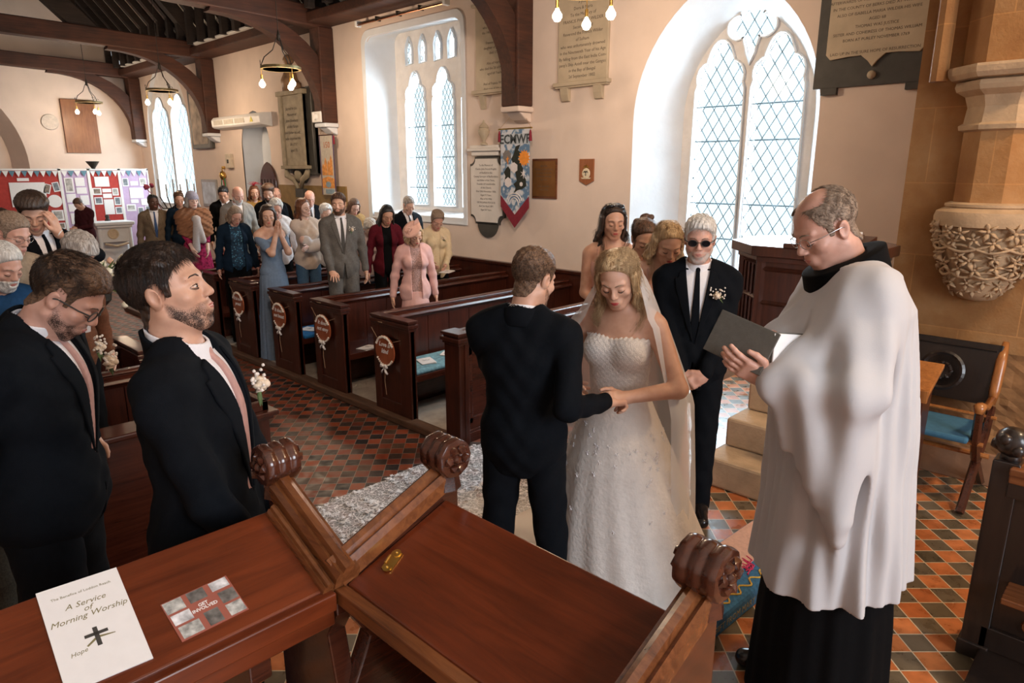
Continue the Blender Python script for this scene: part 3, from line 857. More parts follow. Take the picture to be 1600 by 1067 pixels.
# leaflet and postcard on the left desk
def on_slope(name, x, y, rz):
    o = bpy.data.objects.new(name, None); COL.objects.link(o)
    z = 1.452 + (y-1.262)*(1.556-1.452)/(1.515-1.262) + .0008
    o.location = (x, y, z); o.rotation_mode = 'XYZ'
    M = Matrix.Rotation(math.atan2(.104, .253), 4, 'X') @ Matrix.Rotation(rz, 4, 'Z')
    o.rotation_euler = M.to_euler(); return o
lf = on_slope('service_booklet', .262, 1.405, R(-3)); tag(lf, 'white service booklet with a black cross on the left choir desk', 'booklet')
bm = NB(); bx(bm, -.072, .072, -.124, .118, 0, .003); obj('cover', bm, PAPER, lf)
OLIVE = mat('olive_print', (0.22,0.19,0.09), 0.8, 0.1, 50)
text_mesh('The Benefice of Loddon Reach', .0085, OLIVE, lf, M=Mt(.0, .087, .0032, 0), depth=.0001)
text_mesh('A Service\nof\nMorning Worship', .0185, OLIVE, lf, M=Mt(0, .042, .0032, 0), depth=.0001, italic=True, spacing=.85)
bm = NB(); bx(bm, -.004, .004, -.052, -.008, .0031, .0036); bx(bm, -.020, .020, -.027, -.020, .0031, .0036)
obj('cross_print', bm, INK, lf)
text_mesh('Hope', .013, OLIVE, lf, M=Mt(-.036, -.052, .0032, .1), depth=.0001, italic=True)
bm = NB(); tube(bm, [(-.02, -.045, .0033), (0, -.032, .0033), (.03, -.036, .0033)], [.002,.003,.001], 5, flat=.1); obj('flourish', bm, OLIVE, lf)
pc = on_slope('postcard', .452, 1.342, R(2)); tag(pc, 'small postcard of photographs reading GET INVOLVED on the left choir desk', 'card')
bm = NB(); bx(bm, -.070, .070, -.052, .052, 0, .0012); obj('card', bm, mat('dusty_red_card', (0.33,0.10,0.07), .6, .05), pc)
text_mesh('GET\nINVOLVED', .011, PAPER, pc, M=Mt(0.0, .005, .0014, 0), depth=.0001, bold=True, spacing=.9)
PH = [mat('grey_photo_%s' % n, c, .5, .6, s) for n, c, s in (('light', (.42,.42,.40), 60), ('dark', (.15,.14,.13), 50), ('pale', (.6,.6,.62), 40))]
for i, (x0, x1, y0, y1, k) in enumerate(((-.068,-.030,.020,.050,0), (-.020,.016,.022,.050,1), (.028,.066,.026,.050,2), (-.066,-.028,-.012,.014,2), (.034,.068,-.012,.018,1), (-.064,-.022,-.048,-.018,0), (-.010,.020,-.048,-.012,1), (.034,.068,-.048,-.018,0))):
    bm = NB(); bx(bm, x0, x1, y0, y1, .0012, .0016); obj('photograph', bm, PH[k], pc)

# ---- pulpit, steps, chair
t = thing('stone_steps', 'worn stone steps climbing to the wooden pulpit', 'steps', (3.8, 1.75, CZ))
STEP = mat('worn_step_stone', (0.50,0.36,0.22), 0.75, 0.2, 6, 0.35, 45)
for k in range(3):
    bm = NB(); bx(bm, .25*k, .66+.06*k, -.235+.03*k, .225-.02*k, .195*k, .195*(k+1)-.002); obj('step', bm, STEP, t, bevel=0.018)
PULW = wood('dark_pulpit_wood', (0.022,0.008,0.006), (0.085,0.026,0.014), 0.3, 'Z')
t = thing('pulpit', 'dark panelled wooden pulpit under the near window', 'pulpit', (4.93, 1.84, CZ))
def octa(r, z0, z1, bm, x=0, y=0, ph=22.5):
    pts = [(x+r*math.cos(R(ph+45*k)), y+r*math.sin(R(ph+45*k))) for k in range(8)]
    prism(bm, pts, z0, z1, 'Z')
bm = NB(); octa(.50, .75, .83, bm); octa(.20, 0, .75, bm); obj('base', bm, PULW, t, bevel=0.01)
bm = NB()
for k in range(8):
    a = R(22.5+45*k); b = R(22.5+45*(k+1))
    p = Vector((.46*math.cos(a), .46*math.sin(a), 0)); q = Vector((.46*math.cos(b), .46*math.sin(b), 0))
    tube(bm, [(p.x, p.y, .8), (p.x, p.y, 1.40)], .034, 6)
    if k in (3, 4, 5, 6, 7, 0):
        m0 = (p+q)/2; d = (q-p).normalized(); nrm = Vector((d.y, -d.x, 0))
        vs = []
        for s0, s1 in ((p, q),):
            for z in (.83, 1.40):
                vs += [bm.verts.new(s0+Vector((0,0,z))), bm.verts.new(s1+Vector((0,0,z)))]
            bm.faces.new((vs[0], vs[1], vs[3], vs[2]))
        for z in (.86, 1.10, 1.33):
            tube(bm, [p*1.01+Vector((0,0,z)), q*1.01+Vector((0,0,z))], .016, 4)
    else:
        for j in range(1, 5):
            m = p.lerp(q, j/5); tube(bm, [(m.x, m.y, .83), (m.x, m.y, 1.38)], .013, 6)
        for z in (.86, 1.12, 1.36): tube(bm, [p+Vector((0,0,z)), q+Vector((0,0,z))], .018, 4)
obj('drum_panel', bm, PULW, t)
bm = NB(); octa(.50, 1.38, 1.42, bm); octa(.55, 1.42, 1.49, bm); obj('cornice', bm, PULW, t, bevel=0.008)
bm = NB(); prism(bm, [(-.52, 1.49), (-.18, 1.49), (-.18, 1.57), (-.52, 1.52)], -.46, .0, 'Y'); obj('book_rest', bm, PULW, t, bevel=0.005)
b = thing('open_book', 'open book resting on the top of the pulpit', 'book', (4.59, 1.61, 1.968), R(4))
bm = NB(); bx(bm, -.12, .12, -.17, .17, 0, .012); obj('binding', bm, mat('brown_binding', (.12,.06,.03), .6), b)
bm = NB(); bx(bm, -.11, .11, -.16, -.002, .012, .028); bx(bm, -.11, .11, .002, .16, .012, .028); obj('pages', bm, PAPER, b, bevel=.004)
# wooden chair by the window, half hidden by the father of the bride
def chair(name, loc, rz, label, wd, seatm=None, sh=.45, w=.42, bh=.92):
    t = thing(name, label, 'chair', loc, rz)
    for sx in (-1, 1):
        bm = NB(); tube(bm, [(sx*w/2, -.19, 0), (sx*w/2, -.19, sh)], .019, 6); obj('leg', bm, wd, t)
        bm = NB(); tube(bm, [(sx*w/2, .19, 0), (sx*w/2, .19, sh), (sx*w/2, .24, bh)], .019, 6); obj('leg', bm, wd, t)
    bm = NB(); bx(bm, -w/2-.02, w/2+.02, -.22, .22, sh-.02, sh+.02); obj('seat', bm, seatm or wd, t, bevel=.008)
    bm = NB()
    for z in (sh+.22, bh-.05): bx(bm, -w/2, w/2, .20, .225, z-.03, z+.04)
    obj('backrest', bm, wd, t, bevel=.006)
    bm = NB()
    for z in (.14, .28):
        for sx in (-1, 1): tube(bm, [(sx*w/2, -.19, z), (sx*w/2, .19, z)], .011, 6)
    tube(bm, [(-w/2, -.19, .2), (w/2, -.19, .2)], .011, 6)
    obj('stretcher', bm, wd, t)
    return t
chair('dining_chair', (4.24, 2.42, CZ), R(-75), 'dark wooden chair beside the stone steps under the window', PULW)

# long embroidered kneeler
KBLUE = mat('blue_needlepoint', (0.035,0.14,0.27), 0.9, 0.3, 60, 0.3, 200)
KPINK = mat('peach_carpet_cloth', (0.62,0.36,0.26), 0.95, 0.1, 60, 0.4, 300)
t = thing('long_kneeler', 'long blue embroidered kneeler on the floor before the priest', 'kneeler', (2.84, 1.30, CZ), R(-3))
bm = NB(); bx(bm, -.72, .72, -.17, .17, 0, .10); obj('cushion', bm, KBLUE, t, bevel=.02)
bm = NB(); bx(bm, -.10, .73, -.045, .155, .098, .103); obj('top_cloth', bm, KPINK, t)
YEL = mat('yellow_wool', (0.62,0.38,0.06), .9, .15, 60); PNK = mat('crimson_wool', (0.50,0.03,0.10), .9, .15, 60); CRW = mat('cream_wool', (0.72,0.62,0.45), .9, .15, 60); GRW = mat('green_wool', (0.10,0.16,0.05), .9, .2, 60)
bm = NB(); tube(bm, [(-.70+i*.014, -.125+.018*math.sin(i*.9), .103) for i in range(101)], .0045, 5); obj('wavy_border', bm, YEL, t)
bm = NB(); rng = random.Random(5)
for i in range(34):
    a = rng.uniform(-.68, -.16); b_ = rng.uniform(-.09, .13)
    for k in range(5):
        q = k*1.257; blob(bm, (a+.012*math.cos(q), b_+.012*math.sin(q), .102), .007, 1, k, 0, (1,1,.3))
obj('flower_embroidery', bm, CRW, t)
bm = NB()
for i in range(26):
    a = rng.uniform(-.68, -.14); b_ = rng.uniform(-.09, .13); q = rng.uniform(0, 6.3)
    tube(bm, [(a, b_, .102), (a+.02*math.cos(q), b_+.02*math.sin(q), .103), (a+.04*math.cos(q+.4), b_+.04*math.sin(q+.4), .102)], [.002,.006,.001], 5, flat=.3)
obj('leaf_embroidery', bm, GRW, t)
bm = NB()
for i in range(12):
    a = .02+rng.uniform(-.1, .1); b_ = -.07+rng.uniform(-.03, .03); q = rng.uniform(-.5, .5)
    tube(bm, [(a, b_, .104), (a+.04*math.cos(q), b_+.04*math.sin(q), .105), (a+.07*math.cos(q+.6), b_+.07*math.sin(q+.6), .104)], .003, 5)
obj('rose_embroidery', bm, PNK, t)
text_mesh('+ A GIFT FROM MARY FOR THE CHURCH +', .045, mat('dull_gold_wool', (.25,.24,.16), .9), t, M=Matrix(((1,0,0,-.05), (0,0,-1,-.1705), (0,1,0,.045), (0,0,0,1))), depth=.001)

# ---- dark stall at the far right
t = thing('choir_stall', 'black oak choir stall cut by the right edge of the photograph', 'stall', (3.12, .36, CZ))
bm = NB(); prism(bm, [(-.02,0), (.15,0), (.13,.08), (.10,.25), (.075,.5), (.075,.88), (-.02,.88)], -.07, .02, 'Y')
bx(bm, -.03, .16, -.08, .03, 0, .07)
obj('end_post', bm, BLACKWOOD, t, bevel=.006)
bm = NB(); blob(bm, (.03, -.03, .95), .062, 3, 3, .04); 
for k in range(7):
    a = k*.9; blob(bm, (.03+.05*math.cos(a), -.03+.05*math.sin(a), .95+.02*math.sin(3*a)), .024, 2, k, .1)
tube(bm, [(.03,-.03,.86), (.03,-.03,.93)], [.04,.03], 8)
obj('poppyhead', bm, BLACKWOOD, t, smooth='all')
bm = NB(); bx(bm, .0, .035, -1.3, -.04, .06, .84)
for y0 in (-.44, -.86, -1.28): bx(bm, -.02, .0, y0, y0+.05, .06, .84)
bx(bm, -.025, .0, -1.3, -.04, .74, .84); bx(bm, -.02, 0, -1.3, -.04, .06, .16)
obj('panel', bm, BLACKWOOD, t, bevel=.004)
bm = NB(); bx(bm, -.05, .09, -1.3, -.04, .84, .87); bx(bm, -.03, .07, -1.3, -.04, .80, .84); obj('top_rail', bm, OAK, t, bevel=.006)
bm = NB(); bx(bm, -.16, .0, -1.3, -.10, .36, .385); obj('ledge', bm, OAK, t, bevel=.004)
bm = NB(); bx(bm, -.30, .04, -1.3, -.05, 0, .06); obj('plinth', bm, BLACKWOOD, t, bevel=.005)
bm = NB(); lathe(bm, [(.001,-.012), (.030,-.012), (.034,-.004), (.034,.0), (.001,.0)], (-.003, -.20, .22), 20, 'X'); obj('round_boss', bm, OAK, t)

# ---- carved folding armchair and reading desk on the right
t = thing('folding_armchair', 'carved folding armchair with blue seat against the stone wall', 'chair', (4.72, .98, CZ), R(0))
bm = NB(); prism(bm, [(-.28,.0), (.30,0), (.30,.38), (-.30,.38)], -.018, .018, 'X')
for v in bm.verts:
    pass
obj_back = obj('backrest', bm, BLACKWOOD, t, bevel=.006); obj_back.location = (.22, -.02, .56); obj_back.rotation_euler = (0, R(14), 0)
bm = NB(); lathe(bm, [(.10,-.0), (.115,-.008), (.13,-.0)], (-.02, 0, .17), 28, 'X'); lathe(bm, [(.001,-.006), (.05,-.012), (.06,0)], (-.02, 0, .17), 20, 'X')
for k in range(8): blob(bm, (-.024, .05*math.cos(k*.785), .17+.05*math.sin(k*.785)), .014, 1, k, .2)
tube(bm, [(-.02,-.27,.34), (-.02,.28,.34)], .008, 6)
rc = obj('carved_roundel', bm, BLACKWOOD, obj_back)
for s in (-1, 1):
    yy = -.02+s*.30
    bm = NB(); tube(bm, [(.33, yy, .95), (.27, yy, .84), (.215, yy, .66), (.19, yy, .58)], [.018,.030,.030,.02], 8, flat=.7); obj('back_post', bm, ORANGEWOOD, t, smooth='all')
    bm = NB(); tube(bm, [(-.20, yy, .62), (-.19, yy, .66), (-.14, yy, .655), (.02, yy, .60), (.20, yy, .62)], [.02,.034,.030,.022,.022], 8, flat=.7); obj('armrest', bm, ORANGEWOOD, t, smooth='all')
    bm = NB(); tube(bm, [(-.18, yy, .62), (-.15, yy, .45), (-.05, yy, .30), (.30, yy, .03)], [.022,.026,.026,.024], 6); obj('leg', bm, POPPY, t)
    bm = NB(); tube(bm, [(.22, yy, .56), (.14, yy, .40), (.02, yy, .30), (-.26, yy, .02)], [.022,.026,.026,.024], 6); obj('leg', bm, POPPY, t)
bm = NB(); tube(bm, [(0, -.38, .31), (0, .34, .31)], .016, 8); tube(bm, [(.18, -.36, .50), (.18, .33, .50)], .012, 8); tube(bm, [(-.14, -.36, .42), (-.14, .33, .42)], .014, 8)
obj('dowel', bm, ORANGEWOOD, t)
bm = NB(); bx(bm, -.20, .20, -.29, .25, .42, .46); obj('seat', bm, mat('blue_seat_cloth', (0.05,0.16,0.26), .9, .1, 30), t, bevel=.015)
t = thing('prayer_desk', 'varnished prayer desk standing right of the priest', 'desk', (4.16, .92, CZ), R(2))
bm = NB(); prism(bm, [(-.17,.80), (.17,.90), (.17,.925), (-.17,.825)], -.10, .42, 'Y'); prism(bm, [(-.19,.78), (-.165,.78), (-.165,.85), (-.19,.85)], -.10, .42, 'Y'); obj('desk_top', bm, ORANGEWOOD, t, bevel=.004)
for yy in (-.05, .36):
    bm = NB(); prism(bm, [(-.05,.06), (.08,.06), (.075,.5), (.12,.86), (-.12,.79), (-.055,.5)], yy-.02, yy+.02, 'Y'); obj('side_panel', bm, PEWZ, t, bevel=.005)
    bm = NB(); bx(bm, -.34, .16, yy-.035, yy+.035, 0, .065); obj('foot', bm, PEW, t, bevel=.012)
bm = NB(); bx(bm, .03, .06, -.03, .34, .3, .84); bx(bm, -.30, -.08, -.03, .34, .17, .21); obj('shelf', bm, PEW, t, bevel=.005)
bm = NB()
for z in (.18, .27, .36): blob(bm, (-.06, -.075, z), .009, 1)
obj('peg', bm, mat('pale_pegs', (.75,.6,.45), .4), t)
# ================================================================== ON THE WALLS AND FAR END
# corbel, shaft and capital on the pier
t = thing('stone_corbel', 'leaf-carved stone corbel with shaft and capital on the right pier', 'corbel', (5.08, .86, 0))
def octr(bm, prof, ph=22.5):
    rings = []
    for r, z in prof:
        rings.append([bm.verts.new((r*math.cos(R(ph+45*k)), r*math.sin(R(ph+45*k)), z)) for k in range(8)])
    for i in range(len(rings)-1):
        for k in range(8): bm.faces.new((rings[i][k], rings[i][(k+1)%8], rings[i+1][(k+1)%8], rings[i+1][k]))
    bm.faces.new(rings[0][::-1]); bm.faces.new(rings[-1])
bm = NB(); octr(bm, [(.205, 2.15), (.205, 2.70)]); obj('shaft', bm, STONE, t)
bm = NB(); octr(bm, [(.205,2.60), (.235,2.61), (.24,2.635), (.215,2.65), (.205,2.74), (.225,2.80), (.275,2.83), (.285,2.855), (.28,2.88), (.25,2.89), (.31,2.895), (.33,2.92), (.335,2.95), (.33,2.965), (.2,2.975)]); obj('capital', bm, CARVE, t)
bm = NB(); octr(bm, [(.26, 2.96), (.26, 5.35)], 22.5); obj('arch_moulding', bm, STONE, t)
bm = NB(); tube(bm, [(-.10, .36, 2.9), (-.10, .36, 5.35)], .05, 8); tube(bm, [(-.10, -.30, 2.9), (-.10, -.30, 5.35)], .05, 8); obj('arch_roll', bm, STONE, t)
bm = NB(); lathe(bm, [(.22,2.19), (.245,2.18), (.245,2.165), (.235,2.16), (.285,2.135), (.295,2.10), (.29,2.05), (.24,2.04), (.225,1.90), (.20,1.80), (.15,1.66), (.10,1.60), (.02,1.58)][::-1], n=32); obj('bell', bm, CARVE, t, smooth=True)
def leafshape(bm, c, a, tilt, s, rng):
    """five-lobed curled leaf facing outward"""
    nrm = Vector((math.cos(a), math.sin(a), tilt)).normalized()
    up = Vector((0,0,1)); sd = up.cross(nrm).normalized(); up = nrm.cross(sd)
    ph = rng.uniform(0, 6.3)
    for k in range(5):
        q = ph+k*2*math.pi/5
        d = sd*math.cos(q)+up*math.sin(q)
        p0 = Vector(c); p1 = p0+d*s*.5+nrm*s*.30; p2 = p0+d*s*1.0+nrm*s*.05
        tube(bm, [p0, p1, p2], [s*.10, s*.27, s*.05], 6, flat=.55)
    blob(bm, Vector(c)+nrm*s*.18, s*.2, 1, 0, .1)
bm = NB(); rng = random.Random(11)
for z, r, n, s in ((2.02,.275,15,.062), (1.965,.262,16,.055), (1.86,.235,14,.060), (1.80,.215,14,.05), (1.71,.165,11,.052), (1.66,.13,10,.045)):
    for k in range(n):
        a = 2*math.pi*k/n+rng.uniform(-.12, .12)
        if math.cos(a) > .35: continue
        leafshape(bm, (r*math.cos(a), r*math.sin(a), z+rng.uniform(-.015, .015)), a, rng.uniform(-.2, .3), s*rng.uniform(.85, 1.15), rng)
obj('carved_leaves', bm, CARVE, t, smooth='all')
bm = NB()
for z, r in ((1.925,.255), (1.765,.20)):
    for w in range(2):
        tube(bm, [((r+.012)*math.cos(a), (r+.012)*math.sin(a), z+.02*math.sin(a*5+w*3)) for a in [R(80+i*5) for i in range(41)]], .009, 6)
obj('vine_stem', bm, CARVE, t, smooth='all')
# bell rope looped on a hook beside the corbel
t = thing('looped_rope', 'pale rope looped on a metal rosette at the right edge', 'rope', (5.0, .56, 2.35))
bm = NB()
for k in range(8): tube(bm, [(0,0,0), (-.02, .05*math.cos(k*.785), .05*math.sin(k*.785)), (0, .03*math.cos(k*.785+.4), .03*math.sin(k*.785+.4))], .004, 5)
obj('rosette', bm, IRON, t)
bm = NB(); tube(bm, [(-.01, .01, -.02), (-.01, .02, -.3), (-.02, .06, -.46), (-.02, .10, -.50), (-.02, .03, -.52), (-.01, -.01, -.45), (-.01, .0, -.02)], .006, 6); obj('cord', bm, mat('cream_cord', (.62,.48,.32), .9), t)

def wtext(lines, size, y, z, x, m, parent, gap=1.35, italic=False, name='inscription', bold=False):
    """one mesh for all lines"""
    return text_mesh('\n'.join(lines), size, m, parent, name=name, M=Mw(y, z, x), italic=italic, depth=.0004, spacing=gap, bold=bold)
STEXT = mat('dark_engraved_letters', (0.10,0.08,0.06), .8)
# two pale stone tablets with shelf and brackets
def tablet(y0, y1, z0, z1, label, lines, size, zc, bracket):
    t = thing('memorial_tablet', label, 'tablet', (WX, (y0+y1)/2, z0))
    h = z1-z0; w = (y1-y0)/2
    bm = NB(); bx(bm, -.04, 0, -w, w, 0, h); obj('slab', bm, BUFF, t, bevel=.006)
    bm = NB(); bx(bm, -.09, 0, -w-.04, w+.04, -.045, 0); bx(bm, -.07, 0, -w-.02, w+.02, -.065, -.045); obj('shelf', bm, BUFF, t, bevel=.006)
    bm = NB()
    for s in (-1, 1):
        yy = s*(w-.12)
        prism(bm, [(-.07,-.065), (0,-.065), (0,-.22), (-.035,-.21), (-.06,-.14)], yy-.06, yy+.06, 'Y') if bracket else prism(bm, [(-.065,-.065), (0,-.065), (0,-.24), (-.02,-.24), (-.03,-.18), (-.05,-.12)], yy-.045, yy+.045, 'Y')
    obj('bracket', bm, BUFF, t, bevel=.004)
    bm = NB(); bx(bm, -.08, 0, -w-.04, w+.04, h, h+.04); obj('cornice', bm, BUFF, t, bevel=.006)
    wtext(lines, size, 0, zc, -.0405, STEXT, t)
tablet(6.50, 7.22, 3.42, 4.46, 'buff stone tablet partly hidden behind the nearest roof post',
       ['Near this', 'Place lie the Remains', 'of Thomas Wilder Esq', 'Lord of the Manor', 'who departed this Life', 'the 14th of March 1786', '', 'Frances his Wife', 'daughter of J. Wilder', 'died 1799', '', 'Also of Harriet', 'who died the 2d of May 1810', 'aged 64 Years', '', 'And of Francis Wilder', 'their son of this place'], .047, .52, False)
tablet(5.02, 5.76, 3.40, 4.50, 'buff stone tablet right of the post behind the bare bulbs',
       ['Thomas Phillips Wilder', 'of Sulham', 'of Wales', 'and', '3 years', 'Dora & Maria', 'To the Memory of', 'FRANCIS PHILLIPS WILDER', 'Second Son of', 'Reverend the Francis Wilder', 'of Sulham', 'who was unfortunately drowned', 'in the Nineteenth Year of his Age', 'By falling from the East India Com-', "pany's Ship Astell near the Ganges", 'in the Bay of Bengal', '2d September 1802'], .050, .60, True)
# cartouche with urn
t = thing('memorial_cartouche', 'white marble cartouche with black border and urn below the tablets', 'tablet', (WX, 7.03, 2.10))
def cart(w, h, c, n=6):
    pts = []
    for sx, sz, a0 in ((1,-1,180), (1,1,270), (-1,1,0), (-1,-1,90)):
        cx, cz = sx*w, sz*h
        seq = []
        for i in range(n+1):
            a = R(a0 - 90*i/n); seq.append((cx+c*math.cos(a), cz+c*math.sin(a)))
        pts += seq
    return pts
def carto(w, h, c):
    P = []
    P += [(w-c, -h)] ; 
    for i in range(1, 6): a = R(180-90*i/6); P.append((w+c*math.cos(a), -h+c*math.sin(a)))
    P += [(w, -h+c), (w, h-c)]
    for i in range(1, 6): a = R(270-90*i/6); P.append((w+c*math.cos(a), h+c*math.sin(a)))
    P += [(w-c, h), (-w+c, h)]
    for i in range(1, 6): a = R(0-90*i/6); P.append((-w+c*math.cos(a), h+c*math.sin(a)))
    P += [(-w, h-c), (-w, -h+c)]
    for i in range(1, 6): a = R(90-90*i/6); P.append((-w+c*math.cos(a), -h+c*math.sin(a)))
    P += [(-w+c, -h)]
    return P
bm = NB(); prism(bm, carto(.34, .46, .10), -.03, 0, 'X'); prism(bm, [(.20*math.cos(a), -.45+.20*math.sin(a)) for a in [R(180+i*15) for i in range(13)]], -.03, 0, 'X'); obj('black_border', bm, SLATE, t)
bm = NB(); prism(bm, carto(.31, .43, .10), -.05, -.03, 'X'); obj('marble_face', bm, MARBLE, t)
bm = NB(); bx(bm, -.08, 0, -.26, .26, .47, .53); bx(bm, -.11, 0, -.32, .32, .53, .57); bx(bm, -.09, 0, -.28, .28, .57, .61); obj('cornice', bm, MARBLE, t, bevel=.008)
bm = NB(); lathe(bm, [(.05,.61), (.05,.63), (.02,.65), (.03,.68), (.07,.75), (.08,.80), (.06,.83), (.07,.84), (.05,.87), (.02,.90), (.012,.93), (.001,.94)], (-.08, 0, 0), 20); obj('urn', bm, BUFF, t, smooth=True)
wtext(['To the Memory of', 'Charles John Pocock Keighly', 'of Shinfield in this', 'County Surveyor of Bedfordshire', 'and Editor of the Times,', 'Founder of Considerable', 'of this Church,', 'Died 20th November 1806,', 'Aged 72 Years.', 'Also of his Wife', 'GEORGIANA POCOCK', 'died 2nd April 1891', 'Aged 58 Years.'], .036, 0, .04, -.0505, STEXT, t, 1.4)
# ECMWF banner
t = thing('church_banner', 'blue appliqued banner reading ECMWF with a red pointed hem', 'banner', (WX-.10, 6.42, 2.90))
BANB = mat('pale_blue_banner_cloth', (0.34,0.44,0.54), .85, .25, 14, .3, 60)
def bvary():
    m, nt, B, N, L = newmat('swirled_blue_cloth')
    tc = N.new('ShaderNodeTexCoord'); w = N.new('ShaderNodeTexWave'); w.inputs['Scale'].default_value = 6; w.inputs['Distortion'].default_value = 9; w.inputs['Detail'].default_value = 3
    L.new(tc.outputs['Object'], w.inputs['Vector']); rp = ramp(N, [(0.1,(0.12,0.22,0.36)), (0.35,(0.38,0.47,0.56)), (0.75,(0.66,0.68,0.72))]); L.new(w.outputs['Fac'], rp.inputs[0]); L.new(rp.outputs[0], B.inputs['Base Color']); B.inputs['Roughness'].default_value = .85
    return m
SWIRL = bvary()
DGREEN = mat('dark_green_felt', (0.022,0.026,0.018), .9, .2, 30); MAROON = mat('maroon_velvet', (0.22,0.012,0.03), .8, .15, 30)
SUNO = mat('orange_felt', (0.85,0.30,0.04), .9, .1, 30); GREYF = mat('grey_felt', (0.22,0.20,0.19), .9, .1, 30); WHT = mat('white_felt', (0.78,0.74,0.74), .9, .05, 30)
hw = .26
bm = NB(); prism(bm, [(-hw,-.92), (0,-1.17), (hw,-.92), (hw,0), (-hw,0)], -.006, 0, 'X'); obj('cloth', bm, SWIRL, t)
bm = NB(); prism(bm, [(-hw,-.85), (-hw,-1.0), (0,-1.27), (hw,-1.0), (hw,-.85), (0,-1.10)], -.012, -.006, 'X'); obj('hem', bm, MAROON, t)
text_mesh('ECMWF', .158, mat('slate_letters', (0.06,0.075,0.08), .9), t, name='letters', M=Mw(0, -.135, -.0095), bold=True, depth=.002)
bm = NB(); bx(bm, -.009, -.006, -.255, .255, -.195, -.065); obj('letter_band', bm, mat('pale_grey_band', (.50,.55,.60), .9), t)
def decal(name, poly, m, x=-.009):
    bm = NB(); prism(bm, [(-p[0], p[1]) for p in poly], x, -.006, 'X'); return obj(name, bm, m, t)
decal('coastline', [(.02,-.22), (.10,-.20), (.06,-.27), (.11,-.30), (.06,-.38), (.10,-.42), (.15,-.50), (.14,-.56), (.20,-.64), (.21,-.72), (.14,-.76), (.05,-.78), (-.02,-.82), (.02,-.75), (-.02,-.70), (.04,-.66), (.02,-.58), (.0,-.5), (-.03,-.44), (-.06,-.38), (-.02,-.32)], DGREEN)
decal('coastline', [(-.12,-.47), (-.08,-.52), (-.08,-.62), (-.15,-.68), (-.19,-.66), (-.17,-.60), (-.20,-.55), (-.16,-.50)], DGREEN)
def burst(cx, cz, r, n, k): return [(cx+(r if i % 2 else r*k)*math.cos(math.pi*i/n), cz+(r if i % 2 else r*k)*math.sin(math.pi*i/n)) for i in range(2*n)]
decal('sun', burst(.17,-.37,.105,14,.72), SUNO, -.012)
decal('storm_cloud', burst(-.14,-.34,.08,8,.85), GREYF, -.012); decal('lightning', [(-.13,-.34), (-.10,-.38), (-.12,-.38), (-.12,-.45), (-.15,-.37), (-.13,-.37)], SUNO, -.014)
decal('cloud', burst(-.01,-.49,.07,6,.85), WHT, -.012); decal('cloud', burst(-.12,-.68,.068,6,.85), WHT, -.012)
decal('snowflake', burst(.16,-.57,.06,6,.25), WHT, -.012); decal('cloud', burst(.12,-.70,.03,6,.85), WHT, -.012)
bm = NB()
for q in range(3):
    tube(bm, [(-.008, .13*math.cos(a)*(1-.2*q)+.01, -.90+.08*math.sin(a)-.03*q) for a in [i*.3 for i in range(12)]], .008, 5)
obj('wave_stitching', bm, WHT, t)
bm = NB(); tube(bm, [(-.003, -hw-.04, .0), (-.003, hw+.04, .0)], .010, 8); obj('pole', bm, BRASS, t)
bm = NB(); tube(bm, [(0, -hw-.02, .01), (.0, -.08, .27)], .003, 5); tube(bm, [(0, hw+.02, .01), (.03, .08, .18)], .003, 5); obj('cord', bm, TWINE, t)
bm = NB()
for s in (-1, 1): tube(bm, [(-.01, s*(hw+.02), -.02), (-.01, s*(hw+.02), -.06), (-.01, s*(hw+.02), -.16)], [.006,.016,.022], 8)
obj('tassel', bm, MAROON, t)
# brass plaque, shield
t = thing('brass_plaque', 'brown engraved plaque beside the blue banner', 'plaque', (WX, 5.98, 2.02))
bm = NB(); bx(bm, -.02, 0, -.21, .21, 0, .50); obj('frame', bm, OAK, t, bevel=.006)
bm = NB(); bx(bm, -.026, -.02, -.19, .19, .03, .47); obj('plate', bm, mat('tarnished_brass', (.27,.12,.035), .4, .15, 8, metal=.6), t)
wtext(['ERECTED', 'TO THE GLORY OF GOD', 'in memory of the men', 'of this parish who gave', 'their lives', '', 'in the Great War', '1914 - 1918'], .028, 0, .26, -.0265, STEXT, t, 1.5)
t = thing('wooden_shield', 'small wooden shield with a crest on the plain wall', 'shield', (WX, 5.30, 2.20))
bm = NB(); prism(bm, [(-.11,.05), (0,0), (.11,.05), (.11,.31), (-.11,.31)], -.02, 0, 'X'); obj('board', bm, wood('red_brown_board', (.22,.07,.025), (.36,.13,.05), .35, 'Z'), t, bevel=.004)
bm = NB(); lathe(bm, [(.001,-.028), (.05,-.028), (.062,-.022), (.062,-.02), (.001,-.02)], (0, 0, .14), 24, 'X'); prism(bm, [(-.06,.075), (.06,.075), (.075,.09), (-.075,.09)], -.026, -.02, 'X'); obj('badge', bm, CRW, t)
bm = NB()
for k in range(5): blob(bm, (-.024, (k-2)*.018, .235+.012*abs(k-2)*-1), .010, 1)
bx(bm, -.026, -.02, -.04, .04, .205, .22); obj('crown', bm, BRASS, t)
bm = NB(); tube(bm, [(-.03, 0, .11), (-.03, 0, .17)], .006, 5)
for s in (-1, 1): tube(bm, [(-.03, 0, .15), (-.03, s*.02, .165), (-.03, s*.035, .145)], [.006,.007,.002], 5)
obj('eagle', bm, INK, t)
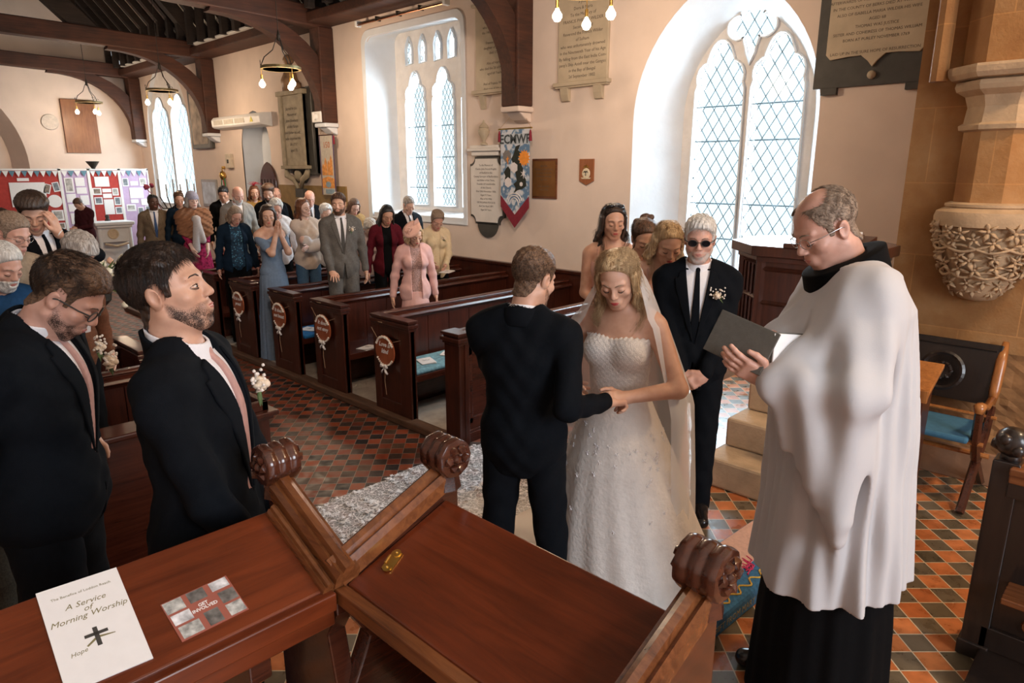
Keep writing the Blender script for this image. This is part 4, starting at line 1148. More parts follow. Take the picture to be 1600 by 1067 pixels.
# big dark-bordered tablet by the pier
t = thing('memorial_tablet', 'large inscribed tablet with black shaped border beside the stone pier', 'tablet', (WX, 2.17, 3.10))
bm = NB(); bx(bm, -.03, 0, -.50, .50, 0, 1.3); bx(bm, -.03, 0, -.56, .56, .80, 1.0); bx(bm, -.05, 0, .28, .42, -.06, .0); bx(bm, -.05, 0, -.42, -.28, -.06, .0); obj('black_border', bm, SLATE, t, bevel=.003)
P = [(-.40,.28), (-.36,.235), (-.20,.25), (-.10,.25), (-.04,.20), (0,.15), (.04,.20), (.10,.25), (.20,.25), (.36,.235), (.40,.28), (.40,1.4), (-.40,1.4)]
bm = NB(); prism(bm, P, -.06, -.03, 'X'); obj('stone_face', bm, BUFF, t, bevel=.004)
bm = NB(); blob(bm, (-.04, 0, .085), .036, 3); obj('boss', bm, BUFF, t, smooth='all')
wtext(['SACRED TO THE MEMORY', 'OF HENRY JAMES WILDER ESQR', 'SON OF THE REVD FRANCIS WILDER', 'BOROUGH OF SULHAM', 'AND GRANDSON OF SIR HENRY ASHHURST', 'AFTERWARDS OF MILTON ESQ. OF SHOTTLEBROOK', 'IN THE COUNTY OF BERKS DIED AT WARGRAVE', 'ALSO OF ISABELLA MARIA WILDER HIS WIFE', 'AGED 68', 'THOMAS WAS JUSTICE', 'SISTER AND COHEIRESS OF THOMAS WILLIAM', 'BORN AT PURLEY NOVEMBER 1769', '', 'LAID UP IN THE SURE HOPE OF RESURRECTION'], .034, 0, .62, -.0605, STEXT, t, 1.55)
# radiant heaters on the wall plate
HGLOW = mat('copper_heater_reflector', (0.50,0.22,0.12), .3, .1, 10, metal=.7)
for i, (y0, y1, z, lab) in enumerate(((7.66, 9.72, 4.585, 'lower tube heater along the roof plate above the square window'), (8.1, 9.85, 4.83, 'upper tube heater above the square window'))):
    t = thing('tube_heater', lab, 'heater', (6.58 if i == 0 else 6.40, y0, z), 0, 'heaters under the eaves')
    L_ = y1-y0
    bm = NB()
    for yy in (-.04, L_): bx(bm, -.05, .05, yy-.01, yy+.05, -.05, .04)
    obj('end_cap', bm, WHITEP, t, bevel=.012)
    bm = NB(); prism(bm, [(-.04,-.03), (.04,.03), (.045,.03), (-.035,-.04)], 0, L_, 'Y'); obj('reflector', bm, HGLOW, t)
    bm = NB(); tube(bm, [(-.03, 0, .0), (-.03, L_, .0)], .008, 6)
    for k in range(1, 4): bx(bm, -.05, .04, L_*k/4-.012, L_*k/4+.012, -.035, .03)
    obj('guard', bm, IRON, t)
for y0, y1, lab in ((11.3, 15.2, 'pale long fitting on the plate between the second and third posts'), (16.1, 19.6, 'pale long fitting on the plate above the tall white window')):
    bm = NB(); bx(bm, 6.20, 6.34, y0, y1, 4.86, 4.90); tag(obj('light_fitting', bm, WHITEP, None, bevel=.01), lab, 'light')
# storage heater cabinet over the niche
t = thing('wall_heater', 'white slatted heater cabinet on the wall above the niche', 'heater', (WX, 14.2, 3.24))
bm = NB(); prism(bm, [(-.26,.03), (-.22,0), (0,-.03), (0,.24), (-.22,.22), (-.27,.16)], -1.1, 1.1, 'Y'); obj('casing', bm, WHITEP, t, bevel=.012)
bm = NB()
for k in range(3): bx(bm, -.272, -.262, -.45+k*.5, -.02+k*.5, .06, .15)
obj('grille', bm, mat('beige_grille', (.52,.48,.40), .5), t)
bm = NB(); prism(bm, [(-.82,.06), (-.70,.06), (-.76,.16)], -.275, -.262, 'X'); obj('warning_label', bm, mat('yellow_label', (.7,.6,.05), .5), t)
# tall monument with figure
GST = mat('grey_gilt_stone', (0.33,0.27,0.18), .7, .2, 8, .2, 40)
t = thing('memorial_monument', 'tall dark-backed wall monument topped by a carved figure', 'monument', (WX, 12.05, 2.1))
bm = NB(); bx(bm, -.06, 0, -.62, .45, .22, 1.72); bx(bm, -.10, 0, -.62, -.42, .2, 1.72); prism(bm, [(-.30,.22), (.30,.22), (.10,.04), (-.10,.04)], -.06, 0, 'X'); bx(bm, -.12, 0, -.14, .14, -.22, -.06); obj('dark_back', bm, SLATE, t)
bm = NB(); bx(bm, -.16, 0, -.42, .42, .36, 1.60); bx(bm, -.20, 0, -.48, .48, 1.60, 1.68); bx(bm, -.20, 0, -.48, .48, .30, .36)
for s in (-1, 1): bx(bm, -.19, 0, s*.37-.05, s*.37+.05, .36, 1.6)
obj('panel', bm, GST, t, bevel=.006)
bm = NB()
for s in (-1, 1): tube(bm, [(-.12, s*.40, .32), (-.14, s*.36, .18), (-.12, s*.14, .10), (-.10, s*.06, -.06)], [.04,.06,.05,.03], 8)
blob(bm, (-.12, 0, .18), .10, 2, 2, .15, (.6,1,1)); obj('scroll', bm, GST, t, smooth='all')
bm = NB(); tube(bm, [(-.12,.05,1.68), (-.12,.04,1.85), (-.12,.0,2.05)], [.14,.16,.08], 10); blob(bm, (-.14,.0,2.20), .10, 2, 3, .05); tube(bm, [(-.12,-.12,1.68), (-.12,-.2,1.8)], [.12,.08], 8); obj('figure', bm, mat('gilded_bust', (.25,.14,.07), .5, .3, 12), t, smooth='all')
wtext(['Sacred to the', 'Memory of', 'John Newbery', 'of this Parish', 'and Esther his wife', 'who departed this', 'life 1717', 'aged 73'], .075, 0, 1.0, -.165, STEXT, t, 1.4, italic=True)
# narrow banner by the second post
t = thing('church_banner', 'narrow banner with orange buildings hanging by the second post', 'banner', (WX-.12, 10.98, 2.97))
bm = NB(); bx(bm, -.005, 0, -.22, .22, -1.02, 0); obj('cloth', bm, mat('cream_banner_cloth', (.55,.50,.42), .9, .1, 20), t)
bm = NB()
for s in (-1, 1): bx(bm, -.009, 0, s*.215-.012, s*.215+.012, -1.02, 0)
obj('edging', bm, mat('purple_edging', (.10,.07,.14), .9), t)
bm = NB()
for yy, h in ((-.12,.34), (-.04,.26), (.06,.30), (.14,.2)): prism(bm, [(yy-.04,-.68), (yy+.04,-.68), (yy+.04,-.68+h*.7), (yy,-.68+h), (yy-.04,-.68+h*.7)], -.010, -.005, 'X')
prism(bm, [(-.2,-.9), (.2,-.9), (.2,-.74), (0,-.70), (-.2,-.74)], -.010, -.005, 'X'); obj('buildings_applique', bm, mat('orange_applique', (.70,.30,.08), .9, .3, 20), t)
bm = NB(); blob(bm, (-.008, .0, -.84), .1, 2, 1, 0, (.05,1,.6)); bx(bm, -.012, 0, -.18, .1, -1.0, -.92); obj('blue_applique', bm, mat('blue_applique', (.25,.35,.42), .9), t)
text_mesh('150', .15, mat('rust_letters', (.45,.16,.08), .9), t, name='numerals', M=Mw(0, -.17, -.006), depth=.002)
bm = NB(); tube(bm, [(-.003,-.24,0), (-.003,.24,0)], .010, 6); obj('pole', bm, POPPY, t)
bm = NB(); tube(bm, [(0,.22,0), (0.02,.0,.22), (0,-.22,0)], .003, 5); obj('cord', bm, TWINE, t)
bm = NB(); tube(bm, [(-.01,-.26,-.02), (-.01,-.26,-.16)], [.012,.02], 8); obj('tassel', bm, MAROON, t)
# loudspeaker on the second corbel
t = thing('loudspeaker', 'white twin floodlight box on the second roof corbel', 'lamp', (6.5, 10.95, 3.17))
bm = NB(); bx(bm, -.05, .05, -.14, .14, 0, .18); obj('housing', bm, WHITEP, t, bevel=.015)
bm = NB(); lathe(bm, [(.001,-.09), (.05,-.09), (.06,-.05), (.001,-.05)], (0, .0, .09), 16, 'X'); obj('lamp_head', bm, WHITEP, t)
# old door leaf right of the niche
t = struct(thing('door_1', '', '', (0,0,0)));
for k in ('label', 'category'): del t[k]
DO = arch(13.40, .34, 0.06, 2.1, .45, 8)
bm = NB(); prism(bm, DO, WX-.05, WX-.01, 'X'); obj('door_leaf', bm, POPPY, t, bevel=.01)
bm = NB()
for z in (.6, 1.3, 2.0): bx(bm, WX-.06, WX-.05, 13.12, 13.66, z, z+.04)
for k in range(5): tube(bm, [(WX-.055, 13.14+k*.13, .1), (WX-.055, 13.14+k*.13, 2.2)], .008, 4)
obj('iron_strap', bm, IRON, t)
bm = NB(); bx(bm, WX-.03, WX, 10.6, 13.0, 1.14, 2.10); struct(obj('trim_7', bm, mat('dull_gold_wainscot', (.27,.17,.06), .6, .15, 8)))
# painting, mirror, notice box, hanging ornament
t = thing('framed_painting', 'dark-framed painting between the tall window and a roof post', 'painting', (WX, 16.35, 2.85))
bm = NB(); bx(bm, -.10, 0, -.52, .52, 0, 1.3); obj('frame', bm, SLATE, t, bevel=.02)
bm = NB(); bx(bm, -.108, -.1, -.40, .40, .1, 1.2); obj('canvas', bm, mat('faded_painting', (.46,.38,.30), .8, .5, 4), t)
t = thing('framed_notice', 'silver-framed notice leaning under the tall window', 'picture', (WX, 16.35, 1.55))
bm = NB(); bx(bm, -.03, 0, -.42, .42, 0, .62); obj('frame', bm, mat('grey_frame', (.35,.33,.30), .4), t, bevel=.01)
bm = NB(); bx(bm, -.034, -.03, -.36, .36, .06, .56); obj('picture', bm, mat('pale_blue_picture', (.55,.62,.68), .4, .3, 5), t)
t = thing('wall_box', 'small cream switch box right of the third post', 'box', (WX, 15.1, 2.42)); bm = NB(); bx(bm, -.08, 0, -.13, .13, 0, .3); obj('casing', bm, mat('cream_box', (.55,.47,.36), .6), t, bevel=.01); bm = NB(); bx(bm, -.085, -.08, -.04, .04, .1, .18); obj('switch', bm, INK, t)
t = thing('hanging_ornament', 'gold pear-shaped ornament with coloured ribbons beside the third post', 'ornament', (6.69, 15.45, 1.9))
bm = NB(); bx(bm, .0, .07, -.02, .02, .50, .56); blob(bm, (0,0,.36), .075, 2, 1, .05, (1,1,1.3)); tube(bm, [(0,0,.42), (0,0,.55)], [.02,.004], 6); obj('body', bm, BRASS, t, smooth='all')
for i, c in enumerate(((.03,.2,.06), (.35,.02,.03), (.6,.6,.55), (.03,.15,.05))):
    bm = NB(); tube(bm, [(0,(i-1.5)*.04,.3), (0,(i-1.5)*.09,0)], [.012,.02], 5); obj('ribbon', bm, mat('ribbon_%d' % i if False else 'ribbon_colour_%s' % 'abcd'[i], c, .8), t)
# far wall: noticeboard, alarm disc, dark picture
bm = NB(); bx(bm, 4.99, 5.76, FY-.06, FY, 2.80, 4.10); o = obj('wooden_board', bm, wood('brown_lettered_board', (.16,.055,.02), (.30,.12,.045), .4, 'Z'), None, bevel=.01); tag(o, 'plain brown wooden board high on the far wall', 'board')
bm = NB(); lathe(bm, [(.001,-.03), (.18,-.03), (.19,-.01), (.19,0), (.001,0)], (4.72, FY, 3.53), 24, 'Y'); o = obj('wall_disc', bm, mat('pale_disc', (.62,.54,.46), .7), None); tag(o, 'round pale disc on the far wall left of the brown board', 'disc')
bm = NB(); lathe(bm, [(.04,0), (.05,.03), (.14,.16), (.15,.18), (.12,.16)], (5.22, 19.385, 2.405), 16); o = obj('iron_bowl', bm, IRON, None); tag(o, 'dark footed bowl on top of the display boards', 'bowl')
# display boards
t = thing('display_screen', 'red and lilac folding display boards of old photographs at the far end', 'display', (0, 19.4, 0))
BRED = mat('red_felt_board', (0.42,0.045,0.035), .9, .1, 20); BLIL = mat('lilac_felt_board', (0.52,0.38,0.56), .9, .05, 20)
xs = [2.6, 4.48, 5.09, 5.77, 6.45]
for i in range(4):
    a, b = xs[i], xs[i+1]
    pn = NB(); bx(pn, a+.02, b-.02, -.03, 0, .35, 2.38); p = obj('board_panel', pn, (BRED, BLIL)[i % 2], t)
    fr = NB()
    for q in ((a, a+.03), (b-.03, b)): bx(fr, q[0], q[1], -.045, .01, 0, 2.42)
    bx(fr, a, b, -.045, .01, 2.37, 2.41); obj('board_frame', fr, WHITEP, t)
    fl = NB(); n = int((b-a)/.125)
    for k in range(n):
        x0 = a+.03+k*(b-a-.06)/n; w = (b-a-.06)/n
        if k % 2 == 0: prism(fl, [(x0, 2.36), (x0+w, 2.36), (x0+w/2, 2.22)], -.05, -.045, 'Y')
    obj('bunting', fl, PAPER, t)
    fl = NB()
    for k in range(n):
        x0 = a+.03+k*(b-a-.06)/n; w = (b-a-.06)/n
        if k % 2: prism(fl, [(x0, 2.36), (x0+w, 2.36), (x0+w/2, 2.22)], -.05, -.045, 'Y')
    obj('bunting', fl, mat('blue_bunting', (.12,.25,.32), .9), t)
SEP = [mat('old_photo_%s' % n, c, .6, .6, s) for n, c, s in (('a', (.22,.17,.13), 14), ('b', (.16,.18,.20), 12), ('c', (.38,.36,.33), 10))]
def card(x0, x1, z0, z1, k=None, rz=0):
    cx, cz = (x0+x1)/2, (z0+z1)/2
    o = NB(); bx(o, x0-cx, x1-cx, -.006, 0, z0-cz, z1-cz); c = obj('pinned_card', o, PAPER, t); c.location = (cx, -.035, cz); c.rotation_euler = (0, rz, 0)
    if k is not None:
        o = NB(); m = .15*(x1-x0); bx(o, x0+m-cx, x1-m-cx, -.009, -.006, z0+m*1.2-cz, z1-m*.8-cz); obj('photograph', o, SEP[k], c)
card(3.45,4.15,1.55,2.10); card(3.62,3.85,2.13,2.20); card(4.12,4.25,1.84,2.06,0,.3); card(4.30,4.44,1.88,2.1,1,-.15); card(4.2,4.44,1.2,1.45,2); card(4.28,4.44,1.0,1.15,0)
o = NB(); lathe(o, [(.001,-.04), (.15,-.04), (.15,-.035), (.001,-.035)], (4.30,0,1.66), 20, 'Y'); obj('pinned_card', o, PAPER, t)
for q in ((4.55,4.74,1.85,2.2,2), (4.55,4.75,1.62,1.82,None), (4.56,4.78,1.4,1.58,None), (4.58,4.8,1.1,1.36,None), (4.78,4.98,2.0,2.2,None), (4.78,5.0,1.82,1.97,None), (4.84,5.02,1.55,1.78,None), (4.7,4.92,.85,1.05,None),
          (5.20,5.52,1.98,2.22,None), (5.12,5.32,1.78,1.95,0), (5.34,5.54,1.84,1.93,None), (5.34,5.54,1.70,1.81,None), (5.56,5.70,1.76,1.94,2), (5.14,5.32,1.55,1.73,1), (5.34,5.56,1.30,1.67,None), (5.58,5.73,1.52,1.72,1), (5.58,5.74,1.30,1.48,1),
          (5.82,5.96,1.98,2.18,1), (6.0,6.18,2.0,2.1,None), (6.22,6.38,1.98,2.18,2), (5.96,6.28,1.68,1.94,None), (5.96,6.14,1.56,1.65,None), (6.2,6.4,1.5,1.66,None), (5.84,6.06,1.36,1.53,2), (6.10,6.24,1.22,1.45,1), (6.28,6.42,1.28,1.48,1)): card(*q)
# carved white stone chest in front of the boards
t = thing('stone_altar', 'white carved stone table with roundel in front of the display boards', 'altar', (5.05, 18.0, 0))
bm = NB(); bx(bm, -.42, .42, -.32, .3, 1.14, 1.22); bx(bm, -.38, .38, -.28, .28, 1.08, 1.14); obj('table_slab', bm, WHITEPL, t, bevel=.02)
bm = NB(); bx(bm, -.34, .34, -.22, .22, .75, 1.08)
for s in (-1, 1): tube(bm, [(s*.32, -.2, 0), (s*.32, -.2, 1.08)], [.05,.045], 8); tube(bm, [(s*.32, .2, 0), (s*.32, .2, 1.08)], .05, 8)
bx(bm, -.3, .3, 0, .22, 0, .75)
obj('carved_body', bm, WHITEPL, t, bevel=.01)
bm = NB(); lathe(bm, [(.08,-.235), (.10,-.245), (.12,-.235), (.12,-.22)], (-.05, 0, .94), 22, 'Y'); tube(bm, [(-.25,-.24,.72), (0,-.25,.66), (.25,-.24,.72)], .03, 6); obj('roundel', bm, mat('cream_carving', (.6,.5,.36), .7), t)
bm = NB(); blob(bm, (-.02, .15, 1.32), .05, 2); tube(bm, [(-.02,.15,1.22), (-.02,.15,1.3)], [.07,.03], 8); o = obj('statuette', bm, INK, None, loc=(5.05,18.0,0)); tag(o, 'small black figure standing on the white stone table', 'figure')
# flowers
LEAFG = mat('flower_foliage', (.10,.15,.05), .7, .4, 20); CREAMF = mat('cream_petals', (.80,.72,.55), .7, .1, 30); PEACHF = mat('peach_petals', (.72,.42,.30), .7, .15, 30)
t = thing('flower_stand', 'cream and peach flower arrangement standing behind the foreground men', 'flowers', (1.95, 7.6, 0))
bm = NB(); rng = random.Random(2)
lathe(bm, [(.12,0), (.12,.03), (.025,.06), (.02,1.05), (.09,1.12), (.10,1.2)], (0,0,0), 14); obj('stand', bm, IRON, t)
bm = NB()
for i in range(60):
    d = Vector((rng.uniform(-1,1), rng.uniform(-1,1), rng.uniform(-.5,1))).normalized()*rng.uniform(.15,.30)
    tube(bm, [Vector((0,0,1.3)), Vector((0,0,1.3))+d*.7, Vector((0,0,1.3))+d*1.2], [.004,.022,.002], 5, flat=.4)
obj('foliage', bm, LEAFG, t)
for m_, n in ((CREAMF, 34), (PEACHF, 10)):
    bm = NB()
    for i in range(n):
        d = Vector((rng.uniform(-1,1), rng.uniform(-1,1), rng.uniform(-.5,1))).normalized()*rng.uniform(.2,.33); blob(bm, Vector((0,0,1.32))+d, rng.uniform(.03,.055), 1, i, .25)
    obj('blooms', bm, m_, t, smooth='all')
t = thing('candle_stand', 'branched candle stand with dark roses in front of the white window', 'candle stand', (5.45, 15.0, 0))
bm = NB(); lathe(bm, [(.16,0), (.16,.03), (.025,.06), (.02,1.9)], (0,0,0), 12)
for k in range(7):
    a = -1+k/3; tube(bm, [(0,0,1.6), (a*.25,0,1.62), (a*.42,0,1.85)], .012, 6)
obj('iron_branches', bm, IRON, t)
bm = NB()
for k in range(7):
    a = -1+k/3; tube(bm, [(a*.42,0,1.85), (a*.42,0,2.10+.1*(k%2))], .014, 6)
obj('candles', bm, mat('grey_candle', (.32,.33,.34), .5), t)
bm = NB(); tube(bm, [(-.2,-.05,1.4), (-.45,-.1,1.9), (-.55,-.1,2.02)], .008, 5); blob(bm, (-.55,-.1,2.05), .055, 2, 1, .2); blob(bm, (-.45,-.1,2.08), .045, 2, 2, .2); obj('roses', bm, mat('dark_pink_rose', (.25,.03,.07), .7), t)

# ---- hanging lamps
BULB = mat('glowing_bulb', (1,.9,.75), .3, 0, emit=(1.0,0.80,0.55), estr=22)
GIL = mat('aged_gilt_ring', (.22,.17,.08), .45, .2, 20, metal=.7)
def chandelier(y, label, light, ztop, lamp_z, rr=.27):
    t = thing('hanging_lamp', label, 'lamp', (5.2, y, lamp_z), R(20), 'ring chandeliers in the nave')
    bm = NB(); lathe(bm, [(rr-.02,-.02), (rr+.012,-.02), (rr+.012,.02), (rr-.02,.02), (rr-.02,-.02)], n=36)
    obj('ring', bm, GIL, t)
    bm = NB()
    for k in range(3):
        a = R(120*k+15); c, s = math.cos(a), math.sin(a)
        tube(bm, [(rr*c, rr*s, .02), (rr*.8*c, rr*.8*s, .14), (rr*.35*c, rr*.35*s, .24), (.03*c, .03*s, .40)], .007, 6)
        tube(bm, [(rr*1.02*c, rr*1.02*s, .03+.0)] + [(rr*1.02*c+.035*math.sin(q)*-s, rr*1.02*s+.035*math.sin(q)*c, .055+.035*(1-math.cos(q))*.6) for q in (1,2,3,4,5)], .004, 5)
    obj('arm', bm, IRON, t)
    bm = NB(); tube(bm, [(0,0,.38), (0,0,ztop-lamp_z)], .006, 6); lathe(bm, [(.001,.36), (.025,.38), (.025,.44), (.01,.50), (.001,.52)], n=10); obj('chain', bm, IRON, t)
    for k in range(3):
        a = R(120*k+15); c, s = math.cos(a)*rr, math.sin(a)*rr
        bm = NB(); tube(bm, [(c,s,-.02), (c,s,-.10)], .004, 5); lathe(bm, [(.008,-.17), (.016,-.16), (.016,-.10), (.006,-.09)], (c,s,0), 10); h = obj('lamp_holder', bm, BRASS, t)
        bm = NB(); lathe(bm, [(.001,-.275), (.025,-.268), (.042,-.24), (.042,-.215), (.02,-.18), (.014,-.165)], (c,s,0), 14); obj('bulb', bm, BULB, h, smooth='all')
    d = bpy.data.lights.new('lamp_glow', 'POINT'); d.energy = light; d.color = (1.0,.73,.50); d.shadow_soft_size = .12
    o = bpy.data.objects.new('lamp_glow', d); COL.objects.link(o); o.location = (5.2, y, lamp_z-.42)
    return t
chandelier(4.15, 'nearest ring of bare bulbs cut by the top edge', 80, 8.0, 3.92)
chandelier(9.7, 'ring of bare bulbs hanging before the tall monument', 110, 8.0, 3.80)
chandelier(14.3, 'ring of bare bulbs hanging before the tall white window', 90, 8.0, 3.84)
chandelier(18.9, 'farthest ring of bare bulbs in front of the brown board', 80, 8.0, 3.92)
# ================================================================== PEOPLE: surfaces grown from signed distances
f32 = np.float32
def V3(*a): return np.array(a, dtype=f32)
def cone(a, b, ra, rb):
    a = np.array(a, f32); b = np.array(b, f32); ab = b-a; L2 = max(float(ab@ab), 1e-9)
    def f(P, C=None, Rr=0):
        t = np.clip(((P-a)@ab)/L2, 0, 1)
        return np.sqrt(((P-a-t[..., None]*ab)**2).sum(-1)) - (ra+(rb-ra)*t)
    return f
def ell(c, r, rot=None):
    c = np.array(c, f32); r = np.array(r, f32)
    Rm = None if rot is None else np.array(Euler([R(x) for x in rot]).to_matrix(), f32)
    def f(P, C=None, Rr=0):
        q = P-c
        if Rm is not None: q = q@Rm
        k0 = np.sqrt(((q/r)**2).sum(-1)); k1 = np.sqrt(((q/(r*r))**2).sum(-1))+1e-9
        return k0*(k0-1)/k1
    return f
def boxr(c, h, r, M=None):
    c = np.array(c, f32); h = np.array(h, f32)-r
    def f(P, C=None, Rr=0):
        q = P-c
        if M is not None: q = q@M
        q = np.abs(q)-h
        return np.sqrt((np.maximum(q, 0)**2).sum(-1))+np.minimum(q.max(-1), 0)-r
    return f
def smin(a, b, k):
    h = np.maximum(k-np.abs(a-b), 0)/k
    return np.minimum(a, b)-h*h*k*0.25
def U(items, subs=(), off=0.0):
    """smooth union of (f,k), then smooth subtraction; culls far pieces block by block"""
    items = list(items); subs = list(subs)
    def f(P, C=None, Rr=0):
        shp = P.shape[:-1]
        d = np.full(shp, 1.0, f32)
        for g, k in items:
            if C is None: d = smin(d, g(P), k); continue
            m = g(C) < Rr+k+0.05+off
            if m.all(): d = smin(d, g(P, C, Rr), k)
            elif m.any(): d[m] = smin(d[m], g(P[m], C[m], Rr), k)
        for g, k in subs:
            if C is None: d = -smin(-d, g(P), k); continue
            m = g(C) < Rr+k+0.03
            if m.any(): d[m] = -smin(-d[m], g(P[m], C[m], Rr), k)
        return d-off
    return f
def xf(g, M):
    """g given in a local frame; M (4x4) places it"""
    Mi = np.array(M.inverted(), dtype=f32)
    A = Mi[:3, :3].T; t = Mi[:3, 3]
    sc = float(M.to_scale()[0])
    return lambda P, C=None, Rr=0: g(P@A+t, None if C is None else C@A+t, Rr/sc)*sc
def inter(a, b, k=0.004):
    return lambda P, C=None, Rr=0: -smin(-a(P, C, Rr), -b(P, C, Rr), k)
def plane(fn): return lambda P, C=None, Rr=0: fn(P)
def shell(g, lo, hi):
    c = (lo+hi)/2; w = (hi-lo)/2
    return lambda P, C=None, Rr=0: np.abs(g(P, C, Rr)-c)-w
def poly2(poly, front=True):
    """distance to a polygon in x,z; only the front half (y>0)"""
    pts = np.array(poly, f32)
    def f(P, C=None, Rr=0):
        x = P[..., 0]; z = P[..., 2]
        d = np.full(x.shape, 1e3, f32); s = np.ones(x.shape, f32)
        n = len(pts)
        for i in range(n):
            a = pts[i]; b = pts[i-1]
            ex, ez = b-a; wx = x-a[0]; wz = z-a[1]
            t = np.clip((wx*ex+wz*ez)/(ex*ex+ez*ez), 0, 1)
            d = np.minimum(d, (wx-ex*t)**2+(wz-ez*t)**2)
            c1 = z >= a[1]; c2 = z < b[1]; c3 = ex*wz > ez*wx
            flip = (c1 & c2 & c3) | (~c1 & ~c2 & ~c3)
            s = np.where(flip, -s, s)
        r = s*np.sqrt(d)
        if front: r = np.maximum(r, -P[..., 1])
        return r
    return f
CORN = np.array([[i, j, k] for i in (0, 1) for j in (0, 1) for k in (0, 1)])
EDG = [(a, b) for a in range(8) for b in range(a+1, 8) if int(np.abs(CORN[a]-CORN[b]).sum()) == 1]
def grow(name, g, lo, hi, h, m, parent, post=None, slack=0.012):
    lo = np.array(lo, f32); hi = np.array(hi, f32)
    nb = np.maximum(1, np.ceil((hi-lo)/(8*h)).astype(int))
    bi = np.stack(np.meshgrid(*[np.arange(n) for n in nb], indexing='ij'), -1).reshape(-1, 3)
    Cn = (lo+(bi*8+3.5)*h).astype(f32); Rr = 8*h*0.87
    dc = g(Cn)
    act = np.abs(dc) < Rr*1.35+slack
    D = np.ones(tuple(nb*8), f32)
    inn = bi[(~act) & (dc < 0)]
    for b in inn: D[b[0]*8:b[0]*8+8, b[1]*8:b[1]*8+8, b[2]*8:b[2]*8+8] = -1
    ab = bi[act]
    loc = np.stack(np.meshgrid(*[np.arange(8)]*3, indexing='ij'), -1).reshape(-1, 3)
    for s in range(0, len(ab), 400):
        bb = ab[s:s+400]
        P = (lo+((bb[:, None, :]*8+loc[None])*h)).astype(f32)
        v = g(P, Cn[act][s:s+400], Rr)
        idx = bb[:, None, :]*8+loc[None]
        D[idx[..., 0], idx[..., 1], idx[..., 2]] = v
    S = D < 0
    c = S[:-1, :-1, :-1].astype(np.int8)
    tot = sum(S[i:S.shape[0]-1+i, j:S.shape[1]-1+j, k:S.shape[2]-1+k].astype(np.int8) for i, j, k in CORN)
    cell = np.argwhere((tot > 0) & (tot < 8))
    if len(cell) == 0: return None
    vals = np.stack([D[cell[:, 0]+i, cell[:, 1]+j, cell[:, 2]+k] for i, j, k in CORN], 1)
    acc = np.zeros((len(cell), 3)); cnt = np.zeros(len(cell))
    for a, b in EDG:
        va, vb = vals[:, a], vals[:, b]; mk = (va < 0) != (vb < 0)
        t = np.where(mk, va/np.where(mk, va-vb, 1), 0)
        acc += mk[:, None]*(CORN[a]+t[:, None]*(CORN[b]-CORN[a])); cnt += mk
    vert = lo+(cell+acc/cnt[:, None])*h
    cid = np.full(tot.shape, -1, np.int32); cid[tuple(cell.T)] = np.arange(len(cell))
    quads = []
    for ax in range(3):
        sl0 = [slice(None)]*3; sl1 = [slice(None)]*3; sl0[ax] = slice(0, -1); sl1[ax] = slice(1, None)
        a_, b_ = S[tuple(sl0)], S[tuple(sl1)]
        o1, o2 = [(1, 2), (2, 0), (0, 1)][ax]
        e = np.argwhere(a_ != b_)
        e = e[(e[:, o1] > 0) & (e[:, o2] > 0) & (e[:, o1] < tot.shape[o1]) & (e[:, o2] < tot.shape[o2])]
        def cc(d1, d2):
            q = e.copy(); q[:, o1] += d1; q[:, o2] += d2; return cid[tuple(q.T)]
        q = np.stack([cc(-1, -1), cc(0, -1), cc(0, 0), cc(-1, 0)], 1)
        fl = a_[tuple(e.T)]
        q = np.where(fl[:, None], q, q[:, ::-1])
        quads.append(q[(q >= 0).all(1)])
    quads = np.concatenate(quads)
    me = bpy.data.meshes.new(name)
    me.vertices.add(len(vert)); me.vertices.foreach_set('co', vert.astype(f32).ravel())
    me.loops.add(len(quads)*4); me.loops.foreach_set('vertex_index', quads.ravel().astype(np.int32))
    me.polygons.add(len(quads)); me.polygons.foreach_set('loop_start', np.arange(0, len(quads)*4, 4, dtype=np.int32))
    me.polygons.foreach_set('use_smooth', np.ones(len(quads), dtype=bool))
    me.update(calc_edges=True); me.validate()
    me.materials.append(m)
    o = bpy.data.objects.new(name, me); COL.objects.link(o)
    if parent: o.parent = parent
    return o

# ---- materials for people
def skinmat(name, c, red=0.35):
    if name in MATS: return MATS[name]
    m, nt, B, N, L = newmat(name)
    tc = N.new('ShaderNodeTexCoord')
    n1 = N.new('ShaderNodeTexNoise'); n1.inputs['Scale'].default_value = 16; n1.inputs['Detail'].default_value = 4; L.new(tc.outputs['Object'], n1.inputs['Vector'])
    rp = ramp(N, [(0.35, (c[0]*.90, c[1]*.82, c[2]*.78)), (0.65, (min(1,c[0]*1.07), c[1]*1.05, c[2]*1.05))]); L.new(n1.outputs['Fac'], rp.inputs[0]); L.new(rp.outputs[0], B.inputs['Base Color'])
    B.inputs['Roughness'].default_value = .48; B.inputs['Subsurface Weight'].default_value = .12; B.inputs['Subsurface Radius'].default_value = (1,.35,.2); B.inputs['Subsurface Scale'].default_value = .006
    n2 = N.new('ShaderNodeTexNoise'); n2.inputs['Scale'].default_value = 260; L.new(tc.outputs['Object'], n2.inputs['Vector'])
    bp = N.new('ShaderNodeBump'); bp.inputs['Strength'].default_value = .12; bp.inputs['Distance'].default_value = .002; L.new(n2.outputs['Fac'], bp.inputs['Height']); L.new(bp.outputs[0], B.inputs['Normal'])
    MATS[name] = m; return m
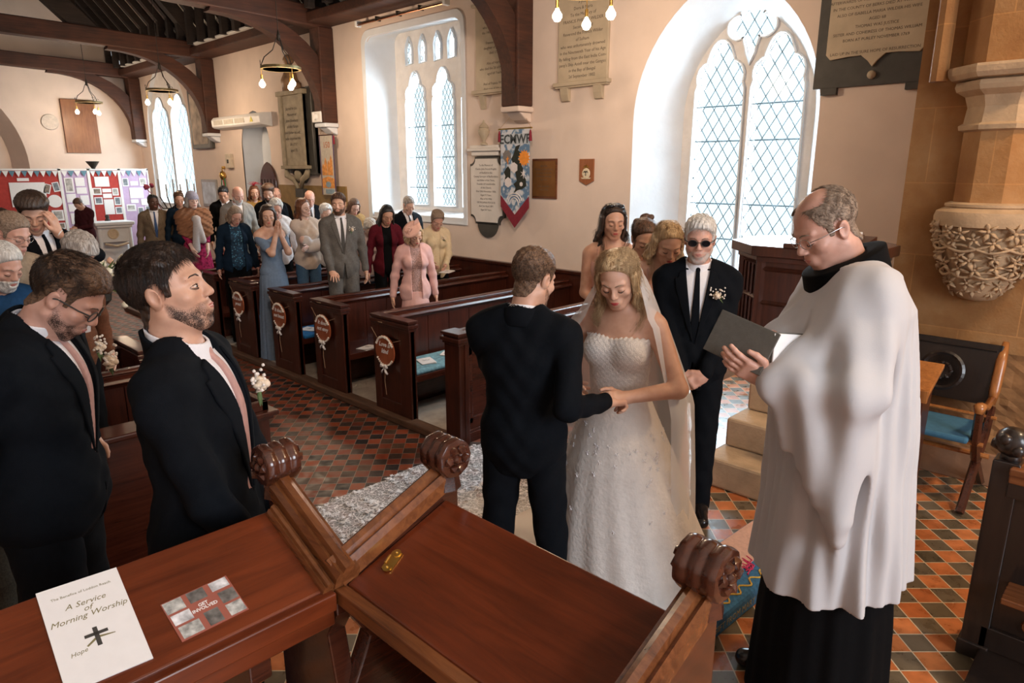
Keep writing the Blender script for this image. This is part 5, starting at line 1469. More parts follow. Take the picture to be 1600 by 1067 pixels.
def hairmat(name, dark, light, stretch=(1,1,.08), sc=110, rough=.42):
    if name in MATS: return MATS[name]
    m, nt, B, N, L = newmat(name)
    tc = N.new('ShaderNodeTexCoord'); mp = N.new('ShaderNodeMapping'); mp.inputs['Scale'].default_value = stretch; L.new(tc.outputs['Object'], mp.inputs['Vector'])
    n1 = N.new('ShaderNodeTexNoise'); n1.inputs['Scale'].default_value = sc; n1.inputs['Detail'].default_value = 4; n1.inputs['Distortion'].default_value = .8; L.new(mp.outputs[0], n1.inputs['Vector'])
    rp = ramp(N, [(0.33, dark), (0.68, light)]); L.new(n1.outputs['Fac'], rp.inputs[0]); L.new(rp.outputs[0], B.inputs['Base Color'])
    B.inputs['Roughness'].default_value = rough
    bp = N.new('ShaderNodeBump'); bp.inputs['Strength'].default_value = .9; bp.inputs['Distance'].default_value = .006; L.new(n1.outputs['Fac'], bp.inputs['Height']); L.new(bp.outputs[0], B.inputs['Normal'])
    MATS[name] = m; return m
SK = {'fair': skinmat('fair_skin', (.64,.42,.33)), 'warm': skinmat('warm_skin', (.60,.36,.255)), 'ruddy': skinmat('ruddy_skin', (.60,.35,.27)), 'dark': skinmat('dark_skin', (.10,.042,.025)), 'tan': skinmat('olive_skin', (.48,.27,.18)), 'pale': skinmat('pale_skin', (.68,.48,.40))}
HR = {'dark': hairmat('dark_brown_hair', (.010,.006,.005), (.055,.028,.016)), 'brown': hairmat('brown_hair', (.030,.014,.008), (.15,.07,.035)), 'short_brown': hairmat('short_brown_hair', (.05,.026,.015), (.20,.11,.06), (1,.35,1), 150, .6),
      'black': hairmat('black_hair', (.004,.004,.005), (.02,.017,.016)), 'grey': hairmat('grey_hair', (.16,.13,.11), (.50,.46,.42)), 'white': hairmat('white_hair', (.38,.36,.33), (.80,.78,.74)),
      'blonde': hairmat('blonde_hair', (.24,.13,.055), (.74,.54,.31)), 'auburn': hairmat('auburn_hair', (.05,.015,.007), (.22,.08,.03)), 'sandy': hairmat('sandy_grey_hair', (.14,.09,.06), (.34,.25,.18), (1,.35,1), 150, .65)}
def stubmat(name, c, thr):
    m, nt, B, N, L = newmat(name); out = N['Material Output']; tr = N.new('ShaderNodeBsdfTransparent'); mx = N.new('ShaderNodeMixShader')
    B.inputs['Base Color'].default_value = (*c, 1); B.inputs['Roughness'].default_value = .7
    tc = N.new('ShaderNodeTexCoord'); n = N.new('ShaderNodeTexNoise'); n.inputs['Scale'].default_value = 520; n.inputs['Detail'].default_value = 2; L.new(tc.outputs['Object'], n.inputs['Vector'])
    n2 = N.new('ShaderNodeTexNoise'); n2.inputs['Scale'].default_value = 40; L.new(tc.outputs['Object'], n2.inputs['Vector'])
    ad = N.new('ShaderNodeMath'); ad.operation = 'MULTIPLY_ADD'; ad.inputs[1].default_value = .5; L.new(n2.outputs['Fac'], ad.inputs[0]); L.new(n.outputs['Fac'], ad.inputs[2])
    rp = ramp(N, [(thr, (0,0,0)), (thr+.14, (.85,.85,.85))]); L.new(ad.outputs[0], rp.inputs[0]); at = N.new('ShaderNodeAttribute'); at.attribute_name = 'beard_fill'; mu = N.new('ShaderNodeMath'); mu.operation = 'MULTIPLY'; L.new(rp.outputs[0], mu.inputs[0]); L.new(at.outputs['Fac'], mu.inputs[1]); L.new(mu.outputs[0], mx.inputs[0]); L.new(tr.outputs[0], mx.inputs[1]); L.new(B.outputs[0], mx.inputs[2]); L.new(mx.outputs[0], out.inputs[0]); return m
STUB = {'dark': stubmat('dark_stubble', (.025,.013,.009), .64), 'short_brown': stubmat('brown_stubble', (.10,.05,.028), .70), 'brown': stubmat('brown_beard_stubble', (.07,.033,.018), .62), 'white': stubmat('white_stubble', (.62,.58,.54), .62)}
LIPM = mat('lip_skin', (.42,.12,.10), .45, .08, 60); LIPR = mat('lipstick', (.45,.06,.06), .35, .05, 60); EYEW = mat('eye_white', (.70,.66,.62), .2, .02, 20); LASH = mat('dark_lashes', (.03,.018,.014), .7)
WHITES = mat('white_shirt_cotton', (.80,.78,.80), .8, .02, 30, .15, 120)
def cloth(name, c, var=.12, sc=60, bump=.12, sheen=.0): return mat(name, c, .9, var, sc, bump, sc*6, sheen=sheen, spec=.12)
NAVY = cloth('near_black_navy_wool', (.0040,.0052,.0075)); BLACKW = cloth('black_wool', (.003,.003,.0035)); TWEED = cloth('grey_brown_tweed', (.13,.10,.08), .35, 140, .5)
SHOEB = mat('black_shoe_leather', (.012,.01,.01), .22, .1, 20)

def ik(S, W, l1, l2, pole):
    S = Vector(S); W = Vector(W); d = W-S; L_ = d.length
    if L_ > (l1+l2)*.995: W = S+d*((l1+l2)*.995/L_); d = W-S; L_ = d.length
    a = (l1*l1-l2*l2+L_*L_)/(2*L_); hh = math.sqrt(max(0, l1*l1-a*a))
    n = d.normalized(); p = Vector(pole); p = (p-n*p.dot(n)).normalized()
    return S+n*a+p*hh, W
def head_sdf(sex, beard=0, fat=0.0):
    fm = sex == 'f'; jw = (.046 if fm else .052)+fat
    it = [(ell((0,-.012,.045), (.073,.094,.079)), .02), (ell((0,.012,.0), (.064,.077,.085)), .02), (ell((0,.020,-.056), (jw,.058,.050)), .03),
          (ell((0,.060,-.097 if not fm else -.093), (.020 if fm else .024,.018,.017)), .022)]
    for s in (-1, 1):
        it += [(cone((s*(jw+.001),-.008,-.045), (s*.020,.056,-.094), .018, .013), .025), (ell((s*.043,.055,-.020), (.021,.020,.017)), .02),
               (cone((s*.012,.083,.027), (s*.044,.070,.028), .006 if fm else .009, .007), .014)]
    it += [(cone((0,.082,.022), (0,.098,-.015), .0075, .0095), .012), (ell((0,.1015,-.024), (.0095 if fm else .012,.0105,.010)), .008), (ell((0,.081,-.060), (.025,.013,.020)), .016)]
    for s in (-1, 1):
        it += [(ell((s*.0115,.094,-.028), (.0075,.009,.0065)), .006)]
    su = [(ell((s*.031,.096,.003), (.018,.016,.012)), .014) for s in (-1, 1)]
    base = U(it, su)
    it2 = [(base, .001)]
    for s in (-1, 1):
        ear = U([(ell((s*.077,-.010,.0), (.009,.020,.031), (0, s*12, s*-14)), .01)], [(ell((s*.0865,-.004,.004), (.0085,.0105,.018), (0, s*12, 0)), .005), (ell((s*.086,-.001,-.012), (.006,.006,.008)), .004)])
        it2 += [(ell((s*.031,.0725,.003), (.0155,.0145,.0115)), .004), (ear, .006)]
    return U(it2)
def hairline(tab):
    ys = np.array([t[0] for t in tab], f32); zs = np.array([t[1] for t in tab], f32)
    return lambda P: (np.interp(P[..., 1], ys, zs)-P[..., 2]).astype(f32)*.75
HL_M = [(-.13,-.085), (-.07,-.075), (-.045,-.045), (-.030,.0), (-.012,.034), (.012,.034), (.016,-.008), (.030,-.008), (.036,.030), (.052,.055), (.075,.075), (.12,.088)]
HL_F = [(-.13,-.10), (-.05,-.09), (-.035,-.02), (.0,-.01), (.022,.0), (.040,.048), (.065,.086), (.085,.100), (.12,.104)]
def scalp(th, top=0.0, rough=.0015, seed=0, fr=260, tab=HL_M, front=0.0):
    base = U([(ell((0,-.012,.045), (.073,.094,.079)), .02), (ell((0,.012,.0), (.064,.077,.085)), .02), (cone((0,-.03,-.06), (0,-.045,-.12), .052, .052), .03)])
    hl = hairline(tab)
    def f(P, C=None, Rr=0):
        x, y, z = P[..., 0], P[..., 1], P[..., 2]
        t = th+top*np.clip((z-.05)/.06, 0, 1)+front*np.clip((z-.04)/.06, 0, 1)*np.clip((y+.02)/.08, 0, 1)
        d = base(P)-t-rough*np.sin(x*fr+seed+4*np.sin(y*38+seed))*np.clip((z+.02)/.06, .3, 1)-rough*.8*np.sin(z*fr*.6+x*90+y*130)
        return -smin(-d, -hl(P), .012)
    return f
def locks(n, length, seed, r=.013, wave=.012, spread=1.0, front=True, z0=.0, back=True):
    """falling strands of long hair, as chains in head space"""
    rng = random.Random(seed); out = []
    for i in range(n):
        q = i/(n-1)
        a = R(-62+304*q) if front else R(-20+220*q)      # from right temple round the back to left temple
        a = a+R(180)
        ax, ay = math.cos(a), math.sin(a)
        # azimuth measured so that 0..360 runs round the head; keep out of the face (+y)
        if ay > .50: continue
        top = Vector((ax*.045, ay*.055-.005, .112)); side = Vector((ax*.083, ay*.098-.010, .04)); low = Vector((ax*.088*spread, ay*.100-.016, -.05))
        pts = [top, side, low]
        L_ = length*rng.uniform(.85, 1.05); k = 5; ph = rng.uniform(0, 6.3)
        for j in range(1, k+1):
            zz = -.05-(L_)*j/k
            out_ = .085*spread+.014*math.sin(j)+rng.uniform(-.008, .008)
            pts.append(Vector((ax*out_+wave*math.sin(ph+j*1.7)*1.0, ay*(out_+.012)-.028+wave*math.cos(ph+j*1.5)-(.0 if ay > 0 else .01*j), zz)))
        for j in range(len(pts)-1):
            r0 = r*(1.0 if j < 4 else 1-.12*(j-3)); out.append((cone(pts[j], pts[j+1], r0, r0*.93), .007))
    return out
def strand_mesh(F, paths, r, m, name='hair_strands'):
    """many fine tapering strands; paths (n,k,3) in head space"""
    n, k, _ = paths.shape
    d = np.gradient(paths, axis=1); d /= np.linalg.norm(d, axis=2, keepdims=True)+1e-9
    u = np.cross(d, np.array([.3,.2,.93])); u /= np.linalg.norm(u, axis=2, keepdims=True)+1e-9; v = np.cross(d, u)
    rr = (r*np.linspace(1, .25, k))[None, :, None]
    ring = np.stack([paths+rr*(u*math.cos(a)+v*math.sin(a)) for a in (0, 2.094, 4.189)], 2)   # n,k,3,3
    vert = ring.reshape(-1, 3)
    b = (np.arange(n)[:, None]*k+np.arange(k-1)[None])*3
    q = np.concatenate([np.stack([b+i, b+(i+1)%3, b+3+(i+1)%3, b+3+i], -1).reshape(-1, 4) for i in range(3)])
    me = bpy.data.meshes.new(name); me.vertices.add(len(vert)); me.vertices.foreach_set('co', vert.astype(f32).ravel())
    me.loops.add(len(q)*4); me.loops.foreach_set('vertex_index', q.ravel().astype(np.int32)); me.polygons.add(len(q)); me.polygons.foreach_set('loop_start', np.arange(0, len(q)*4, 4, dtype=np.int32)); me.polygons.foreach_set('use_smooth', np.ones(len(q), dtype=bool)); me.update(calc_edges=True)
    me.materials.append(m); me.transform(F.Z @ F.hm)
    o = bpy.data.objects.new(name, me); COL.objects.link(o); o.parent = F.root; o['kind'] = 'stuff'; return o
def short_strands(F, m, n=4500, length=.024, th=.006, tab=HL_M, seed=1, r=.00075, comb=(.15,.7,.1), bald=False, lift_=.35, margin=.0, part=None):
    rg = np.random.default_rng(seed); c = np.array([0,-.012,.045]); ra = np.array([.073,.094,.079])
    v = rg.normal(size=(n*3, 3)); v /= np.linalg.norm(v, axis=1, keepdims=True); p = c+v*(ra+th*.8)
    zl = np.interp(p[:, 1], [t[0] for t in tab], [t[1] for t in tab]); keep = p[:, 2] > zl+margin
    if bald: keep &= (p[:, 1] < .040+.2*p[:, 2]) & (p[:, 2] < .095+np.clip(-p[:, 1]+.01, 0, .08)*.5)
    p = p[keep][:n]; nrm = (p-c)/(ra**2); nrm /= np.linalg.norm(nrm, axis=1, keepdims=True)
    top = np.clip((p[:, 2]-.055)/.04, 0, 1)[:, None]
    cb = np.array(comb)*np.ones_like(p)
    if part is not None: cb[:, 0] *= np.sign(p[:, 0]-part)
    g = top*cb+(1-top)*np.array([0,-.35,-1.0]); g = g+rg.normal(scale=.22, size=g.shape)
    t = g-nrm*(g*nrm).sum(1, keepdims=True); t /= np.linalg.norm(t, axis=1, keepdims=True)+1e-9
    L_ = length*(.55+.45*top)*rg.uniform(.6, 1.15, (len(p), 1)); ks = np.linspace(0, 1, 5)
    P = np.stack([p+t*L_*k+nrm*(lift_*L_*k*(1-.55*k)*(.5+top))-np.array([0,0,1])*L_*.10*k*k for k in ks], 1)
    return strand_mesh(F, P, r, m)
def lock_strands(F, chains, m, per=26, rad=.012, seed=3, r=.0007):
    rg = np.random.default_rng(seed); out = []
    for ch in chains:
        pts = np.array([list(p) for p in ch]); ts = np.linspace(0, len(pts)-1, 22)
        i = np.minimum(ts.astype(int), len(pts)-2); f_ = (ts-i)[:, None]
        pm = np.clip(i-1, 0, len(pts)-1); pn = np.clip(i+2, 0, len(pts)-1)
        a0, a1, a2, a3 = pts[pm], pts[i], pts[i+1], pts[pn]
        base = .5*(2*a1+(a2-a0)*f_+(2*a0-5*a1+4*a2-a3)*f_**2+(3*a1-a0-3*a2+a3)*f_**3)
        for _ in range(per):
            off = rg.normal(size=3)*rad*.5; ph = rg.uniform(0, 6.3); amp = rg.uniform(.001, .004)
            s_ = np.linspace(0, 1, 22)[:, None]
            w_ = np.concatenate([np.sin(ph+s_*9), np.cos(ph+s_*8), 0*s_], 1)*amp*s_
            out.append(base+off*(.45+.75*np.sin(s_*2.2))+w_)
    return strand_mesh(F, np.array(out), r, m)
def lock_chains(n, length, seed, wave=.012, spread=1.0, a0=-62, a1=242, ymax=.5):
    rng = random.Random(seed); out = []
    for i in range(n):
        a = R(a0+(a1-a0)*i/(n-1))+math.pi; ax, ay = math.cos(a), math.sin(a)
        if ay > ymax: continue
        pts = [Vector((ax*.030, ay*.040+.012, .128)), Vector((ax*.066, ay*.080-.004, .092)), Vector((ax*.086, ay*.104-.012, .035)), Vector((ax*.090*spread, ay*.104-.018, -.05))]
        L_ = length*rng.uniform(.8, 1.08); ph = rng.uniform(0, 6.3)
        for j in range(1, 6):
            o = .088*spread+.012*math.sin(j)+rng.uniform(-.006, .006)
            pts.append(Vector((ax*o+wave*math.sin(ph+j*1.7), ay*(o+.012)-.026+wave*math.cos(ph+j*1.5)+(.016*j if ay > 0 else -.006*j), -.05-L_*j/5)))
        out.append(pts)
    return out
def hand_items(W, d, n, side, curl=.5, spread=.10, thumb=.6, sc=1.0, curls=None):
    """palm, four fingers of unequal length and a thumb leaving the side of the palm.
    W wrist, d fingers' direction, n palm normal (the side the fingers bend to), side = direction of the thumb"""
    W = Vector(W); d = Vector(d).normalized(); n = Vector(n); n = (n-d*n.dot(d)).normalized(); b = d.cross(n).normalized()
    if b.dot(Vector(side)) < 0: b = -b
    M = np.array(Matrix((b, d, n)).transposed(), f32)
    it = [(boxr(W+d*.047*sc, (.038*sc, .046*sc, .0135*sc), .012*sc, M), .016), (cone(W-d*.02*sc, W+d*.03*sc, .026*sc, .024*sc), .02)]
    L_ = [.070, .078, .073, .058]
    for i in range(4):
        o = (1.5-i)*.0195*sc
        p = W+d*.088*sc+b*o-d*abs(i-1.2)*.004*sc
        c = curls[i] if curls else curl*(1+.08*i)
        dd = (d+b*spread*(1.5-i)*.5).normalized()
        rr = (.0092, .0095, .0090, .0078)[i]*sc
        ang = 0
        for s_, fr in ((0, .45), (1, .31), (2, .24)):
            ang += c*(.9, 1.15, .8)[s_]
            dv = dd*math.cos(ang)+n*math.sin(ang)
            q = p+dv*L_[i]*sc*fr
            it.append((cone(p, q, rr*(1-.06*s_), rr*(.94-.07*s_)), .0045)); p = q
    p = W+d*.020*sc+b*.026*sc
    v1 = (d*.62+b*.62+n*.35*thumb).normalized(); v2 = (d*.85+b*.22+n*.45*thumb).normalized(); v3 = (d*.95-b*.05+n*.5*thumb).normalized()
    q = p+v1*.036*sc; it.append((cone(p, q, .0150*sc, .0125*sc), .012)); r_ = q+v2*.030*sc; it.append((cone(q, r_, .0115*sc, .0100*sc), .006)); it.append((cone(r_, r_+v3*.024*sc, .0100*sc, .0080*sc), .004))
    return it

class Fig: pass
FIGS = []
def person(label, loc, face, height=1.75, sex='m', skin='fair', hair=('short','brown'), outfit='suit', col=None, head=(0,0,0), hr=None, hl=None,
           res=.006, lean=0, lift=0.0, build=1.0, beard=None, glasses=None, shirt=WHITES, tie=None, group='standing wedding guests', group_on=True, arms='down', hat=None, lips=None, legs=True, headscale=1.0, extra=None, name='person', trim=None, bust=.0, pocket_flower=None, hair_kw={}, fat=0, shoulders=1.0, shoe=SHOEB, leg_pose=None, hr_dir=None, hl_dir=None, dress_len=.02, tie_col=None, eyes=False):
    F = Fig(); s = height/1.75; FIGS.append(F); F.label = label
    rz = math.atan2(-face[0], face[1])
    root = thing(name, label, 'person', loc, rz, group)
    F.root = root
    par = bpy.data.objects.new('figure_pivot', None)   # placeholder replaced below: parts are parented straight to the root
    bpy.data.objects.remove(par)
    Z = Matrix.Translation((0, 0, lift)) @ Matrix.Scale(s, 4)
    fm = sex == 'f'
    up = lambda p: Vector((p[0], 0, .95)) + Matrix.Rotation(R(-lean), 3, 'X') @ Vector((0, p[1], p[2]-.95))
    def put(o):
        if o is not None: o.data.transform(Z)
        return o
    w = build*(.92 if fm else 1.0)
    sw = (.165 if fm else .190)*shoulders*build**.5
    # torso
    tor = [(ell((0,0,.95), ((.170 if fm else .158)*w, .115*w, .13)), .02), (ell(up((0,.005,1.11)), ((.125 if fm else .142)*w, .100*w, .15)), .06),
           (ell(up((0,.0,1.29)), ((.142 if fm else .168)*w, .108*w, .165)), .07), (cone(up((-sw+.045,-.012,1.405)), up((sw-.045,-.012,1.405)), .052, .052), .06)]
    for q in (-1, 1):
        tor.append((cone(up((q*.02,-.025,1.49)), up((q*(sw-.05),-.015,1.425)), .038, .036), .04))
        if fm: tor.append((ell(up((q*.068,.075+bust*.5,1.285)), (.062+bust,.055+bust,.060+bust)), .035))
    torso = U(tor)
    # arms
    SH = {}; EL = {}; WR = {}
    D = {'r': hr or (.26, .03, .83), 'l': hl or (-.26, .03, .83)}
    for q, k in ((1, 'r'), (-1, 'l')):
        S = up((q*(sw-.008), -.012, 1.395)); t = D[k]
        pole = t[3:6] if len(t) > 3 else (q*.5, -.8, -.3)
        e, wv = ik(S, t[:3], .285, .255, pole); SH[k] = S; EL[k] = e; WR[k] = wv
    # head transform
    nb = up((0,-.018,1.47))
    hm = Matrix.Translation(nb) @ Matrix.Rotation(R(-lean), 4, 'X') @ Matrix.Rotation(R(head[1]), 4, 'Z') @ Matrix.Rotation(R(-head[0]), 4, 'X') @ Matrix.Rotation(R(head[2]), 4, 'Y') @ Matrix.Translation((0, .028, .155)) @ Matrix.Scale(headscale, 4)
    F.hm = hm; F.Z = Z; F.put = put
    hs = head_sdf(sex, fat=fat)
    hc = hm @ Vector((0,-.022,-.07)); 
    neck = (cone(hc, nb+Vector((0,-.0,-.03)), (.047 if fm else .057), (.052 if fm else .062)), .03)
    items = [(xf(hs, hm), .02), neck, (cone(nb-Vector((0,0,.02)), up((0,.01,1.25)), .05, .07), .05)]
    for q in (-1, 1): items.append((cone(nb-Vector((0,0,.02)), up((q*(sw-.04),-.015,1.40)), .04, .036), .04))
    bare = outfit in ('strapless', 'bridesmaid', 'offshoulder')
    if bare: items = [(xf(hs, hm), .02), neck, (torso, .05)]+[(cone(nb-Vector((0,0,.02)), up((q*(sw-.05),-.015,1.42)), .036, .034), .05) for q in (-1, 1)]
    ar = 1.0+(build-1)*.8
    for k in 'rl':
        a0 = (.048 if fm else .052)*ar if bare else .034
        items += [(cone(SH[k], EL[k], a0, a0*.82 if bare else .032), .03), (cone(EL[k], WR[k], a0*.80 if bare else .030, .026), .02)]
        fd = (WR[k]-EL[k]).normalized(); hd = (hr_dir if k == 'r' else hl_dir) or {}
        q = 1 if k == 'r' else -1
        items += hand_items(WR[k], hd.get('d', fd), hd.get('n', (-q, .0, 0)), hd.get('t', (0, 1, 0)), hd.get('curl', .28), hd.get('spread', .1), hd.get('thumb', .5), .98 if not fm else .90, hd.get('curls'))
    body = U(items)
    pts = [hm @ Vector((0,0,0)), up((0,0,.9))]+[SH[k] for k in 'rl']+[EL[k] for k in 'rl']+[WR[k] for k in 'rl']
    lo = [min(p[i] for p in pts)-.24 for i in range(3)]; hi = [max(p[i] for p in pts)+.24 for i in range(3)]
    lo[2] = min(lo[2], .80)
    F.body = put(grow('body', body, lo, hi, res, SK[skin], root))
    def hpart(nm, g, m, l=(-.14,-.16,-.18), h_=(.14,.15,.18), r=None):
        o = grow(nm, g, l, h_, (r or res*.8), m, root)
        if o: o.data.transform(Z @ hm)
        return o
    def hmesh(nm, bm, m, sm='all'):
        o = obj(nm, bm, m, root, smooth=sm); o.data.transform(Z @ hm); return o
    F.hpart = hpart; F.hmesh = hmesh; F.up = up
    # face details
    bm = NB()
    for q in (-1, 1):
        tube(bm, [(q*.013,.0925,.024), (q*.026,.0915,.0305), (q*.040,.082,.029), (q*.050,.070,.022)], [.0022,.0032 if not fm else .0022,.0026,.001], 5, flat=.7)
    hmesh('eyebrows', bm, HR[hair[1]] if hair[1] not in ('blonde', 'white') else MATS['sandy_grey_hair'])
    if eyes:
        for nm_, rr_, cy_, m_ in (('eyeballs', (.0130,.0142,.0048), .0742, EYEW), ('irises', (.0050,.0048,.0044), .0848, LASH)):
            for q in (-1, 1):
                bm = NB(); bmesh.ops.create_icosphere(bm, subdivisions=3, radius=1.0)
                for v in bm.verts: v.co = Vector((q*.031+v.co.x*rr_[0], cy_+v.co.y*rr_[1], .0015+v.co.z*rr_[2]))
                hmesh(nm_, bm, m_)
        bm = NB()
        for q in (-1, 1): tube(bm, [(q*.0165,.0795,.002), (q*.024,.0868,.0055), (q*.033,.0878,.0065), (q*.042,.0815,.0050), (q*.047,.0735,.001)], [.0005,.0013,.0015,.0013,.0005], 5)
        hmesh('upper_eyelashes', bm, LASH)
    bm = NB()
    for q in (-1, 1): tube(bm, [(q*.0165,.0795,-.002), (q*.024,.0865,-.0058), (q*.033,.0875,-.0068), (q*.042,.0815,-.004), (q*.047,.0735,-.0005)], [.0006,.0013 if not fm else .0018,.0015 if not fm else .0022,.0014,.0005], 5)
    hmesh('eyelashes', bm, LASH)
    bm = NB()
    lk = .72 if not fm else 1.0
    tube(bm, [(-.025,.0820,-.0585), (-.013,.0928,-.0560), (-.004,.0958,-.0548), (0,.0952,-.0555), (.004,.0958,-.0548), (.013,.0928,-.0560), (.025,.0820,-.0585)], [.0008,.0024*lk,.0031*lk,.0028*lk,.0031*lk,.0024*lk,.0008], 8)
    tube(bm, [(-.021,.0830,-.0602), (-.011,.0915,-.0622), (0,.0935,-.0632), (.011,.0915,-.0622), (.021,.0830,-.0602)], [.0008,.0032*lk,.0040*lk,.0032*lk,.0008], 8)
    hmesh('lips', bm, lips or (LIPM if not fm else LIPR))
    # hair
    st = hair[0]; hc_ = HR[hair[1]]; kw = dict(hair_kw)
    if st == 'short': hpart('hair', scalp(kw.pop('th', .006), kw.pop('top', .009), **kw), hc_)
    elif st == 'balding':
        g0 = scalp(.004, 0, rough=.001); 
        g = lambda P, C=None, Rr=0: np.maximum(np.maximum(g0(P), P[..., 1]-.040-.2*P[..., 2]), (P[..., 2]-.094-np.clip(-P[..., 1]+.01, 0, .08)*.5)*.9)
        hpart('hair', g, hc_)
    elif st == 'curly':
        rng = random.Random(int(loc[0]*100)); it = [(scalp(.016, .012, tab=HL_F, rough=.003, fr=120), .01)]
        for i in range(60):
            a = rng.uniform(0, 6.3); e = rng.uniform(-.3, 1.5); v = Vector((math.cos(a)*math.cos(e)*.078, math.sin(a)*math.cos(e)*.098-.018, math.sin(e)*.085+.045))
            if v.y > .045 and v.z < .07: continue
            it.append((ell(v, (.022,.022,.02)), .008))
        hpart('hair', U(it), hc_)
    elif st == 'bob':
        it = [(scalp(.009, .008, tab=HL_F, rough=.0008, fr=150), .012)]+locks(26, .075, 3, .016, .004)
        hpart('hair', U(it), hc_, l=(-.15,-.17,-.2))
    elif st == 'long':
        L_ = kw.get('length', .30)
        it = [(scalp(.006, .008, tab=HL_F, rough=.0006, fr=170), .012)]+locks(kw.get('n', 30), L_, kw.get('seed', 2), kw.get('r', .013), kw.get('wave', .012), kw.get('spread', 1.0))
        hpart('hair', U(it), hc_, l=(-.20,-.21,-.12-L_), h_=(.20,.16,.19), r=max(res*.9, .0035))
    elif st == 'updo':
        rng = random.Random(4); it = [(scalp(.006, .010, tab=HL_F, rough=.0006, fr=170), .012)]
        for i in range(26):
            v = Vector((rng.uniform(-.05,.05), -.085+rng.uniform(-.03,.03), .05+rng.uniform(-.05,.06))); it.append((ell(v, (.026,.02,.022), (rng.uniform(0,90), rng.uniform(0,90), 0)), .006))
        for q in (-1, 1):
            p = Vector((q*.070,.045,.02))
            for j in range(6):
                p2 = p+Vector((q*.004+.006*math.sin(j*2.1), .004*math.cos(j*2), -.036)); it.append((cone(p, p2, .006, .005), .003)); p = p2
        hpart('hair', U(it), hc_, l=(-.15,-.18,-.24))
    if beard:
        zt = beard[1] if len(beard) > 1 else -.030
        hb = head_sdf(sex, fat=fat)
        def breg(P):
            x, y, z = P[..., 0], P[..., 1], P[..., 2]
            lim = np.interp(y, np.array([-.02,.02,.05,.075,.10], f32), np.array([.0,zt+.01,zt-.014,-.040,-.040], f32)).astype(f32)
            reg = np.maximum(z-lim, .002-y)
            mouth = np.sqrt((x/2.2)**2+((z+.058))**2)-.0085
            return np.maximum(reg, np.where(y > .07, -mouth, -1))
        bth = beard[2] if len(beard) > 2 else .0022
        def fb(P, C=None, Rr=0):
            return -smin(-(hb(P)-bth-(.0008*np.sin(P[..., 0]*500+P[..., 2]*300) if bth > .002 else 0)), -breg(P)*.8, .008 if bth > .002 else .001)
        bo = hpart('beard', fb, STUB[beard[0]] if (beard[2] if len(beard) > 2 else .0022) < .002 else HR[beard[0]])
        if bo and bth < .002:
            nv_ = len(bo.data.vertices); co = np.empty(nv_*3, f32); bo.data.vertices.foreach_get('co', co); co = co.reshape(-1, 3)
            Mi_ = np.array((Z @ hm).inverted(), f32); co = co@Mi_[:3, :3].T+Mi_[:3, 3]
            at = bo.data.attributes.new('beard_fill', 'FLOAT', 'POINT'); at.data.foreach_set('value', np.clip(-breg(co)/.014, 0, 1).astype(f32))
    if glasses:
        gm = mat('sunglass_lens', (.01,.01,.012), .08) if glasses == 'sun' else None
        fmat = INK if glasses in ('sun', 'dark') else mat('silver_wire', (.5,.5,.5), .25, metal=1.0)
        rad = .0022 if glasses != 'wire' else .0012
        bm = NB()
        for q in (-1, 1):
            ring = [(q*(.033+.023*math.cos(a)), .1005-.010*abs(.033+.023*math.cos(a))/.056-.0, .004+.0165*math.sin(a)*(1 if math.sin(a) > 0 else 1.05)) for a in [i*math.pi/8 for i in range(17)]]
            tube(bm, ring, rad, 5, False); tube(bm, [(q*.056,.090,.010), (q*.076,.06,.012), (q*.081,.0,.012), (q*.080,-.022,.002)], rad*1.2, 5)
        tube(bm, [(-.011,.100,.008), (0,.103,.010), (.011,.100,.008)], rad, 5)
        gf = hmesh('glasses', bm, fmat)
        if gm:
            bm = NB()
            for q in (-1, 1):
                prism(bm, [(q*(.033+.023*math.cos(a)), .004+.0165*math.sin(a)) for a in [i*math.pi/8 for i in range(16)]], .0935, .0955, 'Y')
            o = hmesh('dark_lens', bm, gm, False)
    # ---- clothes
    cmat = col or NAVY
    def wr(P, a=.0022):   # soft fabric wrinkles
        x, y, z = P[..., 0], P[..., 1], P[..., 2]
        return a*(np.sin(z*55+x*22+3*np.sin(x*18))+np.sin(x*60-z*35+y*40))
    def sleeves(r0, r1, r2, t0=0.0, t1=1.0, cut='rl'):
        o = []
        for k in cut:
            e2 = EL[k].lerp(WR[k], t1); mid = EL[k]
            o += [(cone(SH[k], mid, r0, r1), .028), (cone(mid, e2, r1*1.02, r2), .02)]
        return o
    BLO = [lo[0], lo[1]-.02, min(lo[2], .70)]; BHI = [hi[0], hi[1]+.02, up((0,0,1.60)).z]
    def body_cut(zc): return plane(lambda P: zc-P[..., 2])
    def neck_hole(r=.056): 
        c = cone(up((0,-.01,1.36)), hc+Vector((0,0,.03)), r*.8, r+.004); return c
    def legs_(m, nm='trousers', rr=(.096,.070,.056)):
        lp = leg_pose or {}
        it = [(ell((0,0,.95), (.160*w,.112*w,.12)), .02)]
        for q, k in ((1, 'r'), (-1, 'l')):
            hp = (q*.088, 0, .93); kn = lp.get('k'+k, (q*.095, .01, .50)); an = lp.get('a'+k, (q*.10, -.01, .09))
            if lift: kn = (kn[0], kn[1], .46-lift/s*.5); an = (an[0], an[1], .09-lift/s)
            it += [(cone(hp, kn, rr[0]*w, rr[1]*w), .03), (cone(kn, (an[0], an[1], an[2]-.04), rr[1]*w, rr[2]), .02)]
        g = U(it); z0 = .045-lift/s
        o = grow(nm, inter(lambda P, C=None, Rr=0: g(P, C, Rr)-wr(P, .0018), plane(lambda P: z0-P[..., 2])), (-.34,-.26,z0-.04), (.34,.26,1.08), max(res, .006), m, root); put(o)
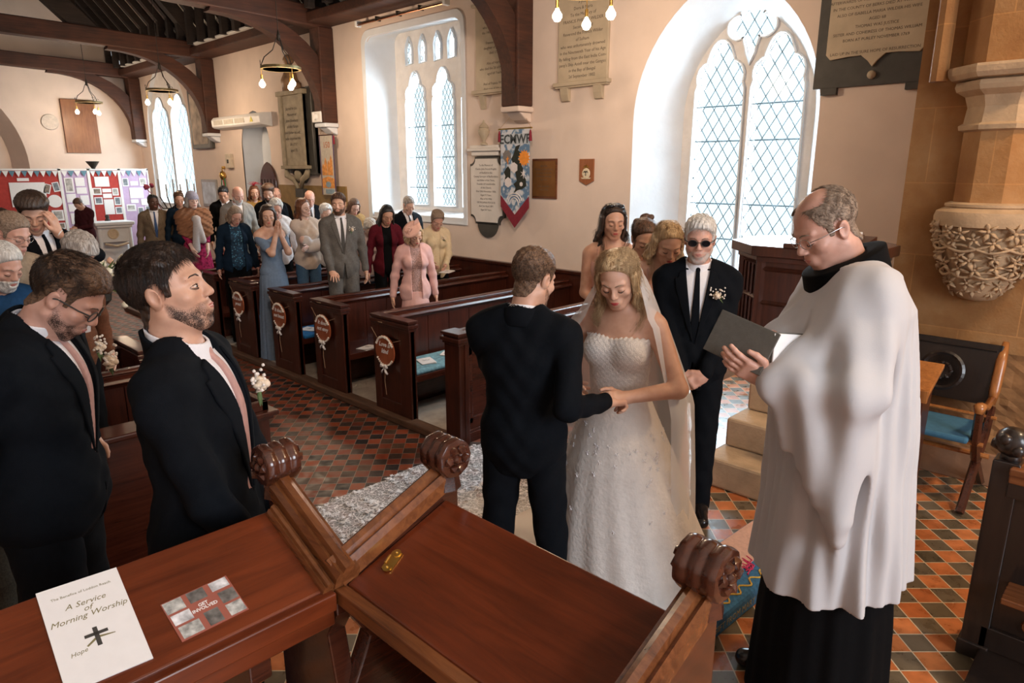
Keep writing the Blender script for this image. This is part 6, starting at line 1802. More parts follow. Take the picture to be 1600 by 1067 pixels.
        if not lift:
            for q, k in ((1, 'r'), (-1, 'l')):
                an = lp.get('a'+k, (q*.10, -.01, .09)); x, y = an[0], an[1]
                g2 = U([(cone((x, y-.02, .055), (x, y+.05, .045), .040, .042), .03), (cone((x, y+.05, .04), (x+q*.015, y+.175, .030), .043, .034), .03), (cone((x, y, .05), (x, y-.01, .10), .04, .036), .02)])
                put(grow('shoe', inter(g2, plane(lambda P: .004-P[..., 2])), (x-.1, y-.14, -.03), (x+.12, y+.26, .17), max(res, .004), shoe, root))
    V0 = 1.07
    if outfit == 'suit':
        nc = U([(cone(nb-Vector((0,-.012,.05)), nb, .060, .060), .01), (cone(nb, hc, .061, .057), .01)])
        jt = U(tor, off=.020)
        hem = .79
        jb = U([(jt, .01), (ell((0,0,.94), (.185*w,.135*w,.20)), .05)]+sleeves(.058, .051, .039, t1=.93))
        vz = up((0,.1,V0)).z; nz = up((0,.05,1.47)).z
        vop = poly2([(-.068, nz+.05), (.068, nz+.05), (.060, nz-.03), (.004, vz), (-.004, vz), (-.060, nz-.03)])
        slit = poly2([(-.002, vz-.10), (.002, vz-.10), (.03, hem-.05), (-.03, hem-.05)])
        def jf(P, C=None, Rr=0):
            d = jb(P, C, Rr)-wr(P)
            d = np.maximum(d, -vop(P)); d = np.maximum(d, -slit(P)); d = np.maximum(d, hem-P[..., 2])
            return np.maximum(d, -(nc(P)-.013))
        put(grow('jacket', jf, (BLO[0], BLO[1], .74), BHI, res, cmat, root))
        st_ = U(tor, off=.010)
        put(grow('shirt', lambda P, C=None, Rr=0: np.maximum(np.maximum(np.maximum(st_(P, C, Rr), .98-P[..., 2]), -(nc(P)-.003)), -.02-P[..., 1]), (-.14,-.05,.96), (.14,.30,nz+.08), res, shirt, root))
        # shirt collar and jacket collar round the neck
        ax = (hc-nb).normalized()
        def colr(off, th, zl, zh, sl):
            c0 = up((0,0,1.475))
            def g(P, C=None, Rr=0):
                zz = P[..., 2]-c0.z; yy = P[..., 1]-c0.y
                d = np.abs(nc(P)-off)-th
                return np.maximum(np.maximum(d, zz-(zh+sl*-yy)), (zl+sl*-yy)-zz)
            return g
        put(grow('collar', colr(.0075,.0036,-.045,.036,.30), up((-.12,-.12,1.38)), up((.12,.12,1.60)), res*.7, shirt, root))
        put(grow('jacket_collar', inter(colr(.0185,.0055,-.07,.014,.42), plane(lambda P: P[..., 1]-up((0,.045,1.47)).y)), up((-.13,-.14,1.36)), up((.13,.12,1.60)), res*.8, cmat, root))
        # lapels
        lp_ = []
        for q in (-1, 1):
            poly = [(q*.004, vz), (q*.060, nz-.035), (q*.066, nz+.0), (q*.098, nz-.015), (q*.104, nz-.045), (q*.120, nz-.050), (q*.112, nz-.105), (q*.045, vz+.10)]
            if q < 0: poly = poly[::-1]
            lp_.append((inter(shell(jt, -.001, .0065), poly2(poly), .003), .001))
        put(grow('lapels', U(lp_), (-.16,0,V0-.1), (.16,.34,nz+.06), res*.8, cmat, root))
        if tie is not False:
            tm = tie or INK
            tg = inter(shell(U(tor), .008, .020), poly2([(-.010, nz-.005), (.010, nz-.005), (.020, nz-.2), (.026, vz-.02), (-.026, vz-.02), (-.020, nz-.2)]), .004)
            kn_ = ell(up((0,.045,1.468)), (.017,.016,.019))
            put(grow('tie', U([(tg, .004), (kn_, .006)]), (-.05,0,V0-.08), (.05,.32,nz+.06), res*.7, tm, root))
        # buttons
        bm = NB()
        for zz in (V0-.015, V0-.12):
            blob(bm, up((.0, .128*w+.018, zz)), .009, 1)
        put(obj('jacket_buttons', bm, cmat, root, smooth='all')) if not hl else bm.free()
        bm = NB()
        for k in 'rl':
            e = EL[k].lerp(WR[k], .93); e2 = EL[k].lerp(WR[k], 1.0); tube(bm, [e, e2], [.031,.030], 14)
        put(obj('shirt_cuffs', bm, shirt, root, smooth=True))
        if legs: legs_(cmat)
    elif outfit in ('top', 'coat'):
        hem = .80 if outfit == 'top' else .62
        jt = U(tor, off=.014)
        jb = U([(jt, .01), (ell((0,0,.93), (.185*w,.135*w,.20)), .06)]+sleeves(.056, .049, .038, t1=(trim or {}).get('sleeve', .95)))
        op = (trim or {}).get('open'); nz = up((0,.05,1.47)).z
        def jf(P, C=None, Rr=0):
            d = jb(P, C, Rr)-wr(P)
            d = np.maximum(d, hem-P[..., 2]); d = np.maximum(d, -neck_hole(.062)(P))
            if op: d = np.maximum(d, -poly2([(-.05-.01*op, nz+.05), (.05+.01*op, nz+.05), (.02+.04*op, 1.2), (.03+.04*op, hem-.1), (-.03-.04*op, hem-.1), (-.02-.04*op, 1.2)])(P))
            return d
        put(grow((trim or {}).get('name', 'top'), jf, (BLO[0], BLO[1], hem-.06), BHI, res, cmat, root))
        if op:
            st_ = U(tor, off=.006)
            put(grow('blouse', lambda P, C=None, Rr=0: np.maximum(np.maximum(np.maximum(st_(P, C, Rr), .84-P[..., 2]), -neck_hole(.058)(P)), -.02-P[..., 1]), (-.16,-.05,.80), (.16,.30,nz+.08), res, (trim or {}).get('inner', WHITES), root))
        lm = (trim or {}).get('lower', BLACKW)
        if (trim or {}).get('skirt'): skirt = True
        else: skirt = False
        if legs:
            if skirt: F.skirt = put(grow('skirt', skirt_sdf([(.95,.15*w),(.70,.19*w),(.40,.20)], 9, .02), (-.3,-.3,.36), (.3,.3,1.0), max(res,.007), lm, root)); 
            legs_(lm, 'trousers') if not skirt else None
    elif outfit in ('dress', 'bridesmaid', 'offshoulder'):
        zt_ = {'dress': 1.47, 'bridesmaid': 1.36, 'offshoulder': 1.37}[outfit]
        jt = U(tor, off=.008)
        its = [(jt, .01)]
        if outfit == 'dress': its += sleeves(.050, .045, .036, t1=(trim or {}).get('sleeve', .5))
        if outfit == 'offshoulder':
            for k in 'rl': its.append((cone(SH[k].lerp(EL[k], .22), SH[k].lerp(EL[k], .62), .066, .060), .015))
        jb = U(its)
        def jf(P, C=None, Rr=0):
            d = jb(P, C, Rr)-wr(P, .0016)
            lim = up((0,0,zt_)).z
            d = np.maximum(d, P[..., 2]-lim-(.02*np.cos(P[..., 0]*30) if outfit != 'dress' else 0)); d = np.maximum(d, .93-P[..., 2])
            return np.maximum(d, -neck_hole(.064)(P)) if outfit == 'dress' else d
        put(grow('bodice', jf, (BLO[0], BLO[1], .90), BHI, res, cmat, root))
        if outfit == 'bridesmaid':
            bm = NB()
            for q in (-1, 1): tube(bm, [up((q*.085,.085,1.34)), up((q*.092,.062,1.42)), up((q*.085,-.01,1.468)), up((q*.08,-.08,1.40))], .009, 6, flat=.4)
            put(obj('straps', bm, cmat, root, smooth='all'))
        z0 = dress_len-lift/s
        put(grow('skirt', skirt_sdf([(1.12,.125*w),(1.0,.15*w),(.88,.185*w),(.5,.22*w),(z0,.26*w)], 13, .035), (-.36,-.36,z0-.04), (.36,.36,1.12), max(res,.007), cmat, root))
    if pocket_flower:
        q = pocket_flower.get('side', -1); c = up((q*.105*w, .118*w+.02, 1.345)); flower(put, root, c, pocket_flower.get('seed', 1), pocket_flower.get('size', 1.0))
    F.tor = tor; F.SH, F.EL, F.WR = SH, EL, WR; F.nb = nb; F.w = w; F.hc = hc; F.res = res; F.s = s; F.sw = sw; F.hs = hs
    if extra: extra(F)
    return F
def skirt_sdf(prof, n, amp, ph=0.3, cx=0, cy=0, sy=.82):
    zs = np.array([p[0] for p in prof][::-1], f32); rs = np.array([p[1] for p in prof][::-1], f32)
    z0, z1 = float(zs[0]), float(zs[-1])
    def f(P, C=None, Rr=0):
        x = P[..., 0]-cx; y = (P[..., 1]-cy)/sy; z = P[..., 2]
        th = np.arctan2(y, x); g = np.clip((z1-z)/(z1-z0), 0, 1)
        r = np.interp(z, zs, rs)*(1+amp*g*np.sin(n*th+ph+2*np.sin(th*2))+amp*.5*g*np.sin(n*2.3*th+1.7+z*3))
        d = (np.sqrt(x*x+y*y)-r)*.75
        return np.maximum(np.maximum(d, z-z1), z0-z).astype(f32)
    return f
def flower(put, root, c, seed, size=1.0):
    rng = random.Random(seed); c = Vector(c)
    bm = NB()
    for i in range(3):
        for k in range(5):
            a = k*1.26+i*.6; r = .018*size*(1-.28*i); tube(bm, [c+Vector((0, .008*i, 0)), c+Vector((r*math.cos(a), .006+.008*i, r*math.sin(a)))], [.004*size,.011*size], 6, flat=.6)
    blob(bm, c+Vector((0,.024,0)), .009*size, 2)
    put(obj('buttonhole_rose', bm, mat('ivory_rose', (.76,.62,.47), .7, .12, 60), root, smooth='all'))
    bm = NB()
    for i in range(int(26)):
        d = Vector((rng.uniform(-1,1), rng.uniform(-.1,.5), rng.uniform(-.3,1.2)))*.034*size; blob(bm, c+d, .0042*size, 1)
    put(obj('gypsophila', bm, mat('tiny_white_blossom', (.82,.74,.66), .8), root))
    bm = NB()
    for i in range(6):
        d = Vector((rng.uniform(-1,1), .2, rng.uniform(-1.4,-.1)))*.035*size; tube(bm, [c, c+d*.6, c+d], [.002,.006,.001], 5, flat=.4)
    put(obj('buttonhole_leaves', bm, LEAFG, root))
# ================================================================== THE WEDDING PARTY AND GUESTS
def tl(loc, face, height, p, lift=0.0):
    """a world point in a figure's own normalised frame"""
    rz = math.atan2(-face[0], face[1]); s = height/1.75
    q = Matrix.Rotation(-rz, 3, 'Z') @ (Vector(p)-Vector(loc)); q.z -= lift
    return q/s
def tld(face, d):
    rz = math.atan2(-face[0], face[1]); return Matrix.Rotation(-rz, 3, 'Z') @ Vector(d)
def thinmat(name, col, alpha, rough=.8, pattern=0):
    m, nt, B, N, L = newmat(name)
    B.inputs['Specular IOR Level'].default_value = .05; out = N['Material Output']; tr = N.new('ShaderNodeBsdfTransparent'); mx = N.new('ShaderNodeMixShader')
    B.inputs['Base Color'].default_value = (*col, 1); B.inputs['Roughness'].default_value = rough
    if pattern:
        tc = N.new('ShaderNodeTexCoord')
        v = N.new('ShaderNodeTexVoronoi'); v.feature = 'DISTANCE_TO_EDGE'; v.inputs['Scale'].default_value = pattern; L.new(tc.outputs['Object'], v.inputs['Vector'])
        n = N.new('ShaderNodeTexNoise'); n.inputs['Scale'].default_value = pattern*.35; n.inputs['Detail'].default_value = 3; n.inputs['Distortion'].default_value = 2.0; L.new(tc.outputs['Object'], n.inputs['Vector'])
        r1 = ramp(N, [(0.0, (.9,.9,.9)), (0.030, (.9,.9,.9)), (0.07, (alpha,)*3)]); L.new(v.outputs['Distance'], r1.inputs[0])
        r2 = ramp(N, [(0.55, (0,0,0)), (0.62, (1,1,1))]); L.new(n.outputs['Fac'], r2.inputs[0])
        mxx = N.new('ShaderNodeMath'); mxx.operation = 'MAXIMUM'; L.new(r1.outputs[0], mxx.inputs[0]); L.new(r2.outputs[0], mxx.inputs[1]); L.new(mxx.outputs[0], mx.inputs[0])
    else: mx.inputs[0].default_value = alpha
    L.new(tr.outputs[0], mx.inputs[1]); L.new(B.outputs[0], mx.inputs[2]); L.new(mx.outputs[0], out.inputs[0]); return m
VEIL = thinmat('bridal_tulle', (.92,.93,.96), .46)
LACET = thinmat('floral_lace_train', (.82,.80,.80), .30, pattern=34)
SATIN = mat('ivory_satin', (.76,.70,.64), .45, .04, 5, .1, 30)
GOWN = mat('ivory_beaded_lace', (.78,.74,.71), .6, .10, 70, .6, 240)
GOWNS = mat('ivory_tulle_skirt', (.76,.71,.66), .7, .05, 22, .35, 60)

# ---- bride
BL = (2.38, 1.66, CZ); BF = (-.95, -.26); BH = 1.68
def bride_extra(F):
    r = F.root; tor = F.tor
    lock_strands(F, lock_chains(46, .26, 7, .022, 1.0), HR['blonde'], 34, .016)
    short_strands(F, HR['blonde'], 5000, .06, .012, HL_F, comb=(1.2,-.5,-.1), lift_=.10, part=.012)
    g0 = U(tor, off=.012)
    def bod(P, C=None, Rr=0):
        d = g0(P, C, Rr)-.0012*np.sin(P[..., 0]*260)*np.sin(P[..., 2]*240)
        top = 1.352+.007*np.cos((np.abs(P[..., 0])-.068)*34)*(P[..., 1] > 0)+.003*np.sin(P[..., 0]*300)-.03*(P[..., 1] < 0)
        return np.maximum(np.maximum(d, P[..., 2]-top), .93-P[..., 2])
    F.put(grow('bodice', bod, (-.26,-.2,.9), (.26,.26,1.42), .0038, GOWN, r))
    zs = np.array([.0,.15,.4,.75,1.0,1.08], f32); rs = np.array([.50,.435,.36,.265,.165,.135], f32)
    def sk(P, C=None, Rr=0):
        z = P[..., 2]; q = np.clip((1.08-z)/1.08, 0, 1)
        x = P[..., 0]+.02*q; y = P[..., 1]+.20*q*q+.01
        th = np.arctan2(y, x); rr = np.interp(z, zs, rs)*(1+.030*q*np.sin(7*th+.5+1.5*np.sin(2*th))+.016*q*np.sin(17*th+z*2))
        rr = rr*(1+.10*q*np.clip(-np.sin(th), 0, 1))
        d = (np.sqrt(x*x+(y/.92)**2)-rr)*.8
        return np.maximum(np.maximum(d, z-1.08), .004-z).astype(f32)
    F.put(grow('skirt', sk, (-.62,-.90,-.02), (.62,.50,1.12), .0065, GOWNS, r))
    # floral lace scattered over the skirt front
    bm = NB(); rng = random.Random(8)
    for i in range(110):
        th = rng.uniform(0, 6.28); z = .95-abs(rng.gauss(0, .22)); 
        if z < .25: continue
        q = (1.08-z)/1.08; rr = float(np.interp(z, zs, rs))*(1+.030*q*math.sin(7*th+.5+1.5*math.sin(2*th))+.016*q*math.sin(17*th+z*2))+.001
        x = rr*math.cos(th)-.02*q; y = rr*math.sin(th)*.92-.20*q*q-.01; nrm = Vector((math.cos(th), math.sin(th), .3)).normalized(); sd = nrm.cross(Vector((0,0,1))).normalized(); uu = sd.cross(nrm)
        for k in range(5):
            a = k*1.257+i; d = sd*math.cos(a)+uu*math.sin(a); tube(bm, [Vector((x,y,z)), Vector((x,y,z))+d*.011], [.0015,.0035], 4, flat=.25)
    F.put(obj('lace_applique', bm, WHITES, r))
    # veil
    bm = NB(); nu, nv = 60, 40; gr = []
    for j in range(nv+1):
        v = j/nv; row = []
        for i in range(nu+1):
            a = R(-30+262*i/nu)+math.pi     # starts beside the face, round the back
            if v < .16:
                q = v/.16; rad = .095*math.sin(q*math.pi/2); hz = 1.69-.045*(1-math.cos(q*math.pi/2))-.03*q; cyy = -.01
            else:
                q = (v-.16)/.84; rad = .095+.20*min(1, q*2.2)**.8+.05*q; hz = 1.62-1.30*q; cyy = -.01-.10*min(1, q*1.3)
            rad *= 1+.05*math.sin(a*9+1)*v+.03*math.sin(a*17)*v
            x = rad*math.cos(a)*(.92 if v < .3 else 1); y = rad*math.sin(a)*.95+cyy+.02
            if v > .16: x += .11*max(0, math.cos(a))*min(1, q*2.5)
            p = Vector((x, y, hz)); row.append(bm.verts.new(p))
        gr.append(row)
    for j in range(nv):
        for i in range(nu): bm.faces.new((gr[j][i], gr[j][i+1], gr[j+1][i+1], gr[j+1][i]))
    o = obj('veil', bm, VEIL, r, smooth='all'); F.put(o); o.location = (0,-.012,0)
    bm = NB()
    for q in (-1, 1):
        for k in range(4): blob(bm, (q*.082,-.006,-.038-k*.012), .0042, 1)
    F.hmesh('drop_earrings', bm, mat('diamond_drop', (.85,.85,.9), .1, metal=.8))
B = person('bride in a strapless ivory lace gown and veil holding the groom\'s hand', BL, BF, BH, 'f', 'warm', ('long','blonde'), 'strapless', res=.0038, head=(24, 8, 4),
    hr=(*tl(BL, BF, BH, (2.20, 1.76, 1.46)), .7, -.3, -.5), hl=(*tl(BL, BF, BH, (2.215, 1.525, 1.475)), -.7, -.25, -.5),
    hl_dir={'d': tld(BF, (-.8, .1, .15)), 'n': tld(BF, (.1, .5, -.4)), 't': (0, .2, 1), 'curl': .75, 'thumb': .7},
    bust=.004, hair_kw={'length': .22, 'n': 26, 'wave': .016, 'r': .010}, group=None, extra=bride_extra, build=1.04)
# train on the floor: satin and lace
def floor_z(y): return CZ if y < 2.95 else (CZ-.2*min(1, (y-2.95)/.05) if y < 3.2 else max(0, .2-.2*(y-3.2)/.06))
def sheet(name, poly, m, parent, lift=.010, n=46, amp=.010, seed=0):
    """cloth lying on the floor inside a polygon, over the chancel step"""
    ys = [p[1] for p in poly]; xs_ = [p[0] for p in poly]; x0, x1, y0, y1 = min(xs_), max(xs_), min(ys), max(ys)
    def inside(x, y):
        c = False
        for i in range(len(poly)):
            (xa, ya), (xb, yb) = poly[i], poly[i-1]
            if (ya > y) != (yb > y) and x < (xb-xa)*(y-ya)/(yb-ya)+xa: c = not c
        return c
    bm = NB(); g = {}
    for i in range(n+1):
        for j in range(n+1):
            x = x0+(x1-x0)*i/n; y = y0+(y1-y0)*j/n
            z = floor_z(y)+lift+amp*(1+mnoise.noise(Vector((x*5+seed, y*5, 0))))
            g[i, j] = (x, y, z)
    vs = {}
    def V(k):
        if k not in vs: vs[k] = bm.verts.new(g[k])
        return vs[k]
    for i in range(n):
        for j in range(n):
            cx, cy = (g[i, j][0]+g[i+1, j+1][0])/2, (g[i, j][1]+g[i+1, j+1][1])/2
            if inside(cx, cy): bm.faces.new((V((i, j)), V((i+1, j)), V((i+1, j+1)), V((i, j+1))))
    o = obj(name, bm, m, None, smooth='all')
    if parent:
        bpy.context.view_layer.update(); o.parent = parent; o.matrix_parent_inverse = parent.matrix_world.inverted()
    return o
sheet('satin_train', [(2.35,1.7), (2.12,1.98), (2.06,2.30), (2.16,2.62), (2.5,2.86), (3.0,2.80), (3.1,2.3), (2.95,1.8)], SATIN, B.root, .008, 40, .006)
lp = [(2.05,2.5), (1.95,3.0), (1.98,3.6), (2.10,4.02), (2.35,4.16), (2.8,4.14), (3.2,4.18), (3.62,4.20), (3.98,4.10), (3.95,3.7), (3.5,3.2), (3.2,2.7), (2.9,2.5)]
sheet('lace_train', lp, LACET, B.root, .016, 60, .010, 4)
bm = NB(); rng = random.Random(21)
for i in range(420):
    x, y = rng.uniform(2.0, 3.95), rng.uniform(2.55, 4.15)
    if x > 3.2+(y-2.7)*.62: continue
    z = floor_z(y)+.034; a = rng.uniform(0, 6.3)
    for k in range(4):
        q = a+(k-1.5)*.5; l = rng.uniform(.03, .055); tube(bm, [(x, y, z), (x+l*.5*math.cos(q), y+l*.5*math.sin(q), z+.006), (x+l*math.cos(q), y+l*math.sin(q), z)], [.002,.006,.001], 4, flat=.4)
o = obj('lace_flowers', bm, WHITES, None); o.parent = B.root; o.matrix_parent_inverse = B.root.matrix_world.inverted(); o['kind'] = 'stuff'

# ---- groom
GL = (1.93, 1.81, CZ); GF = (.91, .41); GH = 1.69
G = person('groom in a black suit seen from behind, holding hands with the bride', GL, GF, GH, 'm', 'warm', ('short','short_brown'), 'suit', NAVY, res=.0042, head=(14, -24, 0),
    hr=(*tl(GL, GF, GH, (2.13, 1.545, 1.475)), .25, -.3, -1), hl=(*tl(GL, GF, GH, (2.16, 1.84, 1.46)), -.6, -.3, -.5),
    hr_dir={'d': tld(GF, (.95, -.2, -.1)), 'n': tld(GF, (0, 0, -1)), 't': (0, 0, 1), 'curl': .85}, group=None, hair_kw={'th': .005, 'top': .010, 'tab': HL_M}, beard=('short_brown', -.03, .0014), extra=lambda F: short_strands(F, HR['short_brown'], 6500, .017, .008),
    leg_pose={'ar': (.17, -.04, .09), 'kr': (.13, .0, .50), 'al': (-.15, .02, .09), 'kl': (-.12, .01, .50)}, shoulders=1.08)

# ---- father of the bride
FL = (3.37, 1.86, CZ); FF = (-.87, -.50); FH = 1.74
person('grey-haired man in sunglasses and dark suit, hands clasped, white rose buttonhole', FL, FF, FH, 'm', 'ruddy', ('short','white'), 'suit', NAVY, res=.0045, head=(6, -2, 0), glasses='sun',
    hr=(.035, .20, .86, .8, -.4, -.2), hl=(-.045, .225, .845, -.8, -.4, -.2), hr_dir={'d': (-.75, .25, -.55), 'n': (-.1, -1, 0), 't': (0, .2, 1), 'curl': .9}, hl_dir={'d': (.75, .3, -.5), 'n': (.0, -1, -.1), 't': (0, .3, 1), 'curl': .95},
    beard=('white', -.035, .0016), extra=lambda F: short_strands(F, HR['white'], 4500, .024, .010), tie=NAVY, pocket_flower={'side': -1, 'size': 1.15, 'seed': 5}, group=None, hair_kw={'th': .009, 'top': .012}, shoulders=1.04)

# ---- priest
VL = (2.425, .73, CZ); VF = (-.58, .81); VH = 1.86
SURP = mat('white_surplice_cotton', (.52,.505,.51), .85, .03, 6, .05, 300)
def priest_extra(F):
    r = F.root; up = F.up; EL, WR, SH = F.EL, F.WR, F.SH
    short_strands(F, HR['sandy'], 5000, .016, .004, bald=True, seed=4)
    it = [(U(F.tor, off=.025), .03), (cone(up((-.13,-.01,1.40)), up((.13,-.01,1.40)), .080, .080), .06)]
    for k in 'rl':
        q = 1 if k == 'r' else -1
        c1 = EL[k].lerp(WR[k], .86)
        it += [(cone(SH[k], EL[k], .072, .062), .05), (cone(EL[k], c1, .052, .050), .06), (cone(SH[k], c1, .060, .045), .08), (cone(SH[k].lerp(EL[k], .5), (EL[k].x, EL[k].y, EL[k].z-.38), .05, .03), .06)]
        a = EL[k].lerp(WR[k], .1); b = EL[k].lerp(WR[k], .80)
        for t_ in (0, .2, .4, .6, .8, 1):
            p = a.lerp(b, t_); dz = .44*(1-.55*t_) if k == 'l' else .34*(1-.5*t_)
            it.append((cone(p, (p.x*1.0, p.y*.88, p.z-dz), .046, .022), .035))
    body = U(it)
    robe = skirt_sdf([(1.44,.10),(1.36,.17),(1.1,.215),(.8,.245),(.40,.28)], 10, .055, .9, cy=.005, sy=.86)
    def g(P, C=None, Rr=0):
        x, y, z = P[..., 0], P[..., 1], P[..., 2]; th = np.arctan2(y, x)
        fold = .0055*np.sin(th*22+z*2)*np.clip((1.42-z)/.25, 0, 1)+.006*np.sin(y*42+x*16-z*14)*np.clip((np.abs(x)-.16)/.05, 0, 1)
        hem = .44+.05*np.clip(-y*2.5, -1, 1)
        d = smin(body(P, C, Rr), robe(P), .10)-fold
        d = np.maximum(d, hem-z)
        nk = cone(up((0,-.015,1.42)), F.hc, .118, .112)(P)
        return np.maximum(d, -nk).astype(f32)
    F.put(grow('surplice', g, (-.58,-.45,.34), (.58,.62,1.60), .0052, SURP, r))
    cas = skirt_sdf([(1.0,.17),(.6,.215),(.30,.245),(-.085,.265)], 9, .03, .2, cy=0, sy=.86)
    F.put(grow('cassock', cas, (-.36,-.36,-.12), (.36,.36,1.02), .009, BLACKW, r))
    for k in 'rl':
        bm = NB(); a = EL[k].lerp(WR[k], .80); b = EL[k].lerp(WR[k], 1.0); tube(bm, [a, b], [.040,.038], 16); F.put(obj('cassock_cuff', bm, WHITES if k == 'l' else BLACKW, r, smooth=True))
    nc = cone(up((0,-.012,1.38)), F.hc, .072, .064)
    def sc_(P, C=None, Rr=0):
        zz = P[..., 2]-up((0,0,1.475)).z; yy = P[..., 1]-up((0,0,1.475)).y
        return np.maximum(np.maximum(np.abs(nc(P)-.030)-.028, zz-(.045+.50*-yy)-.25*np.minimum(0, .020-np.abs(nc(P)-.01))), (-.11+.20*-yy)-zz)
    F.put(grow('black_scarf', sc_, up((-.21,-.21,1.30)), up((.21,.21,1.66)), .004, BLACKW, r))
    for q in (-1, 1):
        F.put(grow('shoe', U([(cone((q*.1,-.10,-.04), (q*.1,.05,-.045), .045, .045), .03), (cone((q*.1,.05,-.05), (q*.12,.22,-.06), .045, .034), .03)]), (q*.1-.12,-.14,-.12), (q*.1+.12,.40,.05), .006, SHOEB, r))
person('priest in a white surplice and glasses reading from a grey book', VL, VF, VH, 'm', 'ruddy', ('balding','sandy'), 'none', res=.0036, head=(23, 16, 0), glasses='wire', lean=6, lift=.10, legs=False, group=None,
    hl=(*tl(VL, VF, VH, (2.055, .865, 1.735), .10), -.7, -.3, -.7), hr=(*tl(VL, VF, VH, (2.20, .90, 1.835), .10), .7, -.3, -.6),
    hl_dir={'d': tld(VF, (-.55, .70, .42)), 'n': tld(VF, (.3, .55, .5)), 't': tld(VF, (-.2, -.5, .8)), 'curl': .22, 'thumb': .2},
    hr_dir={'d': tld(VF, (-.80, .45, .12)), 'n': tld(VF, (0, .1, -1)), 't': tld(VF, (-.4, -.8, 0)), 'curl': .5, 'curls': [.18, .6, .75, .85]}, extra=priest_extra, shoulders=.94)
t = thing('prayer_book', 'thin grey folder-like book held open by the priest', 'book', (2.035, .955, 1.845))
q = Matrix(((.02, .62, .78), (.985, .10, -.10), (-.14, .78, -.62)))
def slab(name, m, x0, x1, y0, y1, z0, z1, basis, off=(0,0,0)):
    bm = NB(); bx(bm, x0, x1, y0, y1, z0, z1); o = obj(name, bm, m, t, bevel=.002)
    X, Y = Vector(basis[0]).normalized(), Vector(basis[1]); Z_ = X.cross(Y).normalized(); Y = Z_.cross(X)
    Mx = Matrix((X, Y, Z_)).transposed().to_4x4(); Mx.translation = Vector(off); o.data.transform(Mx); return o
GREYB = mat('grey_book_cloth', (.10,.09,.075), .6, .1, 60, .15, 200)
slab('front_cover', GREYB, -.105, .105, -.072, .072, -.004, .004, ((-.05,-1,-.24), (.35,.0,.94)))
slab('page_block', PAPER, -.10, .10, -.068, .068, -.012, -.004, ((-.05,-1,-.24), (.35,.0,.94)))
slab('back_cover', GREYB, -.0, .13, -.072, .072, -.004, .004, ((.80,-.35,-.12), (.35,.0,.94)), (.005,-.10,-.025))
slab('page_block', PAPER, .0, .125, -.068, .068, .004, .010, ((.80,-.35,-.12), (.35,.0,.94)), (.005,-.10,-.025))

# ---- the two men in the foreground and their companion
M2L = (.667, 1.864, CZ-.008); M2F = (.77, -.64)
PINKT = mat('dusty_pink_tie', (.48,.26,.22), .6, .1, 60)
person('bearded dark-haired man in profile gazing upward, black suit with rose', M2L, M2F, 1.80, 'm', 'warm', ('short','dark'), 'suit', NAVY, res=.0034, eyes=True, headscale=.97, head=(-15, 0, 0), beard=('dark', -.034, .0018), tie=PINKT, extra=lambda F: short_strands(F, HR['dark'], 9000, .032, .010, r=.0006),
    hair_kw={'th': .005, 'top': .007, 'front': .004, 'fr': 330}, pocket_flower={'side': -1, 'size': 1.3, 'seed': 9}, group=None, hr=(.12, .20, .86), hl=(-.10, .22, .86), shoulders=1.04)
M1L = (.415, 2.524, CZ-.005); M1F = (.84, -.54)
person('stocky man in black-framed glasses looking down, black suit with flowers', M1L, M1F, 1.78, 'm', 'ruddy', ('short','short_brown'), 'suit', NAVY, res=.0038, head=(35, 0, 0), beard=('dark', -.028, .0014), tie=PINKT, glasses='dark',
    extra=lambda F: (short_strands(F, HR['dark'], 3500, .034, .016, margin=.05, r=.0007), short_strands(F, HR['short_brown'], 5500, .010, .003, r=.0006, seed=8)), hair_kw={'th': .0025, 'top': .014, 'front': .010}, pocket_flower={'side': -1, 'size': 1.25, 'seed': 12}, group=None, build=1.15, fat=.006, hr=(.07,-.20,.96,1,-.2,-.2), hl=(-.07,-.20,.93,-1,-.2,-.2), lean=4)
person('brown-haired man bending down behind the man in black-framed glasses', (.56, 3.13, CZ), (.80, -.6), 1.68, 'm', 'warm', ('short','short_brown'), 'suit', NAVY, res=.006, head=(30, 0, 0), tie=PINKT, pocket_flower={'side': -1, 'size': 1.3, 'seed': 3}, group=None, lean=6)

# ---- guests
def G_(label, x, y, zt, sex='m', skin='fair', hair=('short','brown'), outfit='suit', col=None, head=(8,0,0), face=(-.30,-1), floor=.06, base=None, **kw):
    h = base or (1.76 if sex == 'm' else 1.66)
    tot = zt-floor+.015
    if tot < h: h = tot; lift = 0
    else: lift = tot-h
    kw.setdefault('res', .0085 if y > 8.6 else .0068)
    return person(label, (x, y+.02, floor), face, h, sex, skin, hair, outfit, col, head, lift=lift, **kw)
GREYS = cloth('mid_grey_wool', (.115,.105,.095), .15, 60)
def gl_extra(F): pass
GSL = (4.30, 6.90); 
G_('bearded man in a grey suit and black tie resting a hand on the pew', *GSL, 2.114, 'm', 'warm', ('short','brown'), 'suit', GREYS, (4,-18,0), (-.40,-.92), res=.0052, beard=('brown', -.032, .0022), tie=INK, pocket_flower={'side': -1, 'size': 1.0, 'seed': 2}, extra=lambda F: short_strands(F, HR['brown'], 3000, .028, .009, r=.001),
   hr=(.13, .26, .60, .9, -.3, 0), hr_dir={'d': (-.1,.8,-.4), 'n': (0,0,-1), 't': (-1,.3,0), 'curl': .35, 'spread': .5}, hl=(-.27,.05,.72), shoulders=1.03)
PINKC = cloth('pale_pink_crepe', (.66,.40,.37), .04, 30, .1)
SEQ = mat('pink_sequin_lace', (.42,.25,.22), .4, .6, 110, .8, 300)
FASC = mat('blush_sinamay', (.70,.42,.34), .6, .08, 60)
